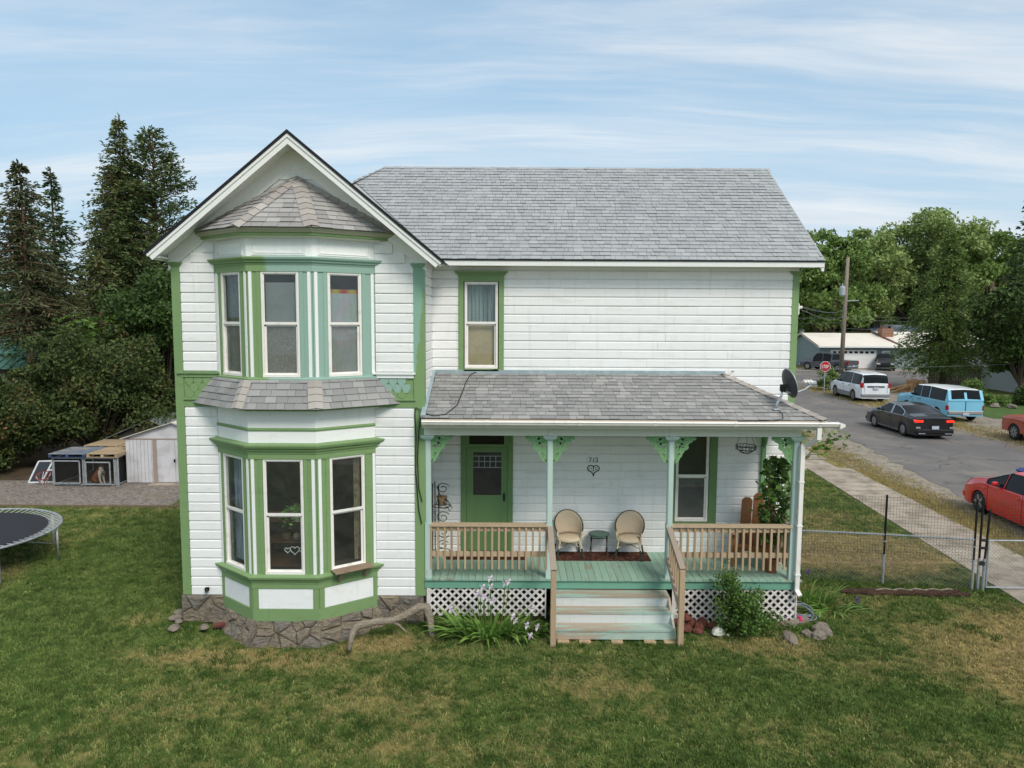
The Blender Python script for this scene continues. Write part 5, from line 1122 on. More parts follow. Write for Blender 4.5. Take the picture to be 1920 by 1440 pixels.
# little shelf under the bay window
F2, L2 = facet_frame(LP[2], LP[3]); t = thing('window_shelf', 'weathered wooden shelf on brackets below the lower bay window', 'shelf', (0, 0, 0)); t.matrix_world = F2 @ Matrix.Translation((L2/2+.02, -.09, 1.13)); gw = paint('weathered_plank', S(146, 124, 104), S(110, 92, 78), .3, S(108, 94, 82), .1)
b = MB(); b.bevbox(-.36, .36, -.16, .07, .0, .028, .004); part('plank', b, gw, t)
for x in (-.24, .24):
    b = MB(); b.beam((x, -.10, -.01), (x, .03, -.19), .02, .03, up=(1, 0, 0)); part('bracket', b, gw, t)
    b = MB(); b.beam((x+.03, -.10, -.01), (x+.03, .03, -.19), .02, .03, up=(1, 0, 0)); part('bracket', b, gw, t)
# ================================================================== seen through the windows
def drape(name, label, F, s0, s1, z0, z1, y, m, folds=7, amp=.018):
    b = MB(F); n = folds*6; P = []
    for i in range(n+1):
        s_ = s0+(s1-s0)*i/n; o = amp*math.sin(2*PI*folds*i/n)+amp*.4*math.sin(5.1*i/n*folds)
        P += [(s_, y+o, z0), (s_, y+o*.7, z1)]
    b.faces(P, [(2*i, 2*i+2, 2*i+3, 2*i+1) for i in range(n)]); return tag(part(name, b, m, None, fix=False), label, 'curtain')
FR, LR = facet_frame(UP[1], UP[2]); F3, L3 = facet_frame(UP[2], UP[3]); F0, L0 = facet_frame(UP[0], UP[1]); G0, K0 = facet_frame(LP[0], LP[1]); G2, K2 = facet_frame(LP[2], LP[3])
def tie_dye():
    b = NB('tie_dye_cloth'); v = b.coord('pos'); sep = b.n('ShaderNodeSeparateXYZ'); b.L(v, sep.inputs[0]); n = b.noise(v, 3.0, 4, .6, .6); n2 = b.noise(b.coord('pos', (3, 3, .6)), 2.2, 4)
    col = b.mix(b.ramp(n, .35, .65), S(166, 174, 180), S(190, 158, 168)); col = b.mix(b.ramp(n2, .45, .65), col, S(146, 172, 162)); col = b.mix(b.math('MULTIPLY', b.ramp(n2, .58, .7), .8), col, S(200, 174, 150)); col = b.mix(b.math('MULTIPLY', b.ramp(n, .62, .8), .7), col, S(120, 152, 196))
    top = b.math('MULTIPLY', b.ramp(sep.outputs[2], 5.93, 5.95), b.ramp(sep.outputs[2], 6.0, 6.02, 1, 0)); w = b.n('ShaderNodeTexWave'); w.inputs['Scale'].default_value = 1.3; b.L(v, w.inputs[0])
    col = b.mix(top, col, b.mix(w.outputs['Fac'], S(170, 50, 46), S(180, 160, 70))); b.bsdf(col, .9, 0, .1); return b.m
drape('curtain', 'tie dyed multicoloured cloth hanging in the upper bay window', F3, L3/2-.27, L3/2+.27, 4.56, 6.01, .085, tie_dye(), 4, .010)
blind = mat('grey_blind', S(158, 164, 160), S(142, 148, 144), 1.5, rough=.8, bscale=60, var=.04)
b = MB(FR)
for k in range(60):
    z = 5.36+k*.0125
    if z > 6.12: break
    b.faces([(LR/2-.27, .09, z), (LR/2+.27, .09, z), (LR/2+.27, .10, z+.0115), (LR/2-.27, .10, z+.0115)], [(0, 1, 2, 3)])
tag(part('window_blind', b, blind, None, fix=False), 'grey slatted blind in the middle upper bay window', 'blind')['kind'] = 'thing'
def frost():
    b = NB('frosted_film'); v = b.coord('pos'); vo = b.n('ShaderNodeTexVoronoi'); vo.inputs['Scale'].default_value = 38; b.L(v, vo.inputs['Vector']); n = b.noise(v, 3, 5)
    b.bsdf(b.hsv(b.mix(b.ramp(vo.outputs['Distance'], .2, .5), S(176, 174, 162), S(126, 122, 116)), b.math('ADD', .7, b.math('MULTIPLY', n, .5))), .7, 0, .2); return b.m
b = MB(FR); b.box(LR/2-.26, LR/2+.26, .085, .089, 4.58, 5.38); tag(part('window_film', b, frost(), None), 'mottled privacy film on the middle upper bay window', 'film')
drape('curtain', 'dark green figured curtain in the side upper bay window', F0, L0/2-.27, L0/2+.27, 4.56, 6.25, .13, mat('dark_figured_cloth', S(84, 94, 88), S(116, 126, 116), 5, rough=.9, var=.2), 5)
IDW = Matrix.Translation((0, MW, 0))
drape('curtain', 'grey teal pleated curtain in the window above the porch', IDW, -.93, -.29, 5.42, 6.24, .12, mat('grey_teal_cloth', S(156, 172, 172), S(120, 134, 136), 2, (6, 6, .3), rough=.9), 8, .022)
b = MB(); b.box(-.93, -.29, MW+.09, MW+.094, 4.54, 5.43); tag(part('paper_blind', b, mat('tan_paper', S(192, 170, 134), S(172, 150, 118), 3, rough=.8, var=.06), None), 'tan paper covering the lower pane above the porch roof', 'blind')
drape('curtain', 'pale blue sheer curtain in the side lower bay window', G0, K0/2-.28, K0/2+.05, 1.2, 3.1, .16, mat('pale_blue_sheer', S(150, 164, 180), S(96, 100, 110), 4, (5, 5, .4), rough=.9), 4)
drape('curtain', 'tan patterned curtain at edge of the lower bay window', G2, K2/2+.17, K2/2+.29, 1.2, 3.1, .14, mat('tan_patterned_cloth', S(150, 136, 108), S(104, 92, 76), 9, rough=.9), 2)
t = thing('bookcase', 'dark wooden bookcase behind the middle lower bay window', 'bookcase', (-3.87, 12.52, .82)); bw = mat('dark_walnut', S(92, 62, 42), S(66, 44, 30), 5, (1, 6, 6), kind='obj', rough=.5)
for z in (.28, .72, 1.10): b = MB(); b.box(-.5, .5, -.15, .18, z, z+.025); part('shelf_board', b, bw, t)
for x in (-.52, .5): b = MB(); b.box(x, x+.02, -.15, .18, 0, 1.2); part('side_panel', b, bw, t)
b = MB(); b.box(-.5, .5, .18, .195, 0, 1.2); part('back_panel', b, bw, t)
t = thing('potted_fern', 'green potted fern on the bookcase inside the lower bay window', 'plant', (-3.74, 12.40, 1.947)); g = np.random.default_rng(3)
b = MB(); b.lathe([(.12, 0), (.16, .13), (.165, .15), (.14, .15), (.0, .14)], n=18); part('pot', b, mat('cream_pot', S(214, 206, 180), S(190, 180, 156), 10, kind='obj'), t)
C = []; DR_ = []
for k in range(34):
    a = g.uniform(0, 2*PI); L_ = g.uniform(.22, .48)
    for q in np.linspace(.15, 1, 12):
        C.append((L_*q*math.cos(a), L_*q*math.sin(a)*.7, .16+.30*q-.38*q*q*L_/.35)); DR_.append((math.cos(a+1.2*(-1)**k), math.sin(a+1.2*(-1)**k), -.1))
FN = leaf_mat('fern_leaf', S(104, 150, 66), S(160, 200, 104)); me = leaf_mesh('foliage', C, .085, FN, 4, .5, .5, DR_); link('foliage', me, t, local=(0, 0, 0))
t = thing('heart_ornament', 'three white heart outlines joined, standing in lower bay window', 'ornament', (-3.76, 12.10, 1.50)); hw = mat('white_tin', S(214, 220, 218), rough=.5)
for x, s_ in ((-.125, 1.0), (0, 1.55), (.125, 1.0)):
    b = MB(); P = [(x+s_*.0052*16*math.sin(q)**3*.62, 0, s_*.0052*(13*math.cos(q)-5*math.cos(2*q)-2*math.cos(3*q)-math.cos(4*q))*.62) for q in [2*PI*k/28 for k in range(29)]]; b.tube(P, .0065, 6); part('heart', b, hw, t)
b = MB(); b.lathe([(.0, 0), (.07, .02), (.075, .10), (.05, .12), (.0, .12)], (-4.02, 12.50, 1.567), 14); tag(part('basket', b, mat('basket_straw', S(120, 96, 70), S(90, 70, 50), 20), None), 'small basket on the middle shelf inside the bay', 'basket')
b = MB(); b.lathe([(.0, -.07), (.05, -.05), (.07, 0), (.05, .05), (0, .07)], (-3.83, 12.46, 1.64), 14); tag(part('glass_ball', b, mat('gold_glass', S(150, 140, 110), rough=.2), None), 'golden glass ball on middle shelf inside the bay', 'ornament')
b = MB(); b.bevbox(-3.80, -3.5, 12.50, 12.62, 1.57, 1.80, .03); tag(part('folded_cloth', b, mat('blue_cloth', S(70, 96, 130), S(96, 120, 150), 6), None), 'folded blue cloth on the shelf inside the bay', 'cloth')
# ================================================================== garden by the house
GR = mat('garden_stone', S(132, 122, 108), S(100, 92, 84), 4, kind='obj', rough=.95, bstr=.6, bdist=.02, var=.2); LR_ = mat('red_lava', S(120, 72, 62), S(90, 54, 50), 6, kind='obj', rough=.95, bstr=.9, bdist=.03, var=.25); WQ = mat('white_quartz', S(224, 222, 210), S(180, 182, 160), 6, kind='obj', rough=.8)
def rock(name, label, cat, loc, r, m, seed, group=None):
    b = MB(); g = random.Random(seed); rows, n = 6, 10
    for j in range(rows+1):
        for i in range(n):
            th = PI*j/rows; a = 2*PI*i/n; d = Vector((math.sin(th)*math.cos(a), math.sin(th)*math.sin(a), math.cos(th))); k = 1+.28*mnoise.noise(d*1.6+Vector((seed*3.1, 0, 0)))+.12*mnoise.noise(d*4+Vector((0, seed, 0)))
            b.v.append((d.x*r[0]*k, d.y*r[1]*k, max(-.15*r[2], d.z*r[2]*k)+.1*r[2]))
    for j in range(rows):
        for i in range(n): b.f.append([j*n+i, (j+1)*n+i, (j+1)*n+(i+1) % n, j*n+(i+1) % n]); b.mi.append(0); b.tone.append(0)
    o = part(name, b, m, None); o.location = loc; o.rotation_euler = (0, 0, g.uniform(0, 6)); return tag(o, label, cat, group)
for k, (x, y, r) in enumerate(((3.05, 12.40, .12), (3.25, 12.46, .13), (3.12, 12.22, .11), (3.36, 12.30, .12), (3.48, 12.47, .12), (3.0, 12.48, .10), (3.3, 12.12, .09), (3.62, 12.36, .10), (3.14, 12.40, .11))): rock('lava_rock', 'rough red lava rock piled beside the steps under lattice', 'rock', (x, y, .05 if k < 8 else .17), (r, r*.85, r*.75), LR_, 3+k, 'red lava rocks by the steps')
rock('quartz_stone', 'white quartz lump in front of the rose bush', 'stone', (3.63, 12.06, .05), (.12, .10, .11), WQ, 31); rock('quartz_pebble', 'tiny white pebble beside the white quartz lump', 'stone', (3.80, 12.05, .02), (.035, .03, .035), WQ, 32)
for k, (x, y, rx, ry, rz_) in enumerate(((4.86, 11.95, .27, .12, .07), (5.22, 12.10, .12, .10, .08), (5.38, 12.02, .15, .12, .12), (5.52, 12.22, .20, .13, .11), (5.28, 12.62, .26, .12, .08), (5.02, 12.50, .15, .10, .07), (5.62, 12.45, .14, .1, .07))): rock('border_stone', ('long flat grey stone lying alone before the rose bush', 'small stone between the long flat stone and the cluster', 'angular stone at the front of the stone cluster', 'largest rounded stone of the bed cluster', 'long flat stone against the lattice under the hose', 'small stone behind the long flat one, by the lattice', 'outermost small stone of the bed, towards the log')[k], 'stone', (x, y, .02), (rx, ry, rz_), GR, 51+k, 'flat stones edging the flower bed')
for k, (x, y, rx, ry, rz_) in enumerate(((-5.99, 12.25, .15, .10, .035), (-6.14, 12.66, .14, .10, .05), (-6.18, 12.90, .15, .11, .06), (-5.46, 12.27, .11, .08, .045), (-6.02, 12.50, .08, .07, .04))): rock('fallen_stone', ('flat brown stone lying farthest out from the wing corner', 'brown stone against the wing foundation corner', 'largest brown stone beside the wing corner board', 'brown stone between wing corner and the red brick', 'smallest brown stone by the wing corner')[k], 'stone', (x, y, .02), (rx, ry, rz_), GR, 71+k, 'loose stones by the wing corner')
b = MB(); b.bevbox(-.10, .10, -.05, .05, 0, .06, .005); o = part('loose_brick', b, LR_, None); o.location = (-5.22, 12.36, 0); o.rotation_euler = (0, 0, .2); tag(o, 'single red brick lying at foot of the bay foundation', 'brick')
PV_ = mat('tan_paver', S(186, 160, 128), S(158, 136, 108), 8, rough=.9, rand=.06)
for k, x in enumerate((.90, 1.27, 1.82, 2.38, 2.72)): b = MB(); b.bevbox(-.10, .10, -.06, .05, 0, .05, .006); o = part('paver', b, PV_, None); o.location = (x, 11.77, 0); tag(o, ('paving block under the bottom step by the door side newel', 'paving block under the step, second from the door side newel', 'paving block under the middle of the bottom step', 'paving block under the step, second from the rose bush newel', 'paving block under the bottom step by the rose bush newel')[k], 'paver', 'paving blocks under the bottom step')
dw = stone_mat('driftwood', S(166, 152, 134), S(190, 176, 156), S(150, 136, 120))
t = thing('driftwood', 'grey driftwood branch leaning against foundation between bay and porch', 'branch', (-2.0, 11.95, 0))
b = MB(); W0 = [(-2.70, 11.50, -.02), (-2.69, 11.60, .14), (-2.66, 11.72, .27), (-2.58, 11.80, .29), (-2.30, 11.92, .30), (-2.05, 12.02, .28), (-1.80, 12.12, .36), (-1.62, 12.20, .45), (-1.50, 12.22, .44), (-1.43, 12.16, .30), (-1.40, 12.10, .14), (-1.37, 12.02, -.02)]
b.tube([(p[0]+2.0, p[1]-11.95, p[2]) for p in W0], [.035, .045, .055, .065, .06, .06, .065, .075, .08, .07, .055, .05], 10); part('limb', b, dw, t, smooth=True)
b = MB(); b.tube([(-.08, .06, .28), (.06, .05, .20), (.20, -.02, .10)], [.03, .022, .01], 7); part('twig', b, dw, t)
# rose bush
RL = leaf_mat('rose_leaf', S(58, 86, 38), S(112, 144, 68), S(134, 124, 64)); t = thing('rose_bush', 'leafy green rose bush in front of the porch lattice', 'bush', (4.10, 12.10, 0)); g = np.random.default_rng(11); b = MB(); C = []
for k in range(46):
    a = g.uniform(0, 2*PI); h = g.uniform(.30, .80); sp = g.uniform(.15, .68)
    if g.random() < .18: a = g.uniform(2.2, 3.6); h = g.uniform(.9, 1.16); sp = g.uniform(.3, .55)
    P = [(0.05*math.cos(a), .05*math.sin(a), 0), (sp*.35*math.cos(a), sp*.30*math.sin(a), h*.6), (sp*.8*math.cos(a), sp*.6*math.sin(a), h*.95), (sp*math.cos(a), sp*.75*math.sin(a), h*.9)]; b.tube(P, [.009, .007, .004, .002], 4)
    for q in np.linspace(.25, 1, 12):
        i = min(2, int(q*3)); f = q*3-i; p = np.array(P[i])*(1-f)+np.array(P[i+1])*f
        C += list(p+g.normal(size=(13, 3))*.062)
part('stem', b, BK, t); C = [c for c in C if c[2] > .03]; link('foliage', leaf_mesh('foliage', C, .052, RL, 12, .62, .5), t, local=(0, 0, 0))
pk = mat('pink_petal', S(214, 60, 110), S(190, 40, 90), 20, kind='obj')
for k, (x, y, z) in enumerate(((.98, .05, .32), (1.0, .02, .28))): b = MB(); b.lathe([(.0, -.02), (.03, -.01), (.035, .01), (.02, .03), (0, .03)], (x, y, z), 8); part('blossom', b, pk, t)
b = MB(); b.tube([(.2, 0, .2), (.6, .05, .3), (.98, .05, .30)], .004, 4); part('stem', b, BK, t)
# irises
IL = leaf_mat('iris_leaf', S(92, 132, 56), S(154, 186, 98), trans=.3)
def strap_leaf(b, base, a, L_, w, lift, droop, r):
    P = []; n = 7
    for i in range(n+1):
        f = i/n; d = L_*(f*math.cos(lift)+.25*f*f*droop); z = L_*(f*math.sin(lift)-droop*f*f*.75); ww = w*(1-f**2.2)*.5+.001
        c = (base[0]+d*math.cos(a), base[1]+d*math.sin(a), max(.01, base[2]+z)); P += [(c[0]-math.sin(a)*ww, c[1]+math.cos(a)*ww, c[2]), (c[0]+math.sin(a)*ww, c[1]-math.cos(a)*ww, c[2]+.3*ww)]
    b.ct = r.uniform(.01, 1); b.faces(P, [(2*i, 2*i+1, 2*i+3, 2*i+2) for i in range(n)])
wp = leaf_mat('pale_iris_petal', S(240, 234, 236), S(206, 190, 212), trans=.3); vp = leaf_mat('violet_iris_petal', S(104, 70, 140), S(84, 56, 104), trans=.3)
def iris_clump(label, loc, n, rad_, L_, w, flowers, seed, petal, lift=(.65, 1.45)):
    t = thing('iris_clump', label, 'plant', loc, 0, 'iris clumps'); r = random.Random(seed); b = MB()
    for k in range(n):
        a = r.uniform(0, 2*PI); d = rad_*math.sqrt(r.random()); base = (d*math.cos(a)*1.6, d*math.sin(a)*.6, 0); aa = math.atan2(base[1]-.15, base[0]*1.3)+r.gauss(0, .5); strap_leaf(b, base, aa, L_*r.uniform(.6, 1.15), w*r.uniform(.7, 1.2), r.uniform(*lift), r.uniform(.2, .8), r)
    part('foliage', b, IL, t, fix=False)
    for (x, y, z) in flowers:
        b = MB(); b.tube([(x*.7, y*.7, 0), (x*.9, y, z*.6), (x, y, z)], .007, 5); s_ = part('stalk', b, IL, t)
        b = MB()
        for k in range(6):
            a = k*PI/3+r.uniform(-.2, .2); u = (k % 2)*2-1; P = []
            for i in range(5):
                f = i/4; d = .055*f; zz = (.05*f if u > 0 else .02*f-.07*f*f); ww = .026*math.sin(PI*min(1, f*.8+.15)); P += [(x+d*math.cos(a)-math.sin(a)*ww, y+d*math.sin(a)+math.cos(a)*ww, z+zz), (x+d*math.cos(a)+math.sin(a)*ww, y+d*math.sin(a)-math.cos(a)*ww, z+zz)]
            b.ct = r.uniform(.05, 1); b.faces(P, [(2*i, 2*i+1, 2*i+3, 2*i+2) for i in range(4)])
        part('flower', b, petal, s_, fix=False)
iris_clump('clump of broad iris leaves with white flowers before the lattice', (-.38, 12.02, 0), 190, .36, .70, .055, [(.02, .1, 1.0), (.03, .08, .86), (.34, .1, .94), (.28, .12, .90), (-.11, .05, .86), (-.16, .1, .68), (-.08, .02, .70), (-.02, .1, .64), (-.20, .06, .76), (.05, .05, .62), (.76, .0, .50), (.42, -.1, .40), (.46, -.05, .30), (-.67, .1, .44)], 3, wp)
iris_clump('small leafy iris plant leaning beside the stair newel post', (.28, 12.0, 0), 34, .16, .36, .045, [(.0, -.12, .26), (.18, -.1, .22), (.06, -.18, .10)], 5, wp, (.2, 1.1))
iris_clump('tall spiky iris clump with violet flowers beyond the downspout', (5.85, 13.55, 0), 90, .30, .72, .030, [(-.28, .0, 1.0), (-.24, .1, .92), (.0, .1, .6)], 7, vp, (1.0, 1.5)); iris_clump('drooping broad leaved lily clump between hose and log', (6.15, 13.2, 0), 60, .28, .45, .05, [(.42, -.1, .26)], 9, vp, (.3, 1.1))
# small weeds
WD = leaf_mat('weed_leaf', S(70, 100, 40), S(120, 150, 70))
for k, (x, y, n, s_, lb) in enumerate(((.58, 12.05, 70, .10, 'broad green weed growing beside the stair newel'), (-1.2, 12.3, 60, .05, 'low weeds at the lattice end behind the driftwood'), (5.0, 12.25, 90, .05, 'low ground plants between the border stones'), (3.9, 11.85, 90, .045, 'low weeds in front of the rose bush'))):
    g = np.random.default_rng(90+k); C = ell(g, n, (0, 0, .06), (.22, .14, .12)); C = C[C[:, 2] > 0]; o = link('weed', leaf_mesh('weed', C, s_, WD, k, .6, .6), None); o.location = (x, y, 0); tag(o, lb, 'weed')
# hose
t = thing('garden_hose', 'grey garden hose coiled in a heap beside the downspout', 'hose', (5.42, 12.95, 0)); b = MB(); r = random.Random(2); P = []
for i in range(190):
    a = i*.21; rr = .21+.05*math.sin(i*.37); P.append((rr*math.cos(a)+.05*math.sin(i*.05), rr*.75*math.sin(a)-.0012*i+.1, .03+.06*abs(math.sin(i*.11))+.10*max(0, math.sin(a))))
b.tube(P, .011, 6); part('coil', b, mat('grey_hose', S(120, 128, 134), S(90, 98, 104), 8, rough=.4), t, smooth=True)
b = MB(); b.tube([(-.2, -.35, .05), (-.32, -.30, .09), (-.42, -.26, .10)], .016, 6); part('nozzle', b, mat('hose_nozzle', S(140, 132, 170), rough=.4), t)
# rotten timber
t = thing('rotten_log', 'dark rotten timber lying along the wire fence', 'log', (7.95, 13.98, 0)); b = MB(); r = random.Random(4); n = 26
P = [(-1.28+2.56*i/n, .02*math.sin(i*.9)+.06-.10*i/n, .05+.012*math.sin(i*1.7)) for i in range(n+1)]; b.tube(P, [.03+.065*min(1, (i+.5)*.3, (n-i+.5)*.35)*r.uniform(.8, 1.15) for i in range(n+1)], 9, flat=.8); part('timber', b, stone_mat('rotten_wood', S(74, 52, 42), S(112, 90, 74), S(60, 44, 38)), t)
for k in range(5): b = MB(); x = -.6+.32*k; b.tube([(x, -.02, .12), (x+.2, .0, .14), (x+.42, -.03, .11)], [.012, .02, .008], 5); part('splinter', b, dw, t)
# ================================================================== fences and yard things
fence_black = mat('black_pipe', S(34, 34, 36), rough=.5, metal=.3); wire_dark = mat('dark_wire', S(74, 74, 70), rough=.6, metal=.3); wire_light = mat('galvanised_wire', S(140, 142, 140), rough=.5, metal=.5)
def mesh_grid(b, a, c, z0, z1, sp, w):
    """square welded wire between the ground points a and c"""
    a, c = Vector(a), Vector(c); n = int((c-a).length/sp); u = (c-a).normalized()
    for i in range(n+1):
        p = a+(c-a)*(i/n); b.beam((p.x, p.y, z0), (p.x, p.y, z1), w, w)
    z = z0
    while z <= z1: b.beam((a.x, a.y, z), (c.x, c.y, z), w, w); z += sp
def mesh_diamond(b, a, c, z0, z1, sp, w):
    a, c = Vector((a[0], a[1], 0)), Vector((c[0], c[1], 0)); L_ = (c-a).length; u = (c-a).normalized(); h = z1-z0; k = -h
    while k < L_:
        for s_ in (1, -1):
            x0, x1 = k, k+h; za, zb = (z0, z1) if s_ > 0 else (z1, z0)
            if x0 < 0: f = -x0/h; za = za+(zb-za)*f; x0 = 0
            if x1 > L_: f = (L_-x0)/(x1-x0); zb = za+(zb-za)*f; x1 = L_
            if x1-x0 > .01: p, q = a+u*x0, a+u*x1; b.beam((p.x, p.y+.002*s_, za), (q.x, q.y+.002*s_, zb), w, w)
        k += sp
FA, FP, FG = (5.75, 14.86), (7.80, 14.56), (9.47, 14.24)
t = thing('wire_fence', 'low chain link fence topped with dark wire beside the porch', 'fence', (7.8, 14.5, 0))
def loc(p): return (p[0]-7.8, p[1]-14.5)
for p in ((5.75, 14.86), FP, FG):
    x, y = loc(p); b = MB(); b.tube([(x, y, 0), (x, y, .66)], .026, 10); po = part('post', b, MT['galv'], t); b = MB(); b.tube([(x, y, .60), (x, y, 1.92)], .022, 10); part('post_extension', b, fence_black, po)
    for z in (.62, .92): b = MB(); b.tube([(x, y, z), (x, y, z+.03)], .034, 10); part('clamp', b, MT['galv'], po)
for p, q in ((FA, FP), (FP, FG)):
    a, c = loc(p), loc(q); b = MB(); b.tube([(a[0], a[1], 1.08), (c[0], c[1], 1.08)], .021, 10); part('top_rail', b, MT['galv'], t)
    b = MB(); mesh_grid(b, (a[0], a[1]-.03, 0), (c[0], c[1]-.03, 0), .62, 1.90, .060, .0027); o = part('upper_wire', b, wire_dark, t, fix=False); o['kind'] = 'stuff'
    b = MB(); mesh_diamond(b, (a[0], a[1]-.02), (c[0], c[1]-.02), .06, 1.07, .075, .0032); o = part('chain_link', b, wire_light, t, fix=False); o['kind'] = 'stuff'
t = thing('wire_gate', 'chain link walk gate with tall black pipe hinge posts', 'gate', (9.60, 14.22, 0))
for x, y, z1 in ((-.03, 0, 1.98), (.06, -.03, 1.72)): b = MB(); b.tube([(x, y, 0), (x, y, .70)], .030, 10); po = part('post', b, MT['galv'], t); b = MB(); b.tube([(x, y, .62), (x+(.05 if x > 0 else 0), y, z1)], .022, 10); part('post_extension', b, fence_black, po)
for z in (.58, .62, .92, 1.08): b = MB(); b.tube([(-.04, -.01, z), (.07, -.04, z)], .028, 8); part('hinge', b, fence_black, t)
b = MB(); P = [(.12, -.03, .10), (.12, -.03, 1.08), (2.6, -.06, 1.08), (2.6, -.06, .10), (.12, -.03, .10)]
for i in range(4): b.tube([P[i], P[i+1]], .019, 8)
part('gate_frame', b, MT['galv'], t)
b = MB(); mesh_diamond(b, (.12, -.045), (2.6, -.075), .11, 1.08, .075, .0032); o = part('chain_link', b, wire_light, t, fix=False); o['kind'] = 'stuff'
b = MB(); mesh_grid(b, (.12, -.03, 0), (2.6, -.06, 0), 1.10, 1.90, .060, .0036); o = part('upper_wire', b, wire_dark, t, fix=False); o['kind'] = 'stuff'
# trampoline
t = thing('trampoline', 'round black trampoline with galvanised frame on the lawn', 'trampoline', (-12.12, 15.22, 0)); TR = 1.96; TZ = .80
b = MB(); b.tube([(TR*math.cos(a), TR*math.sin(a), TZ) for a in [2*PI*k/72 for k in range(73)]], .026, 10); part('rim', b, MT['galv'], t, smooth=True)
b = MB(); b.lathe([(.0, TZ-.05), (TR-.40, TZ-.045), (TR-.26, TZ-.03)], n=64); part('mat', b, mat('trampoline_mat', S(62, 62, 66), S(74, 74, 78), 2, kind='obj', rough=.7, var=.06), t)
b = MB(); b.lathe([(TR-.27, TZ-.027), (TR-.24, TZ-.02), (TR-.235, TZ-.03)], n=64); part('mat_edge', b, mat('mat_edge', S(40, 40, 44), rough=.7), t)
spm = mat('spring_steel', S(176, 180, 182), rough=.6, metal=.15); b = MB(); b.tube([(0, 0, 0), (.235, 0, .025)], .011, 6); sme = b.mesh('spring', spm)
for k in range(80): a = 2*PI*k/80; link('spring', sme, t, local=((TR-.26)*math.cos(a), (TR-.26)*math.sin(a), TZ-.027)).rotation_euler = (0, 0, a)
for k in range(4):
    a0 = rad(-32+90*k); a1 = a0+rad(46); p0 = (TR*math.cos(a0), TR*math.sin(a0)); p1 = (TR*math.cos(a1), TR*math.sin(a1)); b = MB()
    if k: b.tube([(p0[0], p0[1], TZ), (p0[0], p0[1], .08), (p0[0]*.96+p1[0]*.04, p0[1]*.96+p1[1]*.04, .02), (p1[0]*.96+p0[0]*.04, p1[1]*.96+p0[1]*.04, .02), (p1[0], p1[1], .08), (p1[0], p1[1], TZ)], .022, 8)
    else: b.tube([(p0[0], p0[1], TZ), (p0[0], p0[1], .10), (p0[0]-.03, p0[1]-.05, .03), (p0[0]-.5, p0[1]-.30, .025)], .022, 8); b.tube([(p1[0], p1[1], TZ), (p1[0], p1[1], .02)], .022, 8)
    part('leg', b, MT['galv'], t, smooth=True)
# dog kennel
KX0, KX1, KX2, KY = -14.90, -13.86, -12.86, 22.85
t = thing('dog_kennel', 'low galvanised chain link dog kennel beside the metal shed', 'kennel', (KX0, KY, 0))
def panel(nm, x0, x1, y, z0, z1, inner=True):
    b = MB(); P = [(x0, y, z0), (x0, y, z1), (x1, y, z1), (x1, y, z0), (x0, y, z0)]
    for i in range(4): b.tube([P[i], P[i+1]], .024, 8)
    f = part(nm, b, MT['galv'], t); b = MB(); mesh_diamond(b, (x0, y), (x1, y), z0, z1, .075, .0035); o = part('chain_link', b, wire_dark, f, fix=False); o['kind'] = 'stuff'
panel('front_panel', .0, .98, 0, .05, .93); panel('gate', .07, .90, -.05, .11, .84); panel('front_panel', 1.04, 2.0, 0, .05, .93); panel('gate', 1.10, 1.88, -.05, .08, .80)
for x in (.0, 1.01, 2.03, 2.10): b = MB(); b.tube([(x, .03, 0), (x, .03, 1.0)], .028, 8); part('post', b, MT['galv'], t)
for x in (.0, 2.05):
    b = MB(); P = [(x, .05, .05), (x, .05, .93), (x, 2.2, .93), (x, 2.2, .05), (x, .05, .05)]
    for i in range(4): b.tube([P[i], P[i+1]], .024, 8)
    f = part('side_panel', b, MT['galv'], t); b = MB(); b.faces([(x, .06, .05), (x, 2.2, .05), (x, 2.2, .9), (x, .06, .9)], [(0, 1, 2, 3)]); part('tarp', b, mat('black_tarp', S(32, 32, 34), rough=.8), f, fix=False)
b = MB(); b.box(.02, 2.03, 2.22, 2.26, .02, .95); part('back_board', b, mat('dark_board', S(58, 50, 44), rough=.9), t)
def pallet(label, x0, x1, y0, y1, z, m, end):
    t = thing('pallet', label, 'pallet', ((x0+x1)/2, (y0+y1)/2, z), 0, 'pallets roofing the dog kennel'); w, d = (x1-x0)/2, (y1-y0)/2
    for i in range(7): y = -d+.04+(2*d-.12)*i/6; b = MB(); b.box(-w, w, y-.05, y+.09, .105, .125); part('deck_slat', b, m, t)
    for x in (-w, -.04, w-.09):
        b = MB(); b.box(x, x+.09, -d, d, .012, .104); part('stringer', b, end, t)
    b = MB(); b.box(-w, w, -d, -d+.1, 0, .011); part('bottom_slat', b, end, t)
pbl = paint('faded_blue_wood', S(112, 124, 138), S(160, 148, 130), .62, S(80, 96, 118), .2); ptn = paint('tan_pallet_wood', S(176, 154, 124), S(140, 116, 90), .3, S(136, 118, 96), .2); pbe = paint('deep_blue_wood', S(64, 78, 112), S(90, 90, 104), .2, S(44, 56, 90), .1)
pallet('faded blue wooden pallet on the dog kennel', KX0-.06, KX0+1.12, 22.75, 24.0, .965, pbl, pbe); pallet('tan wooden pallet on the kennel front next to the shed', KX0+1.15, KX0+2.15, 22.78, 24.05, .965, ptn, ptn); pallet('tan wooden pallet behind the blue one', KX0+.30, KX0+1.45, 24.08, 25.3, 1.0, ptn, ptn); pallet('tan wooden pallet in the rear corner against the shed', KX0+1.5, KX0+2.2, 24.1, 25.3, 1.0, ptn, ptn)
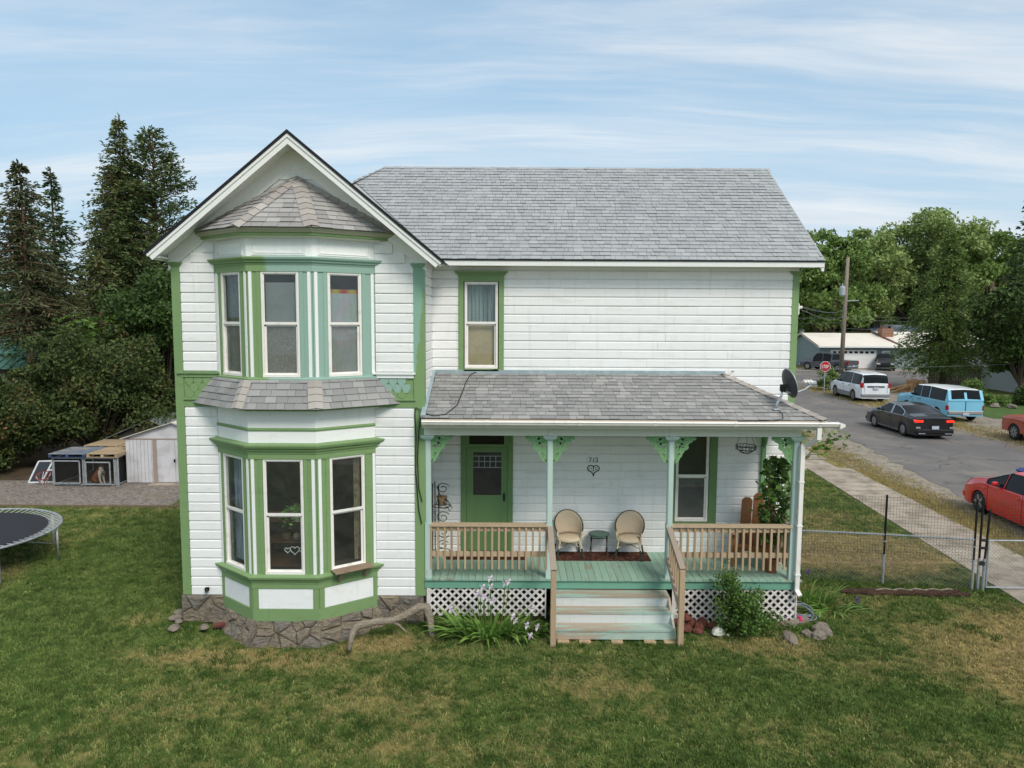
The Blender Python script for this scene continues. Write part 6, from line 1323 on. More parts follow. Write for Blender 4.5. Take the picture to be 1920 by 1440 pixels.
# the dog, sitting, looking towards the shed
def dog():
    import bmesh
    me = bpy.data.meshes.new('dog'); bm = bmesh.new(); sk = bm.verts.layers.skin.verify(); V = {}
    def v(n, p, r):
        x = bm.verts.new(p); x[sk].radius = (r, r); V[n] = x; return x
    def chain(prev, pts):
        for n, p, r in pts: x = v(n, p, r); bm.edges.new((V[prev], x)); prev = n
    root = v('pelvis', (-.17, 0, .17), .115); root[sk].use_root = True
    chain('pelvis', [('belly', (-.09, 0, .28), .115), ('chest', (.03, 0, .40), .112), ('withers', (.06, 0, .50), .085), ('neck', (.08, 0, .57), .062), ('skull', (.11, 0, .665), .068), ('brow', (.165, 0, .66), .055), ('muzzle', (.215, 0, .64), .042), ('nose', (.25, 0, .635), .034)])
    for s_, k in ((-1, 'r'), (1, 'l')):
        chain('chest', [('sh'+k, (.08, s_*.075, .37), .055), ('el'+k, (.07, s_*.08, .25), .038), ('wr'+k, (.10, s_*.08, .10), .027), ('pa'+k, (.115, s_*.08, .03), .028), ('to'+k, (.155, s_*.08, .022), .022)])
        chain('pelvis', [('hi'+k, (-.12, s_*.10, .17), .085), ('kn'+k, (.0, s_*.125, .15), .055), ('ho'+k, (-.10, s_*.125, .06), .034), ('fo'+k, (-.02, s_*.125, .028), .028), ('ft'+k, (.06, s_*.125, .022), .024)])
        chain('skull', [('ea'+k, (.085, s_*.062, .71), .026), ('eb'+k, (.10, s_*.088, .68), .014)])
    chain('pelvis', [('t1', (-.28, .02, .09), .03), ('t2', (-.38, .05, .035), .018), ('t3', (-.46, .10, .025), .011)])
    bm.to_mesh(me); bm.free(); o = bpy.data.objects.new('dog', me); COL.objects.link(o); m = o.modifiers.new('skin', 'SKIN'); m.use_smooth_shade = True; s_ = o.modifiers.new('sub', 'SUBSURF'); s_.levels = 2; s_.render_levels = 2
    b = NB('boxer_coat'); v_ = b.coord('obj'); sep = b.n('ShaderNodeSeparateXYZ'); b.L(v_, sep.inputs[0]); n = b.noise(v_, 9, 4); X, Z = sep.outputs[0], sep.outputs[2]
    col = b.mix(b.ramp(n, .3, .7), S(150, 92, 52), S(124, 74, 42)); wob = b.math('MULTIPLY', b.math('SUBTRACT', n, .5), .12)
    white = b.math('MULTIPLY', b.ramp(b.math('ADD', b.math('SUBTRACT', X, b.math('MULTIPLY', b.math('SUBTRACT', .62, Z), .0)), wob), .045, .075), b.ramp(Z, .60, .57)); col = b.mix(white, col, S(224, 214, 200))
    col = b.mix(b.ramp(Z, .09, .06, 0, 1), col, S(214, 204, 190)); col = b.mix(b.ramp(Z, .585, .61), col, S(86, 58, 42)); col = b.mix(b.ramp(X, .185, .21), col, S(44, 36, 34)); b.bsdf(col, .75, 0, .2, n, .2, .01); me.materials.append(b.m); return o
dg = dog(); dg.location = (-13.56, 23.12, 0); dg.scale = (1.02, 1.02, 1.02); dg.rotation_euler = (0, 0, rad(-8)); tag(dg, 'brown and white dog sitting behind the kennel gate', 'dog')
eye = mat('dog_eye', S(16, 12, 10), rough=.15)
for s_ in (-1, 1): b = MB(); b.lathe([(0, -.011), (.009, -.005), (.011, 0), (.009, .005), (0, .011)], (.172, s_*.043, .685), 8); o = part('eye', b, eye, dg)
b = MB(); b.lathe([(0, -.018), (.016, -.01), (.018, 0), (.014, .012), (0, .016)], (.283, 0, .645), 10); part('nose', b, eye, dg)
# basketball backboard leaning in the shade
t = thing('basketball_hoop', 'fallen basketball backboard with orange rim leaning by kennel', 'hoop', (-15.55, 23.25, 0), rad(8)); fw = mat('white_frame', S(206, 210, 210), S(176, 178, 178), 6, kind='obj')
def lean(x, z): return (x+.32*z, .45*z, z)
for p, q in (((-.42, .03), (.42, .03)), ((-.42, .68), (.42, .68)), ((-.42, .03), (-.42, .68)), ((.42, .03), (.42, .68)), ((-.02, .03), (.02, .68)), ((.02, .40), (.42, .40))): b = MB(); b.beam(lean(*p), lean(*q), .05, .03, up=(0, -1, .4)); part('frame_bar', b, fw, t)
b = MB(); b.faces([lean(-.40, .05), lean(.40, .05), lean(.40, .66), lean(-.40, .66)], [(0, 1, 2, 3)]); part('backboard', b, mat('smoky_board', S(52, 54, 60), rough=.3), t, fix=False)
orr = mat('orange_rim', S(150, 72, 54), S(110, 54, 44), 8, kind='obj'); b = MB(); b.tube([(.16+.22*math.cos(a), -.22+.20*math.sin(a), .30+.10*math.sin(a)) for a in [2*PI*k/24 for k in range(25)]], .014, 8); part('rim', b, orr, t)
for k in range(10): a = 2*PI*k/10; b = MB(); b.tube([(.16+.22*math.cos(a), -.22+.20*math.sin(a), .30+.10*math.sin(a)), (.16+.14*math.cos(a+.3), -.24+.10*math.sin(a+.3), .14), (.16+.07*math.cos(a+.5), -.25+.06*math.sin(a+.5), .03)], .010, 5); part('net_cord', b, fw if k % 2 else orr, t)
# metal shed
SX0, SX1, SY0, SY1 = -12.76, -9.6, 23.30, 25.8; shw = mat('shed_white_metal', S(206, 204, 206), S(182, 178, 178), 2.5, rough=.5, var=.05, rand=.03); tan = mat('shed_tan_trim', S(160, 142, 130), rough=.6)
t = thing('metal_shed', 'white metal garden shed with double doors and low gable roof', 'shed', (SX0, SY0, 0)); wx = SX1-SX0; EZ_, RZ_ = 1.52, 2.02
b = MB(); b.prism([(0, .02), (wx, .02), (wx, EZ_), (wx/2, RZ_), (0, EZ_)], 0.02, SY1-SY0); part('wall', b, shw, t)
for k in range(8):
    x = .03+k*.12
    if x > .88: break
    b = MB(); b.box(x, x+.105, 0.0, .019, .03, EZ_-.03); part('wall_panel', b, shw, t)
b = MB(); b.box(.90, 1.02, -.012, .019, .03, EZ_-.03); part('door_jamb', b, tan, t)
b = MB(); b.box(0, wx, -.015, .019, EZ_-.04, EZ_-.01); part('lintel', b, tan, t)
for x0, x1 in ((1.06, 1.63), (1.645, 2.20)):
    b = MB(); b.box(x0, x1, -.004, .019, .05, EZ_-.05); d_ = part('door', b, shw, t)
    if x0 < 1.2: b = MB(); b.bevbox(x1-.04, x1+.02, -.03, -.006, .72, .82, .006); part('latch', b, MT['iron'], d_)
for s_ in (0, 1):
    b = MB(); xa, xb = (-.12, wx/2) if s_ == 0 else (wx/2, wx+.12); za, zb = (EZ_-.03, RZ_+.02) if s_ == 0 else (RZ_+.02, EZ_-.03)
    b.prism([(xa, za), (xb, zb), (xb, zb+.025), (xa, za+.025)], -.10, SY1-SY0+.1); part('roof_panel', b, mat('shed_roof', S(214, 206, 196), S(190, 176, 160), 3, rough=.5), t)
b = MB(); b.box(.85, 2.6, -.35, -.02, .0, .03); part('threshold', b, conc, t)
t = thing('lean_to', 'low weathered lean-to with clear roof behind the kennel', 'lean-to', (-14.9, 26.2, 0))
b = MB(); b.prism([(0, 0), (2.6, 0), (2.6, 1.2), (1.5, 1.65), (0, 1.0)], 0, 1.8); part('wall', b, mat('grey_shack', S(94, 86, 76), S(70, 64, 56), 3, rough=.9), t)
for xa, za, xb, zb in ((-.15, .98, 1.5, 1.70), (1.5, 1.70, 2.8, 1.18)): b = MB(); b.prism([(xa, za), (xb, zb), (xb, zb+.03), (xa, za+.03)], -.15, 1.95); part('roof_panel', b, mat('dull_tin', S(132, 138, 136), S(104, 108, 104), 3, rough=.6), t)
gwp = paint('grey_picket_wood', S(132, 118, 106), S(104, 90, 78), .3, S(98, 86, 78), .15, stretch=(3, 3, .6))
t = thing('picket_fence', 'grey weathered picket fence in front of the brown shack', 'fence', (-17.0, 31.0, 0))
for k in range(22): x = k*.20; h = 1.62+rnd.uniform(-.05, .05); b = MB(); b.prism([(x, 0), (x+.17, 0), (x+.17, h-.16), (x+.085, h), (x, h-.16)], 0, .022); part('picket', b, gwp, t)
for z in (.45, 1.2): b = MB(); b.box(0, 4.4, -.06, -.002, z, z+.09); part('rail', b, gwp, t)
brw = paint('brown_shack_wood', S(128, 104, 90), S(100, 80, 68), .3, S(96, 78, 66), .12, stretch=(.6, 3, 4))
t = thing('wooden_shack', 'small brown board shack behind the picket fence', 'shed', (-17.6, 34.0, 0))
for k in range(11): b = MB(); b.box(0, .42 if 5 < k < 10 else 4.0, 0, .03, .1+k*.24, .33+k*.24); part('wall_board', b, brw, t); 
for k in range(6, 10): b = MB(); b.box(1.5, 4.0, .001, .031, .1+k*.24, .33+k*.24); part('wall_board', b, brw, t)
b = MB(); b.box(0.02, 4.0, .06, 3, .05, 2.7); part('wall', b, mat('shack_dark', S(52, 44, 40), rough=.9), t)
b = MB(); b.prism([(-.5, 2.35), (1.6, 3.5), (4.3, 2.35), (4.3, 2.45), (1.6, 3.62), (-.5, 2.46)], -.4, 3.2); part('roof', b, mat('shack_roof', S(104, 98, 90), S(80, 76, 66), 2, rough=.9), t)
t = thing('green_roofed_barn', 'barn with green standing seam metal roof among the trees', 'barn', (-33.0, 40, 0)); grf = mat('green_metal_roof', S(84, 128, 112), S(70, 108, 96), 2, rough=.5)
b = MB(); b.box(0, 7.2, .5, 6, 0, 2.7); part('wall', b, mat('barn_wall', S(120, 112, 100), rough=.9), t)
b = MB(); b.faces([(-.4, .0, 2.5), (7.6, .0, 2.5), (7.0, 3.2, 4.15), (-.4, 3.2, 4.15), (7.6, 6.4, 2.5), (-.4, 6.4, 2.5)], [(0, 1, 2, 3), (3, 2, 4, 5)]); part('roof', b, grf, t, fix=False)
for k in range(17): b = MB(); x = -.35+k*.46; b.beam((x, 0, 2.52), (min(x, 6.95), 3.2, 4.17), .04, .05); part('roof_rib', b, grf, t)
# ================================================================== vehicles
def car_paint(name, c, metal=.0, rough=.32):
    b = NB(name); n = b.noise(b.coord('obj'), 3, 4); b.bsdf(b.hsv(c, b.math('ADD', .92, b.math('MULTIPLY', n, .16))), rough, metal, .5, Coat_Weight=.6, Coat_Roughness=.08); return b.m
TY = mat('tyre_rubber', S(38, 38, 38), S(52, 50, 48), 12, kind='obj', rough=.85); RIM = mat('alloy_rim', S(176, 178, 180), S(140, 142, 146), 8, kind='obj', rough=.35, metal=.7); RIMD = mat('rim_shadow', S(70, 70, 72), rough=.6); DUSTRIM = mat('dusty_rim', S(124, 112, 100), S(96, 88, 80), 8, kind='obj', rough=.7)
BLK = mat('black_trim', S(26, 26, 28), rough=.5); CHR = mat('chrome', S(200, 202, 206), rough=.18, metal=.9); UND = mat('underbody', S(20, 20, 20), rough=.9)
def light(name, c, e=0.):
    b = NB(name); p = b.bsdf(c, .2, 0, .5)
    if e: p.inputs['Emission Color'].default_value = c; p.inputs['Emission Strength'].default_value = e
    return b.m
RED = light('tail_lamp', S(160, 20, 22)); REDON = light('lit_tail_lamp', S(255, 40, 24), 1.6); HEAD = light('head_lamp', S(210, 214, 216)); AMB = light('amber_lamp', S(220, 120, 30)); PLATE = mat('plate', S(196, 204, 214), S(120, 130, 150), 40, kind='obj', rough=.5)
def lerp(tab, y):
    if y <= tab[0][0]: return tab[0][1]
    for (a, b_), (c, d) in zip(tab, tab[1:]):
        if y <= c: return b_+(d-b_)*(y-a)/(c-a)
    return tab[-1][1]
def vehicle(label, cat, loc, rz, L, W, top, belt, yf, yr, r, body, sides, front, rear, name='parked_car', clear=.22, tumble=.22, arch=None, roofmat=None, rimm=None, lower=None, tail=RED, tails=None, heads=None, bumper=None, plate=True, group=None, seams=(), spokes=5, mirror=True, mirror_y=None, taper=.10, rearpanes=None, square=0., headm=None, trim=None):
    t = thing(name, label, cat, loc, rz, group); hw = W/2; Ra = r*1.13 if arch is None else arch
    ys = set(-L/2+L*i/44 for i in range(45))
    for yw in (yf, yr):
        for k in range(13): ys.add(yw+Ra*math.cos(PI*k/12))
        ys.add(yw+Ra+.004); ys.add(yw-Ra-.004)
    for a, b_ in list(sides)+[front, rear]:
        if a is not None: ys.add(a); ys.add(b_)
    for tab in (top, belt):
        for y, _ in tab: ys.add(y)
    ys = sorted(y for y in ys if -L/2-1e-6 <= y <= L/2+1e-6)
    def wid(y):
        e = (abs(y)-.36*L)/(.14*L); return hw*(1-(taper*max(0, e)**2))
    def sec(y):
        zt = lerp(top, y); bl = min(lerp(belt, y), zt-.02); w = wid(y); zb = clear
        for yw in (yf, yr):
            d = abs(y-yw)
            if d <= Ra: zb = max(zb, r+math.sqrt(max(0, Ra*Ra-d*d))-.02)
        zb = min(zb, bl-.06); gh = max(0, zt-bl); k = min(1, gh/.25); tx = w*.955-tumble*gh
        return [(w*.90, zb+.01), (w*.975, zb), (w, zb+(bl-zb)*.5), (w*.99, bl-.06*min(1, (bl-zb))), (w*.955, bl), (tx*k+(w*.91)*(1-k), zt-.05*k-.008), (tx*k+w*.78*(1-k)-.09*k, zt-.012*k), (0, zt+.022)]
    SEC = [sec(y) for y in ys]; n = 8; parts_ = {}
    def bucket(k): return parts_.setdefault(k, MB())
    for i in range(len(ys)-1):
        ym = (ys[i]+ys[i+1])/2; A, B_ = SEC[i], SEC[i+1]; gh = lerp(top, ym)-min(lerp(belt, ym), lerp(top, ym)-.02)
        for k in range(n-1):
            key = 'body'
            if k == 4 and gh > .10:
                for j, (a, b_) in enumerate(sides):
                    if a < ym < b_: key = ('side', j)
            if k in (5, 6):
                if front[0] is not None and front[0] < ym < front[1]: key = 'front'
                elif rear[0] is not None and rear[0] < ym < rear[1]: key = 'rear'
                elif roofmat is not None and gh > .3: key = 'roof'
            if k < 2 and lower is not None and k == 1 and False: key = 'lower'
            for s_ in (1, -1):
                kk = key if key in ('body', 'front', 'rear', 'roof') else key+(s_,)
                q = [(s_*A[k][0], ys[i], A[k][1]), (s_*B_[k][0], ys[i+1], B_[k][1]), (s_*B_[k+1][0], ys[i+1], B_[k+1][1]), (s_*A[k+1][0], ys[i], A[k+1][1])]
                bucket(kk).poly(q if s_ > 0 else q[::-1])
    for i, fl_ in ((0, False), (len(ys)-1, True)):
        for k in range(n-1):
            A = SEC[i]; q = [(-A[k][0], ys[i], A[k][1]), (A[k][0], ys[i], A[k][1]), (A[k+1][0], ys[i], A[k+1][1]), (-A[k+1][0], ys[i], A[k+1][1])]; bucket('body').poly(q[::-1] if fl_ else q)
    import bmesh
    for key, mb in parts_.items():
        nm, m = {'body': ('body', body), 'front': ('windshield', MT['carglass']), 'rear': ('rear_window', MT['carglass']), 'roof': ('roof', roofmat)}.get(key if isinstance(key, str) else '', ('window', MT['carglass']))
        me = mb.mesh(nm, m, True); bm = bmesh.new(); bm.from_mesh(me); bmesh.ops.remove_doubles(bm, verts=bm.verts, dist=.0008); bmesh.ops.recalc_face_normals(bm, faces=bm.faces) if key == 'body' else None; bm.to_mesh(me); bm.free(); me.set_sharp_from_angle(angle=rad(32)); link(nm, me, t, local=(0, 0, 0))
    b = MB(); b.box(-hw*.80, hw*.80, -L/2+.15, L/2-.15, clear-.02, lerp(belt, 0)-.12); part('chassis', b, UND, t)
    if sides:
        y0, y1 = min(a for a, _ in sides), max(b_ for _, b_ in sides)
        for yy in ((y0+y1)/2+.1, y0+.35):
            for sx in (-1, 1): b = MB(); z0 = lerp(belt, yy)-.3; b.bevbox(sx*hw*.42-.24, sx*hw*.42+.24, yy-.10, yy+.06, z0, z0+.55, .04); part('seat', b, UND, t)
    for yw in (yf, yr):
        for sx in (-1, 1):
            b = MB(); x = sx*(hw-.125); b.lathe([(r*.62, -.10), (r*.95, -.105), (r, -.07), (r, .07), (r*.95, .105), (r*.62, .10)], (x, yw, r), 26, 'x'); w = part('wheel', b, TY, t, smooth=True)
            b = MB(); xo = x+sx*.085; rm = rimm or RIM
            b.lathe([(0, -.012), (r*.64, -.012), (r*.66, .02), (r*.60, .022)], (xo, yw, r), 24, 'x') if sx > 0 else b.lathe([(0, .012), (r*.64, .012), (r*.66, -.02), (r*.60, -.022)], (xo, yw, r), 24, 'x'); part('rim', b, RIMD if rm is RIM and spokes else rm, w)
            for k in range(spokes): a = 2*PI*k/spokes; b = MB(); c, s_ = math.cos(a), math.sin(a); b.beam((xo+sx*.016, yw+.05*c, r+.05*s_), (xo+sx*.016, yw+r*.62*c, r+r*.62*s_), .028, r*.20, up=(0, -s_, c)); part('spoke', b, rm, w)
    for (x, z, w_, h, m) in (tails if tails is not None else [(hw-.20, lerp(belt, -L/2+.1)-.10, .26, .16, tail)]):
        for sx in (-1, 1): b = MB(); b.bevbox(sx*x-w_/2, sx*x+w_/2, -L/2-.025, -L/2+.20, z-h/2, z+h/2, .015); part('taillight', b, m, t)
    for (x, z, w_, h) in (heads if heads is not None else [(hw-.28, lerp(top, L/2-.05)-.16, .34, .14)]):
        for sx in (-1, 1): b = MB(); b.bevbox(sx*x-w_/2, sx*x+w_/2, L/2-.20, L/2+.02, z-h/2, z+h/2, .02); part('headlight', b, headm or HEAD, t)
    bm_ = bumper or BLK
    for y0, y1, nm in ((-L/2-.07, -L/2+.10, 'bumper'), (L/2-.10, L/2+.06, 'bumper')): b = MB(); b.bevbox(-hw*.93, hw*.93, y0, y1, clear+.10, clear+.30, .04); part(nm, b, bm_, t)
    if plate: b = MB(); z = clear+.42 if plate is True else plate; b.box(-.16, .16, -L/2-.085, -L/2-.06, z, z+.15); part('plate', b, PLATE, t)
    if mirror and sides:
        my = mirror_y if mirror_y is not None else max(b_ for _, b_ in sides)-.12
        for sx in (-1, 1): b = MB(); z = lerp(belt, my)+.02; b.bevbox(sx*(hw+.05)-.08, sx*(hw+.05)+.08, my-.04, my+.05, z, z+.12, .03); part('mirror', b, BLK if mirror is True else mirror, t)
    for sx in (-1, 1):
        for (a, b_) in sides:                  # rubber round every side window
            sy = [y for y in ys if a-1e-6 <= y <= b_+1e-6 and lerp(top, y)-lerp(belt, y) > .08]
            if len(sy) > 2: b = MB(); lo_ = [(sx*(sec(y)[4][0]+.004), y, sec(y)[4][1]) for y in sy]; hi_ = [(sx*(sec(y)[5][0]+.004), y, sec(y)[5][1]) for y in sy]; b.tube(lo_+hi_[::-1]+[lo_[0]], .013, 5); part('window_trim', b, trim or BLK, t)
        for yw in (yf, yr):
            ar = [yw+Ra*math.cos(PI*k/16) for k in range(17)]; b = MB(); b.tube([(sx*(sec(y)[1][0]+.006), y, sec(y)[1][1]) for y in ar], .016, 5); part('arch_lip', b, lower or body, t)
    for y in seams:
        for sx in (-1, 1):
            b = MB(); w = wid(y); z0, z1 = clear+.12, lerp(belt, y)-.03; q = sec(y); b.tube([(sx*(q[k][0]+.001), y, q[k][1]) for k in (1, 2, 3, 4)], .006, 4); part('door_seam', b, BLK, t)
            b = MB(); b.bevbox(sx*(w+.006)-.014, sx*(w+.006)+.014, y+.10, y+.26, z1-.14, z1-.10, .006); part('door_handle', b, BLK if mirror is True else mirror, t)
    if lower is not None:
        for sx in (-1, 1): b = MB(); b.bevbox(sx*hw*.992-.022, sx*hw*.992+.022, yr+Ra+.01, yf-Ra-.01, clear, clear+.30, .012); part('cladding', b, lower, t)
    return t
white, blue, black, red = car_paint('white_car_paint', S(226, 230, 232)), car_paint('sky_blue_paint', S(120, 190, 216), rough=.45), car_paint('black_car_paint', S(30, 30, 34), .3), car_paint('red_car_paint', S(206, 34, 36))
orange, greyp, darkg = car_paint('faded_orange_paint', S(176, 84, 58), rough=.55), car_paint('grey_truck_paint', S(84, 88, 96), .4), car_paint('charcoal_paint', S(46, 47, 51), .3); greyclad = mat('grey_cladding', S(128, 130, 132), rough=.6)
vehicle('black sedan driving with brake lights lit', 'car', (19.62, 35.20, 0), rad(-1.5), 4.93, 1.86, [(-2.47, .98), (-2.30, 1.06), (-1.75, 1.12), (-.85, 1.41), (-.2, 1.47), (.35, 1.455), (1.25, 1.06), (2.1, .90), (2.4, .78), (2.47, .70)], [(-2.47, .93), (-1.2, .99), (1.0, .95), (2.47, .68)], 1.43, -1.42, .335, black, [(-1.35, -.28), (-.20, .98)], (.38, 1.20), (-1.72, -.80), clear=.19, tumble=.34, tails=[(.70, .86, .34, .10, REDON)], seams=(-.28, .85), rimm=RIM, spokes=10, plate=.50, name='driven_car', trim=CHR)
dc_ = [o for o in COL.objects if o.name.startswith('driven_car')][0]
b = MB(); b.bevbox(-.14, .14, -1.05, -.98, 1.335, 1.365, .008); part('brake_lamp', b, REDON, dc_)
b = MB(); b.tube([(-.82, -2.30, 1.055), (0, -2.34, 1.075), (.82, -2.30, 1.055)], .006, 5); part('boot_seam', b, UND, dc_)
for sx in (-1, 1): b = MB(); b.bevbox(sx*.60-.16, sx*.60+.16, -2.56, -2.50, .27, .31, .008); part('exhaust_trim', b, CHR, dc_); b = MB(); b.tube([(sx*.935, -1.0, .27), (sx*.94, 1.0, .27)], .012, 5); part('sill_trim', b, CHR, dc_); b = MB(); b.bevbox(sx*.76-.10, sx*.76+.10, -2.53, -2.46, .50, .60, .015); part('reflector', b, CHR, dc_)
exp_t = vehicle('white sport utility vehicle parked by the stop sign', 'car', (24.25, 49.75, 0), rad(-3), 5.23, 2.0, [(-2.62, 1.25), (-2.55, 1.70), (-2.30, 1.92), (-1.0, 1.97), (.35, 1.95), (.75, 1.88), (1.35, 1.25), (2.2, 1.16), (2.55, 1.02), (2.62, .85)], [(-2.62, 1.22), (1.3, 1.18), (2.62, .8)], 1.62, -1.40, .40, white, [(-2.38, -1.12), (-1.0, .05), (.13, 1.12)], (.78, 1.32), (-2.61, -2.37), clear=.30, tumble=.20, lower=greyclad, bumper=greyclad, tails=[(.87, 1.18, .17, .32, RED)], rimm=DUSTRIM, spokes=6, seams=(-.95, .10), plate=.92, group='cars parked along the street')
for sx in (-1, 1): b = MB(); b.tube([(sx*.72, -1.9, 1.99), (sx*.72, -1.8, 2.03), (sx*.72, .2, 2.03), (sx*.72, .3, 1.99)], .02, 6); part('roof_rail', b, greyclad, exp_t)
b = MB(); b.box(-.55, .55, -2.655, -2.62, 1.06, 1.13); part('tailgate_trim', b, BLK, exp_t)
for sx in (-1, 1): b = MB(); b.tube([(sx*.74, -2.632, .66), (sx*.74, -2.632, 1.20)], .006, 4); part('tailgate_seam', b, BLK, exp_t)
sub_t = vehicle('sky blue vintage station wagon truck with white roof', 'car', (24.60, 41.05, 0), rad(-2), 5.45, 2.0, [(-2.72, 1.16), (-2.70, 1.30), (-2.58, 1.72), (-2.40, 1.80), (-.8, 1.85), (.55, 1.80), (.70, 1.76), (1.12, 1.22), (2.55, 1.08), (2.70, .98), (2.72, .9)], [(-2.72, 1.14), (1.1, 1.14), (2.72, .86)], 1.48, -1.75, .37, blue, [(-2.40, -.92), (-.80, -.02), (.08, .86)], (.74, 1.08), (-2.705, -2.50), clear=.34, tumble=.16, roofmat=car_paint('white_roof_paint', S(232, 234, 232), rough=.4), bumper=CHR, tails=[(.93, .80, .09, .26, RED)], rimm=DUSTRIM, spokes=0, seams=(-.02, .82), plate=.40, taper=.05, group='cars parked along the street')
for x in (-.86, 0, .86): b = MB(); b.beam((x, -2.735, 1.20), (x*.96, -2.56, 1.74), .13 if x == 0 else .16, .03, up=(0, -1, .3)); part('door_pillar', b, blue, sub_t)
b = MB(); b.box(-.012, .012, -2.745, -2.70, .55, 1.18); part('door_seam', b, BLK, sub_t); b = MB(); b.beam((-.9, -2.735, 1.19), (.9, -2.735, 1.19), .03, .06); part('door_sill', b, blue, sub_t)
vehicle('red hatchback parked beside the sidewalk', 'car', (14.32, 18.90, 0), rad(-3), 4.36, 1.82, [(-2.18, 1.0), (-2.05, 1.28), (-1.6, 1.40), (-.5, 1.48), (.15, 1.45), (1.15, 1.05), (1.85, .92), (2.10, .80), (2.18, .66)], [(-2.18, .98), (-1.0, 1.0), (1.1, .93), (2.18, .66)], 1.30, -1.35, .325, red, [(-1.5, -.62), (-.55, .22), (.30, 1.02)], (.20, 1.10), (-2.0, -1.55), clear=.18, tumble=.34, heads=[(.60, .66, .24, .09)], seams=(-.58, .9), rimm=RIM, spokes=5, bumper=red, mirror=red, mirror_y=.50, group='cars parked along the street')
vehicle('old orange pickup truck parked on the gravel', 'truck', (24.15, 30.95, 0), rad(-2), 5.35, 2.0, [(-2.67, 1.10), (-.75, 1.12), (-.70, 1.70), (-.3, 1.78), (.45, 1.76), (.95, 1.18), (2.5, 1.10), (2.67, 1.02)], [(-2.67, 1.08), (-.7, 1.08), (2.67, 1.0)], 1.75, -1.60, .39, orange, [(-.62, .75)], (.50, .92), (None, None), clear=.38, tumble=.18, heads=[(.78, .90, .22, .20)], headm=AMB, bumper=BLK, seams=(-.4, .85), spokes=8, taper=.04, group='cars parked along the street', name='pickup_truck')
vehicle('dark grey crew cab pickup beyond the stop sign', 'truck', (34.1, 77.0, 0), rad(32), 5.8, 2.0, [(-2.9, 1.22), (-1.05, 1.24), (-1.0, 1.80), (-.6, 1.92), (.65, 1.92), (.9, 1.86), (1.45, 1.25), (2.6, 1.15), (2.9, .9)], [(-2.9, 1.20), (2.9, .88)], 1.85, -1.75, .42, greyp, [(-.92, .02), (.10, 1.20)], (.92, 1.42), (-1.05, -.98), clear=.40, tumble=.2, bumper=CHR, tails=[(.90, 1.0, .14, .34, RED)], seams=(0, 1.0), spokes=6, plate=.6, group='cars in the driveway', name='pickup_truck')
vehicle('charcoal off road vehicle before the garage door', 'car', (41.3, 78.9, 0), rad(152), 4.8, 1.9, [(-2.4, 1.15), (-2.3, 1.60), (-2.05, 1.78), (-.5, 1.82), (.45, 1.79), (1.05, 1.22), (2.2, 1.12), (2.4, .85)], [(-2.4, 1.15), (2.4, .85)], 1.45, -1.40, .40, darkg, [(-2.1, -1.2), (-1.1, -.15), (-.08, .80)], (.50, 1.0), (None, None), clear=.36, tumble=.24, seams=(-.2, .85), spokes=6, bumper=BLK, group='cars in the driveway')
t = thing('wheelie_bin', 'blue wheeled recycling bin standing behind the red hatchback', 'bin', (15.75, 21.2, 0)); bb_ = mat('blue_bin_plastic', S(44, 62, 128), S(36, 50, 108), 4, kind='obj', rough=.45)
b = MB(); b.faces([(-.22, -.24, .06), (.22, -.24, .06), (.22, .24, .06), (-.22, .24, .06), (-.29, -.31, .95), (.29, -.31, .95), (.29, .31, .95), (-.29, .31, .95)], [(0, 3, 2, 1), (4, 5, 6, 7), (0, 1, 5, 4), (1, 2, 6, 5), (2, 3, 7, 6), (3, 0, 4, 7)]); part('body', b, bb_, t)
b = MB(); b.prism([(-.34, .96), (.34, .96), (.34, 1.0), (.2, 1.06), (-.2, 1.06), (-.34, 1.0)], -.36, .32); part('lid', b, bb_, t); b = MB(); b.tube([(-.25, .36, 1.0), (.25, .36, 1.0)], .02, 8); part('handle', b, bb_, t)
for sx in (-1, 1): b = MB(); b.lathe([(.0, -.03), (.11, -.03), (.11, .03), (0, .03)], (sx*.26, .26, .11), 14, 'x'); part('wheel', b, TY, t)
# ================================================================== poles, sign, houses across
pole_m = mat('pole_wood', S(146, 134, 120), S(118, 108, 96), 3, (3, 3, .3), kind='obj', rough=.95, var=.18); canm = mat('transformer_grey', S(168, 176, 178), rough=.5)
def utility_pole(label, x, y, h, r, lean=0., can=None, arm=True):
    t = thing('utility_pole', label, 'pole', (x, y, 0), 0, 'utility poles'); b = MB(); b.tube([(0, 0, 0), (lean*.5, 0, h*.5), (lean, 0, h)], [r, r*.85, r*.68], 12); part('shaft', b, pole_m, t, smooth=True)
    if can: b = MB(); b.lathe([(.0, 0), (.26, .02), (.28, .08), (.28, .80), (.24, .90), (.10, .96), (0, .97)], (lean*.8-.42, -.1, can), 16); c = part('transformer', b, canm, t); b = MB(); b.tube([(lean*.8-.42, -.1, can+.95), (lean*.8-.42, -.1, can+1.25)], .05, 8); part('insulator', b, canm, c)
    if arm:
        b = MB(); b.beam((lean*.7-.1, -.1, h*.63), (lean*.7+1.3, -.1, h*.63+.05), .07, .09); part('crossarm', b, canm, t)
utility_pole('brown wooden utility pole with transformer by the stop sign', 33.5, 72.6, 11.7, .23, .15, 7.9); utility_pole('distant grey utility pole behind the garage house', 57.0, 104.0, 9.6, .22, .0, 6.6, False)
def wire(label, a, c, sag=.4, r=.016, n=14):
    b = MB(); a, c = Vector(a), Vector(c); b.tube([tuple(a+(c-a)*(i/n)-Vector((0, 0, 4*sag*(i/n)*(1-i/n)))) for i in range(n+1)], r, 5); tag(part('overhead_wire', b, mat_wire, None), label, 'wire', 'overhead wires')
mat_wire = mat('weathered_wire', S(96, 100, 100), rough=.5, metal=.3)
PT = (33.75, 72.5)
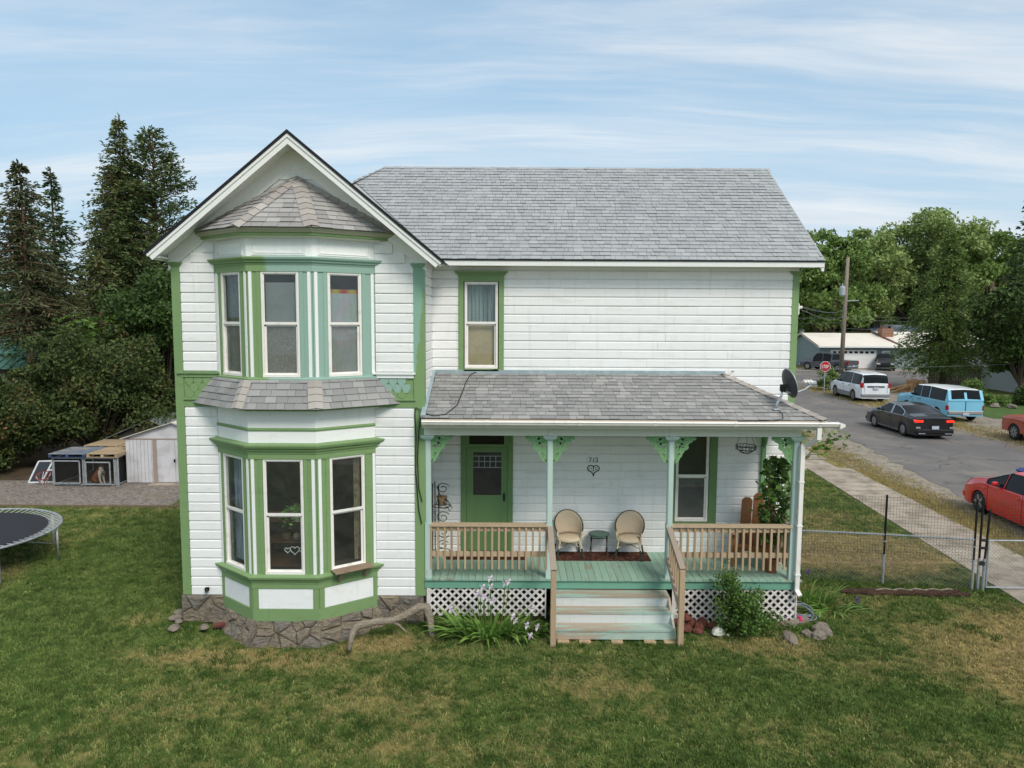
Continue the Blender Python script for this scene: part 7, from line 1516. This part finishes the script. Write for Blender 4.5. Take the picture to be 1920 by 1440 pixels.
wire('service wire from the house corner up to the pole transformer', (5.74, 14.26, 5.78), (PT[0], PT[1], 6.9), .35, .012); wire('second service wire from house corner to the pole', (5.74, 14.26, 5.72), (PT[0], PT[1], 6.5), .5, .010)
for k, (z, q) in enumerate(((5.8, (95, 62, 6.2)), (5.5, (95, 61, 5.4)), (4.6, (95, 60, 3.9)))): wire(('upper', 'middle', 'lowest')[k]+' line running from the pole past the larch', (PT[0], PT[1], z), q, .5)
for k, (z, q) in enumerate(((5.7, (-60, 78, 5.2)), (5.2, (-60, 78, 4.4)))): wire(('upper', 'lower')[k]+' line running from the pole behind the house', (PT[0], PT[1], z), q, .6)
wire('dark cable crossing the street in front of the parked white vehicle', (4.3, 13.98, 4.52), (43.6, 60, 1.95), .05, .0075); wire('cable sloping across the larch and chestnut', (PT[0], PT[1], 4.3), (52, 46, 6.4), .9, .012)
t = thing('stop_sign', 'red octagonal STOP sign on steel post at the corner', 'sign', (23.35, 53.2, 0)); b = MB(); b.box(-.03, .03, -.01, .03, 0, 2.35); part('post', b, MT['galv'], t)
def octo(r): return [(r*math.cos(rad(22.5+45*k)), 2.02+r*math.sin(rad(22.5+45*k))) for k in range(8)]
b = MB(); b.prism(octo(.41), -.030, -.012); part('border', b, mat('sign_white', S(226, 226, 224), rough=.5), t); b = MB(); b.prism(octo(.385), -.034, -.0301); part('plate', b, mat('sign_red', S(176, 30, 34), rough=.5), t)
def letter(b, strokes, x0, w=.10, h=.22, z0=1.91):
    for st in strokes: b.tube([(x0+px*w, -.038, z0+pz*h) for px, pz in st], .017, 6)
b = MB(); letter(b, [[(.95, .85), (.5, 1), (.05, .8), (.2, .55), (.8, .45), (.95, .2), (.5, 0), (.05, .15)]], -.275); letter(b, [[(0, 1), (1, 1)], [(.5, 1), (.5, 0)]], -.135); letter(b, [[(.5+.5*math.cos(q), .5+.5*math.sin(q)) for q in [2*PI*k/12 for k in range(13)]]], .010); letter(b, [[(.05, 0), (.05, 1), (.7, 1), (.95, .75), (.7, .5), (.05, .5)]], .155); part('lettering', b, mat('sign_lettering', S(236, 236, 234), rough=.5), t)['kind'] = 'stuff'
# garage house
sidm = NB('grey_blue_lap_siding'); v = sidm.coord('pos'); w_ = sidm.n('ShaderNodeTexWave', bands_direction='Z', wave_profile='SAW'); w_.inputs['Scale'].default_value = 1.4; sidm.L(v, w_.inputs[0]); sidm.bsdf(sidm.mix(w_.outputs['Fac'], S(122, 138, 144), S(150, 164, 168)), .7, 0, .2, w_.outputs['Fac'], .5, .03); SIDM = sidm.m
wr = mat('cream_metal_roof', S(230, 222, 208), S(216, 206, 192), .5, rough=.5, var=.04); wt = mat('white_trim', S(226, 226, 224), rough=.6); rdt = mat('brown_trim', S(128, 92, 80), rough=.7)
t = thing('garage_house', 'low grey house with cream metal roof and wide garage door', 'house', (34.3, 79.7, 0))
b = MB(); b.box(0, 12.5, 0, 9, 0, 2.55); b.prism([(0, 2.55), (9, 2.55), (4.5, 3.75)], 0, 12.5, 'x'); part('wall', b, SIDM, t)
b = MB(); b.faces([(-.4, -.6, 2.55), (8.8, -.6, 2.55), (8.8, 4.5, 3.92), (-.4, 4.5, 3.92), (-.4, 9.6, 2.55), (8.8, 9.6, 2.55)], [(0, 1, 2, 3), (3, 2, 5, 4)]); part('roof', b, wr, t, fix=False)
b = MB(); b.faces([(8.8, -.6, 2.55), (22, -.6, 2.55), (22, 4.5, 4.1), (8.0, 4.5, 4.1), (8.0, 9.6, 2.55), (22, 9.6, 2.55)], [(0, 1, 2, 3), (3, 2, 5, 4)]); part('roof', b, wr, t, fix=False)
b = MB(); b.box(12.5, 21.5, .3, 9, 0, 2.55); part('wall', b, SIDM, t)
b = MB(); b.prism([(-.6, 2.42), (4.5, 3.78), (9.6, 2.42), (9.6, 2.54), (4.5, 3.90), (-.6, 2.54)], -.45, -.38, 'x'); part('rake_board', b, wt, t); b = MB(); b.beam((-.42, -.6, 2.56), (-.42, 4.5, 3.94), .10, .05); part('rake_trim', b, rdt, t)
b = MB(); b.beam((8.9, -.6, 2.60), (8.0, 4.5, 4.14), .22, .06); part('valley_trim', b, rdt, t); b = MB(); b.box(-.4, 22, -.66, -.58, 2.40, 2.56); part('gutter', b, wt, t)
b = MB(); b.box(1.2, 6.3, -.04, -.001, .02, 2.12); gd = part('garage_door', b, wt, t)
for k in range(4): b = MB(); b.box(1.22, 6.28, -.052, -.041, .04+k*.52, .53+k*.52); part('door_panel', b, wt, gd)
dkw = mat('dark_pane', S(40, 38, 34), rough=.2)
for k in range(8): b = MB(); x = 1.45+k*.60; b.box(x, x+.38, -.068, -.054, 1.74, 1.98); part('pane', b, dkw, gd)
b = MB(); b.box(6.9, 7.9, -.05, -.001, .02, 2.05); d_ = part('door', b, wt, t)
for k in range(3): b = MB(); b.box(7.1+k*.22, 7.25+k*.22, -.06, -.051, 1.55, 1.85); part('pane', b, dkw, d_)
bkm = stone_mat('chimney_brick', S(150, 106, 84), S(176, 132, 104), S(140, 110, 92)); b = MB(); b.box(8.2, 9.5, 2.6, 3.6, 2.6, 4.5); ch = part('chimney', b, bkm, t); b = MB(); b.box(8.35, 9.35, 2.7, 3.5, 4.75, 4.95); part('chimney_cap', b, mat('cap_dark', S(90, 84, 80), rough=.8), ch)
for x in (8.35, 9.25): b = MB(); b.box(x, x+.1, 2.75, 3.45, 4.5, 4.75); part('cap_post', b, bkm, ch)
def small_house(label, x, y, w, d, h, rh, wallm, roofm, ridge='x', wins=()):
    t = thing('house', label, 'house', (x, y, 0)); b = MB(); b.box(0, w, 0, d, 0, h)
    if ridge == 'x': b.prism([(0, h), (d, h), (d/2, h+rh)], 0, w, 'x')
    else: b.prism([(0, h), (w, h), (w/2, h+rh)], 0, d, 'y')
    part('wall', b, wallm, t); b = MB(); e = .5
    if ridge == 'x': k = rh*e/(d/2); b.faces([(-e, -e, h-k), (w+e, -e, h-k), (w+e, d/2, h+rh+.08), (-e, d/2, h+rh+.08), (-e, d+e, h-k), (w+e, d+e, h-k)], [(0, 1, 2, 3), (3, 2, 5, 4)])
    else: k = rh*e/(w/2); b.faces([(-e, -e, h-k), (-e, d+e, h-k), (w/2, d+e, h+rh+.08), (w/2, -e, h+rh+.08), (w+e, -e, h-k), (w+e, d+e, h-k)], [(0, 3, 2, 1), (3, 4, 5, 2)])
    r_ = part('roof', b, roofm, t, fix=False); md = r_.modifiers.new('solid', 'SOLIDIFY'); md.thickness = .16
    for (x0, x1, z0, z1) in wins:
        b = MB(); b.box(x0-.1, x1+.1, -.06, -.001, z0-.1, z1+.1); f = part('window', b, wt, t); b = MB(); b.box(x0, x1, -.075, -.061, z0, z1); part('pane', b, dkw, f)
    return t
blw = mat('pale_blue_wall', S(176, 196, 212), rough=.7, var=.05); blr = mat('blue_grey_roof', S(140, 152, 168), S(120, 132, 150), .5, rough=.7)
small_house('pale blue house gable rising behind the cream roofed house', 55.5, 96, 8, 9, 3.6, 3.2, blw, wt, 'y', ((3.4, 4.6, 4.2, 5.4),)); small_house('blue grey porch roof section beside the pale blue gable', 49.5, 96, 6, 7, 3.3, 1.4, blw, blr, 'x')
small_house('grey roofed house beyond the garage, under the dark trees', 38.5, 100, 10, 8, 2.7, 1.35, mat('dull_green_wall', S(124, 130, 122), rough=.8), mat('dull_grey_roof', S(140, 138, 132), S(122, 120, 112), .6, rough=.9), 'y')
small_house('white sided cottage behind the chestnut tree', 38.5, 51.5, 9, 8, 2.9, 2.2, mat('white_cottage', S(206, 212, 216), rough=.7), mat('cottage_roof', S(110, 106, 102), rough=.9), 'x', ((1.0, 1.8, 1.0, 2.2),))
# board fence, stump, lawn patch by the larch
mb = MB(); mb.poly([(27.2, 40, .012), (37, 40, .012), (38.5, 52, .012), (28.5, 52.5, .012)]); struct('side_lawn', mb, mat('far_lawn', S(70, 96, 44), S(86, 108, 54), 1.2, rough=.95, var=.25, bstr=.6, bdist=.05), 'green lawn patch in front of the chestnut')
t = thing('board_fence', 'grey upright board fence behind the larch trunk', 'fence', (34.2, 58.5, 0))
for k in range(30): x = k*.2; h = 1.75+rnd.uniform(-.08, .08); b = MB(); b.box(x, x+.17, 0, .03, .02, h); part('board', b, gwp, t)
for z in (.4, 1.4): b = MB(); b.box(0, 6, .03, .08, z, z+.09); part('rail', b, gwp, t)
stm = stone_mat('stump_wood', S(176, 132, 92), S(196, 158, 116), S(140, 108, 82)); t = thing('tree_stump', 'broad orange brown tree stump with splayed roots by the larch', 'stump', (30.9, 54.4, 0)); b = MB(); r = random.Random(3); n = 18; prof = [(1.05, 0), (.72, .25), (.62, .6), (.60, .95)]; P = [(q*(1+.18*math.sin(5*2*PI*i/n+1)+r.uniform(-.06, .06))*math.cos(2*PI*i/n), q*(1+.18*math.sin(5*2*PI*i/n+1))*math.sin(2*PI*i/n), h+r.uniform(-.04, .04)) for q, h in prof for i in range(n)]
b.faces(P, [(j*n+i, j*n+(i+1) % n, (j+1)*n+(i+1) % n, (j+1)*n+i) for j in range(3) for i in range(n)]+[tuple(3*n+i for i in range(n))]); part('trunk', b, stm, t)
for a in (3.4, 4.2, 2.7): b = MB(); b.tube([(.5*math.cos(a), .5*math.sin(a), .5), (1.4*math.cos(a), 1.4*math.sin(a), .25), (2.3*math.cos(a), 2.3*math.sin(a), .02)], [.16, .12, .04], 8); part('root', b, stm, t)
# ================================================================== trees and shrubs
BARK = mat('grey_bark', S(104, 90, 76), S(72, 62, 52), 3, (4, 4, .5), kind='obj', rough=.95, bstr=.6, bdist=.03, var=.2); BARKR = mat('pine_bark', S(124, 98, 80), S(92, 72, 60), 3, (4, 4, .5), kind='obj', rough=.95, bstr=.6, bdist=.03, var=.2)
def tree_obj(name, label, loc, trunk_mb, leafme, bark, group=None, cat='tree'):
    t = thing(name, label, cat, loc, 0, group); part('trunk', trunk_mb, bark, t, smooth=True, fix=False); link('crown', leafme, t, local=(0, 0, 0)); return t
def conifer(name, label, loc, H, R, base, seed, m, droop=.35, step=.38, per=6, leaf=.30, prof=.85, dens=1., bark=None, ragged=.35, group='tall conifers behind the yard', up=.0, trunk=.2, tipsonly=0.):
    g = np.random.default_rng(seed); b = MB(); b.tube([(0, 0, -.1), (0.05, 0, H*.4), (0, .05, H*.8), (0, 0, H)], [trunk, trunk*.7, trunk*.3, .02], 9); C = []; D = []; z = base
    while z < H-.15:
        f = (z-base)/(H-base); rr = R*((1-f)**prof)*min(1, .55+f*4)
        for k in range(per):
            a = g.uniform(0, 2*PI); L_ = rr*g.uniform(1-ragged, 1.1)
            if g.random() > .93: L_ *= .5
            if L_ < .12: L_ = .12
            zz = z+g.uniform(-.5, .5)*step; ca, sa = math.cos(a), math.sin(a); n = max(3, int(L_/.26*dens)); P = []
            for i in range(5): q = i/4; P.append((L_*q*ca, L_*q*sa, zz+L_*(up*q-droop*q*q+.12*droop*q**3)))
            if L_ > .7: b.tube(P, [.012+.016*L_, .010+.011*L_, .012, .008, .004], 4, cap=False)
            for i in range(n):
                q = (tipsonly+(1-tipsonly)*(i+g.uniform(.2, 1))/n); w = .34*L_*q*(1.15-q)+.06
                for s_ in range(4):
                    lat = g.uniform(-1, 1)*w; dz = L_*(up*q-droop*q*q)-abs(lat)*.25+g.normal()*.05
                    C.append((L_*q*ca-sa*lat, L_*q*sa+ca*lat, zz+dz)); D.append((ca*.7-sa*np.sign(lat)*.6, sa*.7+ca*np.sign(lat)*.6, -.25+up))
        z += step*g.uniform(.75, 1.25)
    for i in range(14): C.append((g.normal()*.06, g.normal()*.06, H-.5+.5*i/14)); D.append((g.normal()*.5, g.normal()*.5, .9))
    me = leaf_mesh('crown', np.array(C), leaf, m, seed, .34, .2, np.array(D)); return tree_obj(name, label, loc, b, me, bark or BARK, group)
def broadleaf(name, label, loc, H, R, base, seed, m, clumps=50, per=260, leaf=.22, cr=.24, trunk=.2, flat=1., group=None, bark=None, cat='tree', shell=.45, up=.35, aspect=.62):
    g = np.random.default_rng(seed); b = MB(); cz = (H+base)/2; rz = (H-base)/2; b.tube([(0, 0, -.1), (.1*R*.3, 0, base*.7), (0, 0, cz)], [trunk, trunk*.8, trunk*.4], 9); C = []
    for k in range(clumps):
        d = g.normal(size=3); d /= np.linalg.norm(d); q = g.uniform(.15, 1)**.6; wob = 1+.14*math.sin(3*math.atan2(d[1], d[0])+seed)+.10*math.sin(5*d[2]+seed)
        c = np.array((d[0]*R*q*wob, d[1]*R*q*wob*flat, cz+d[2]*rz*q*(.9+.1*wob))); s_ = R*cr*g.uniform(.6, 1.35); n = int(per*g.uniform(.6, 1.3)); e = ell(g, n, c, (s_*1.15, s_*1.15, s_*.8), shell); C.append(e)
        if k % 2 == 0: b.tube([(0, 0, max(.2, base*.6)), tuple(np.array((c[0]*.45, c[1]*.45, base*.5+c[2]*.45))), tuple(c)], [trunk*.45, trunk*.25, .012], 5, cap=False)
    C = np.concatenate(C); C = C[C[:, 2] > .03]; me = leaf_mesh('crown', C, leaf, m, seed+1, aspect, up); return tree_obj(name, label, loc, b, me, bark or BARK, group, cat)
FIR = leaf_mat('fir_needle', S(59, 76, 47), S(114, 126, 73), S(134, 122, 73), .12); PINE = leaf_mat('pine_needle', S(65, 82, 49), S(108, 126, 73), None, .12); SPARSE = leaf_mat('dry_spruce_needle', S(60, 70, 46), S(100, 106, 66), S(124, 106, 74), .12); SPR = leaf_mat('spruce_needle', S(49, 71, 44), S(91, 114, 65), None, .1)
LARCH = leaf_mat('larch_needle', S(82, 108, 54), S(130, 154, 80), None, .25); BL1 = leaf_mat('dark_broadleaf', S(42, 62, 30), S(84, 110, 52), None, .25); BL2 = leaf_mat('willow_leaf', S(114, 138, 76), S(168, 184, 116), None, .3); BL3 = leaf_mat('poplar_leaf', S(90, 118, 58), S(144, 168, 94), None, .3); LIL = leaf_mat('shrub_leaf', S(46, 61, 34), S(93, 107, 54), S(137, 93, 63), .2, big=.9); AIL = leaf_mat('bright_frond', S(74, 104, 44), S(118, 146, 70), None, .35); CHN = leaf_mat('chestnut_leaf', S(46, 66, 34), S(88, 110, 54), S(146, 134, 81), .2)
# --- behind the yard
conifer('spruce_tree', 'ragged brownish spruce with bare trunk above green barn roof', (-24.3, 36, 0), 13.0, 3.9, 4.6, 11, SPARSE, .22, .29, 9, .25, .72, 1.4, BARKR, .5)
conifer('spruce_tree', 'slim open spruce with whorled branches beside the ragged one', (-26.6, 42, 0), 13.9, 3.5, 1.0, 12, SPR, .05, .36, 7, .28, .9, 1.4, BARK, .3, up=.15)
conifer('fir_tree', 'tallest fir tree with pointed top behind the yard', (-22.0, 41, 0), 16.6, 4.5, 1.0, 13, FIR, .22, .27, 10, .25, .78, 1.5, BARKR, .45, up=.08)
conifer('fir_tree', 'shorter fir leaning against the tallest fir', (-23.6, 43, 0), 14.4, 4.0, 1.0, 14, FIR, .22, .25, 10, .27, .74, 1.5, BARKR, .5)
conifer('pine_tree', 'rounded dark pine next to the house gable', (-20.9, 42.5, 0), 16.3, 4.2, 4.0, 15, PINE, .0, .29, 10, .25, .60, 1.6, BARKR, .35, up=.45, tipsonly=.35)
conifer('fir_tree', 'low dark fir filling between the tall conifers', (-18.3, 47, 0), 10.0, 3.0, .8, 16, FIR, .3, .45, 7, .36, .7, 1., BARK, .4); conifer('fir_tree', 'low dark fir behind the slim spruce', (-27.6, 48, 0), 9.6, 3.4, .6, 17, SPR, .3, .45, 7, .38, .6, 1., BARK, .4); conifer('fir_tree', 'broad drooping fir below the pine', (-22.4, 39, 0), 8.8, 3.3, .6, 18, FIR, .4, .40, 7, .33, .5, 1., BARKR, .4)
conifer('spruce_tree', 'thick spruce filling the yard corner behind the barn', (-29.5, 44, 0), 12.5, 3.8, 1.0, 20, SPR, .25, .3, 9, .3, .7, 1.3, BARKR, .4)
conifer('spruce_tree', 'spruce past the barn at the end of the yard', (-31.5, 38, 0), 11.5, 2.8, 1.5, 19, SPARSE, .3, .45, 6, .3, .7, 1., BARKR, .45)
broadleaf('maple_tree', 'dense dark green maple against the side of the house', (-14.9, 30.5, 0), 7.9, 2.5, 1.0, 21, BL1, 60, 420, .17, .27, .16); broadleaf('maple_tree', 'second dark maple behind the metal shed', (-12.0, 33.5, 0), 6.6, 2.4, .8, 22, BL1, 46, 360, .19, .27, .15)
broadleaf('lilac_bush', 'large dark lilac bush with reddish tips over the kennel', (-15.9, 27.2, 0), 5.35, 2.75, .3, 23, LIL, 90, 430, .135, .22, .12, .8, cat='bush'); broadleaf('lilac_bush', 'lower dark lilac bush before the green roofed barn', (-21.6, 28.5, 0), 2.9, 2.8, .2, 24, LIL, 60, 400, .14, .23, .12, .8, cat='bush'); broadleaf('elder_bush', 'spreading dark bush over the fallen backboard', (-18.3, 25.4, 0), 3.2, 2.4, .1, 25, LIL, 56, 380, .12, .24, .09, .6, cat='bush')
broadleaf('elder_bush', 'dark bush at the far end of the yard beyond the backboard', (-25.5, 27.5, 0), 3.8, 3.0, .2, 26, LIL, 60, 330, .15, .24, .09, .7, cat='bush')
def frond_tree(label, loc, H, R, seed):
    g = np.random.default_rng(seed); b = MB(); C = []; D = []; b.tube([(0, 0, 0), (.1, 0, H*.5), (0, 0, H*.85)], [.06, .045, .02], 7)
    for k in range(54):
        a = g.uniform(0, 2*PI); z = H*g.uniform(.45, 1); L_ = R*g.uniform(.5, 1.1)*(1.25-.6*z/H); x0 = .25*R*g.uniform(-1, 1); y0 = .25*R*g.uniform(-1, 1)
        for q in np.linspace(.15, 1, 14):
            for s_ in (-1, 1): C.append((x0+L_*q*math.cos(a), y0+L_*q*math.sin(a), z+.25*L_*q-.45*L_*q*q)); D.append((math.cos(a+1.25*s_), math.sin(a+1.25*s_), -.25))
    return tree_obj('ailanthus_tree', label, loc, b, leaf_mesh('crown', np.array(C), .24, AIL, seed, .34, .6, np.array(D)), BARK)
frond_tree('bright green fern leaved sapling tree above the lilac', (-16.5, 28.6, 0), 5.6, 1.9, 31); frond_tree('smaller bright fern leaved sapling beside the maple', (-15.2, 28.0, 0), 4.2, 1.5, 32)
# --- across the street
broadleaf('elm_tree', 'dark leafy elm showing beyond the house corner', (39.0, 91, 0), 16.6, 5.6, 3.5, 41, BL3, 100, 260, .50, .24, .5, group='tall street trees'); broadleaf('elm_tree', 'dark elm behind the grey roofed house', (49, 108, 0), 15.0, 6.0, 2.5, 42, BL3, 80, 240, .55, .25, .5, group='tall street trees')
broadleaf('willow_tree', 'broad pale green willow, tallest over the garage house', (59.0, 103, 0), 20.6, 8.2, 4, 43, BL2, 130, 320, .50, .20, .7, group='tall street trees'); broadleaf('willow_tree', 'pale green willow between the dark elm and the tallest one', (49.5, 100, 0), 17.6, 5.2, 4, 44, BL2, 95, 260, .48, .22, .6, group='tall street trees')
broadleaf('poplar_tree', 'mid green poplar behind the larch', (66.5, 100, 0), 18.8, 5.4, 3, 45, BL3, 64, 330, .50, .22, .6, group='tall street trees'); broadleaf('poplar_tree', 'low rounded poplar between poplar and spruce', (72.5, 104, 0), 16.0, 5.0, 2, 46, BL3, 50, 330, .52, .24, .6, group='tall street trees')
conifer('spruce_tree', 'dark narrow spruce standing before the willow', (55.5, 92, 0), 16.6, 3.4, 2, 47, SPR, .3, .5, 7, .5, .75, .9, BARK, .35, group='tall street trees')
conifer('larch_tree', 'feathery bright green larch at the street corner', (33.5, 55.5, 0), 12.2, 4.0, 2.0, 48, LARCH, .50, .20, 11, .24, .62, 1.8, BARK, .4, group=None, trunk=.26, up=.10)
conifer('spruce_tree', 'tall dark spruce above the chestnut at the frame edge', (39.0, 53.5, 0), 17.0, 3.3, 4.5, 49, SPR, .42, .42, 7, .40, .6, 1., BARK, .35, group=None, trunk=.3)
broadleaf('chestnut_tree', 'dark horse chestnut beside the street lawn', (34.6, 48.5, 0), 8.0, 3.4, 1.9, 50, CHN, 60, 300, .30, .24, .22, aspect=.5)
broadleaf('juniper_bush', 'low bushy shrub at foot of the utility pole and sign', (24.55, 55.2, 0), 1.75, .85, .1, 51, BL3, 22, 160, .14, .3, .05, cat='bush')
for k, (x, y, h, r, lb) in enumerate(((33.5, 89.5, 5.2, 1.3, 'pointed green cedar, tallest behind the garage gable'), (35.6, 90, 4.5, 1.2, 'pointed green cedar beside the tallest cedar'), (37.5, 90.5, 4.2, 1.2, 'short green cedar at the grey house end'), (31.0, 89, 5.0, 1.4, 'bushy green cedar nearest the white house'))): conifer('cedar_bush', lb, (x, y, 0), h, r, .2, 60+k, leaf_mat('cedar_leaf', S(70, 96, 42), S(110, 136, 66), None, .2) if k == 0 else bpy.data.materials['cedar_leaf'], .1, .22, 8, .30, .6, 1.3, group='cedars behind the garage', up=.5)
for k, (x, y, h, r, m, lb) in enumerate(((31.6, 49.0, 1.5, .9, BL3, 'light green garden shrub on the far lawn edge'), (33.4, 46.4, 1.1, 1.0, CHN, 'dark reddish garden shrub under the chestnut'), (31.2, 46.0, .7, .7, BL3, 'small green shrub in the rockery'), (28.8, 56.0, .7, .5, BL3, 'little shrub beside the tyre on the corner'), (36.5, 60.5, 2.2, 1.6, BL3, 'green shrub behind the board fence'))): broadleaf('garden_shrub', lb, (x, y, 0), h, r, .05, 70+k, m, 20, 170, .15, .32, .04, cat='shrub')
for k, (x, y) in enumerate(((30.0, 45.6), (30.7, 45.1), (31.5, 44.7), (32.4, 44.3), (33.2, 43.8), (29.5, 46.4))): rock('rockery_stone', 'pale stone bordering the rockery on the far lawn', 'stone', (x, y, .05), (.38, .26, .22), GR, 200+k, 'rockery border stones')
b = MB(); b.lathe([(.2, -.10), (.34, -.10), (.36, -.05), (.36, .05), (.34, .10), (.2, .10)], (0, 0, .10), 20); o = part('old_tyre', b, TY, None); o.location = (27.4, 54.0, 0); tag(o, 'old black tyre lying on the dirt corner', 'tyre')
# --- far wood closing the horizon
g = np.random.default_rng(5); C = []
for k in range(420):
    a = g.uniform(-1.25, 1.25); d = g.uniform(150, 230); h = g.uniform(7, 13)*(d/190); c = (d*math.sin(a)*1.2, d*math.cos(a), h*.55); C.append(ell(g, 170, c, (7.5, 5, h*.5)))
C = np.concatenate(C); C[:, 2] = np.maximum(C[:, 2], .2); o = link('far_wood', leaf_mesh('far_wood', C, 1.5, BL1, 8, .7, .4), None, world_at=(0, 0, 0)); tag(o, 'far line of trees closing the horizon', 'wood', kind='stuff')
mb = MB(); pts = []; n = 60
for i in range(n+1):
    a = -1.3+2.6*i/n; r0, r1 = 900, 1500; h = 34+26*mnoise.noise(Vector((a*3.1, 2, 0)))+10*mnoise.noise(Vector((a*9, 5, 0))); mb.v += [(r0*math.sin(a), r0*math.cos(a), -1), (r1*math.sin(a), r1*math.cos(a), h), (2100*math.sin(a), 2100*math.cos(a), -1)]
for i in range(n):
    for k in range(2): mb.f.append([3*i+k, 3*i+3+k, 3*i+4+k, 3*i+1+k]); mb.mi.append(0); mb.tone.append(0)
struct('hills', mb, mat('distant_hills', S(118, 126, 120), S(104, 114, 108), .004, rough=.95, var=.1), 'low distant hills on the horizon')
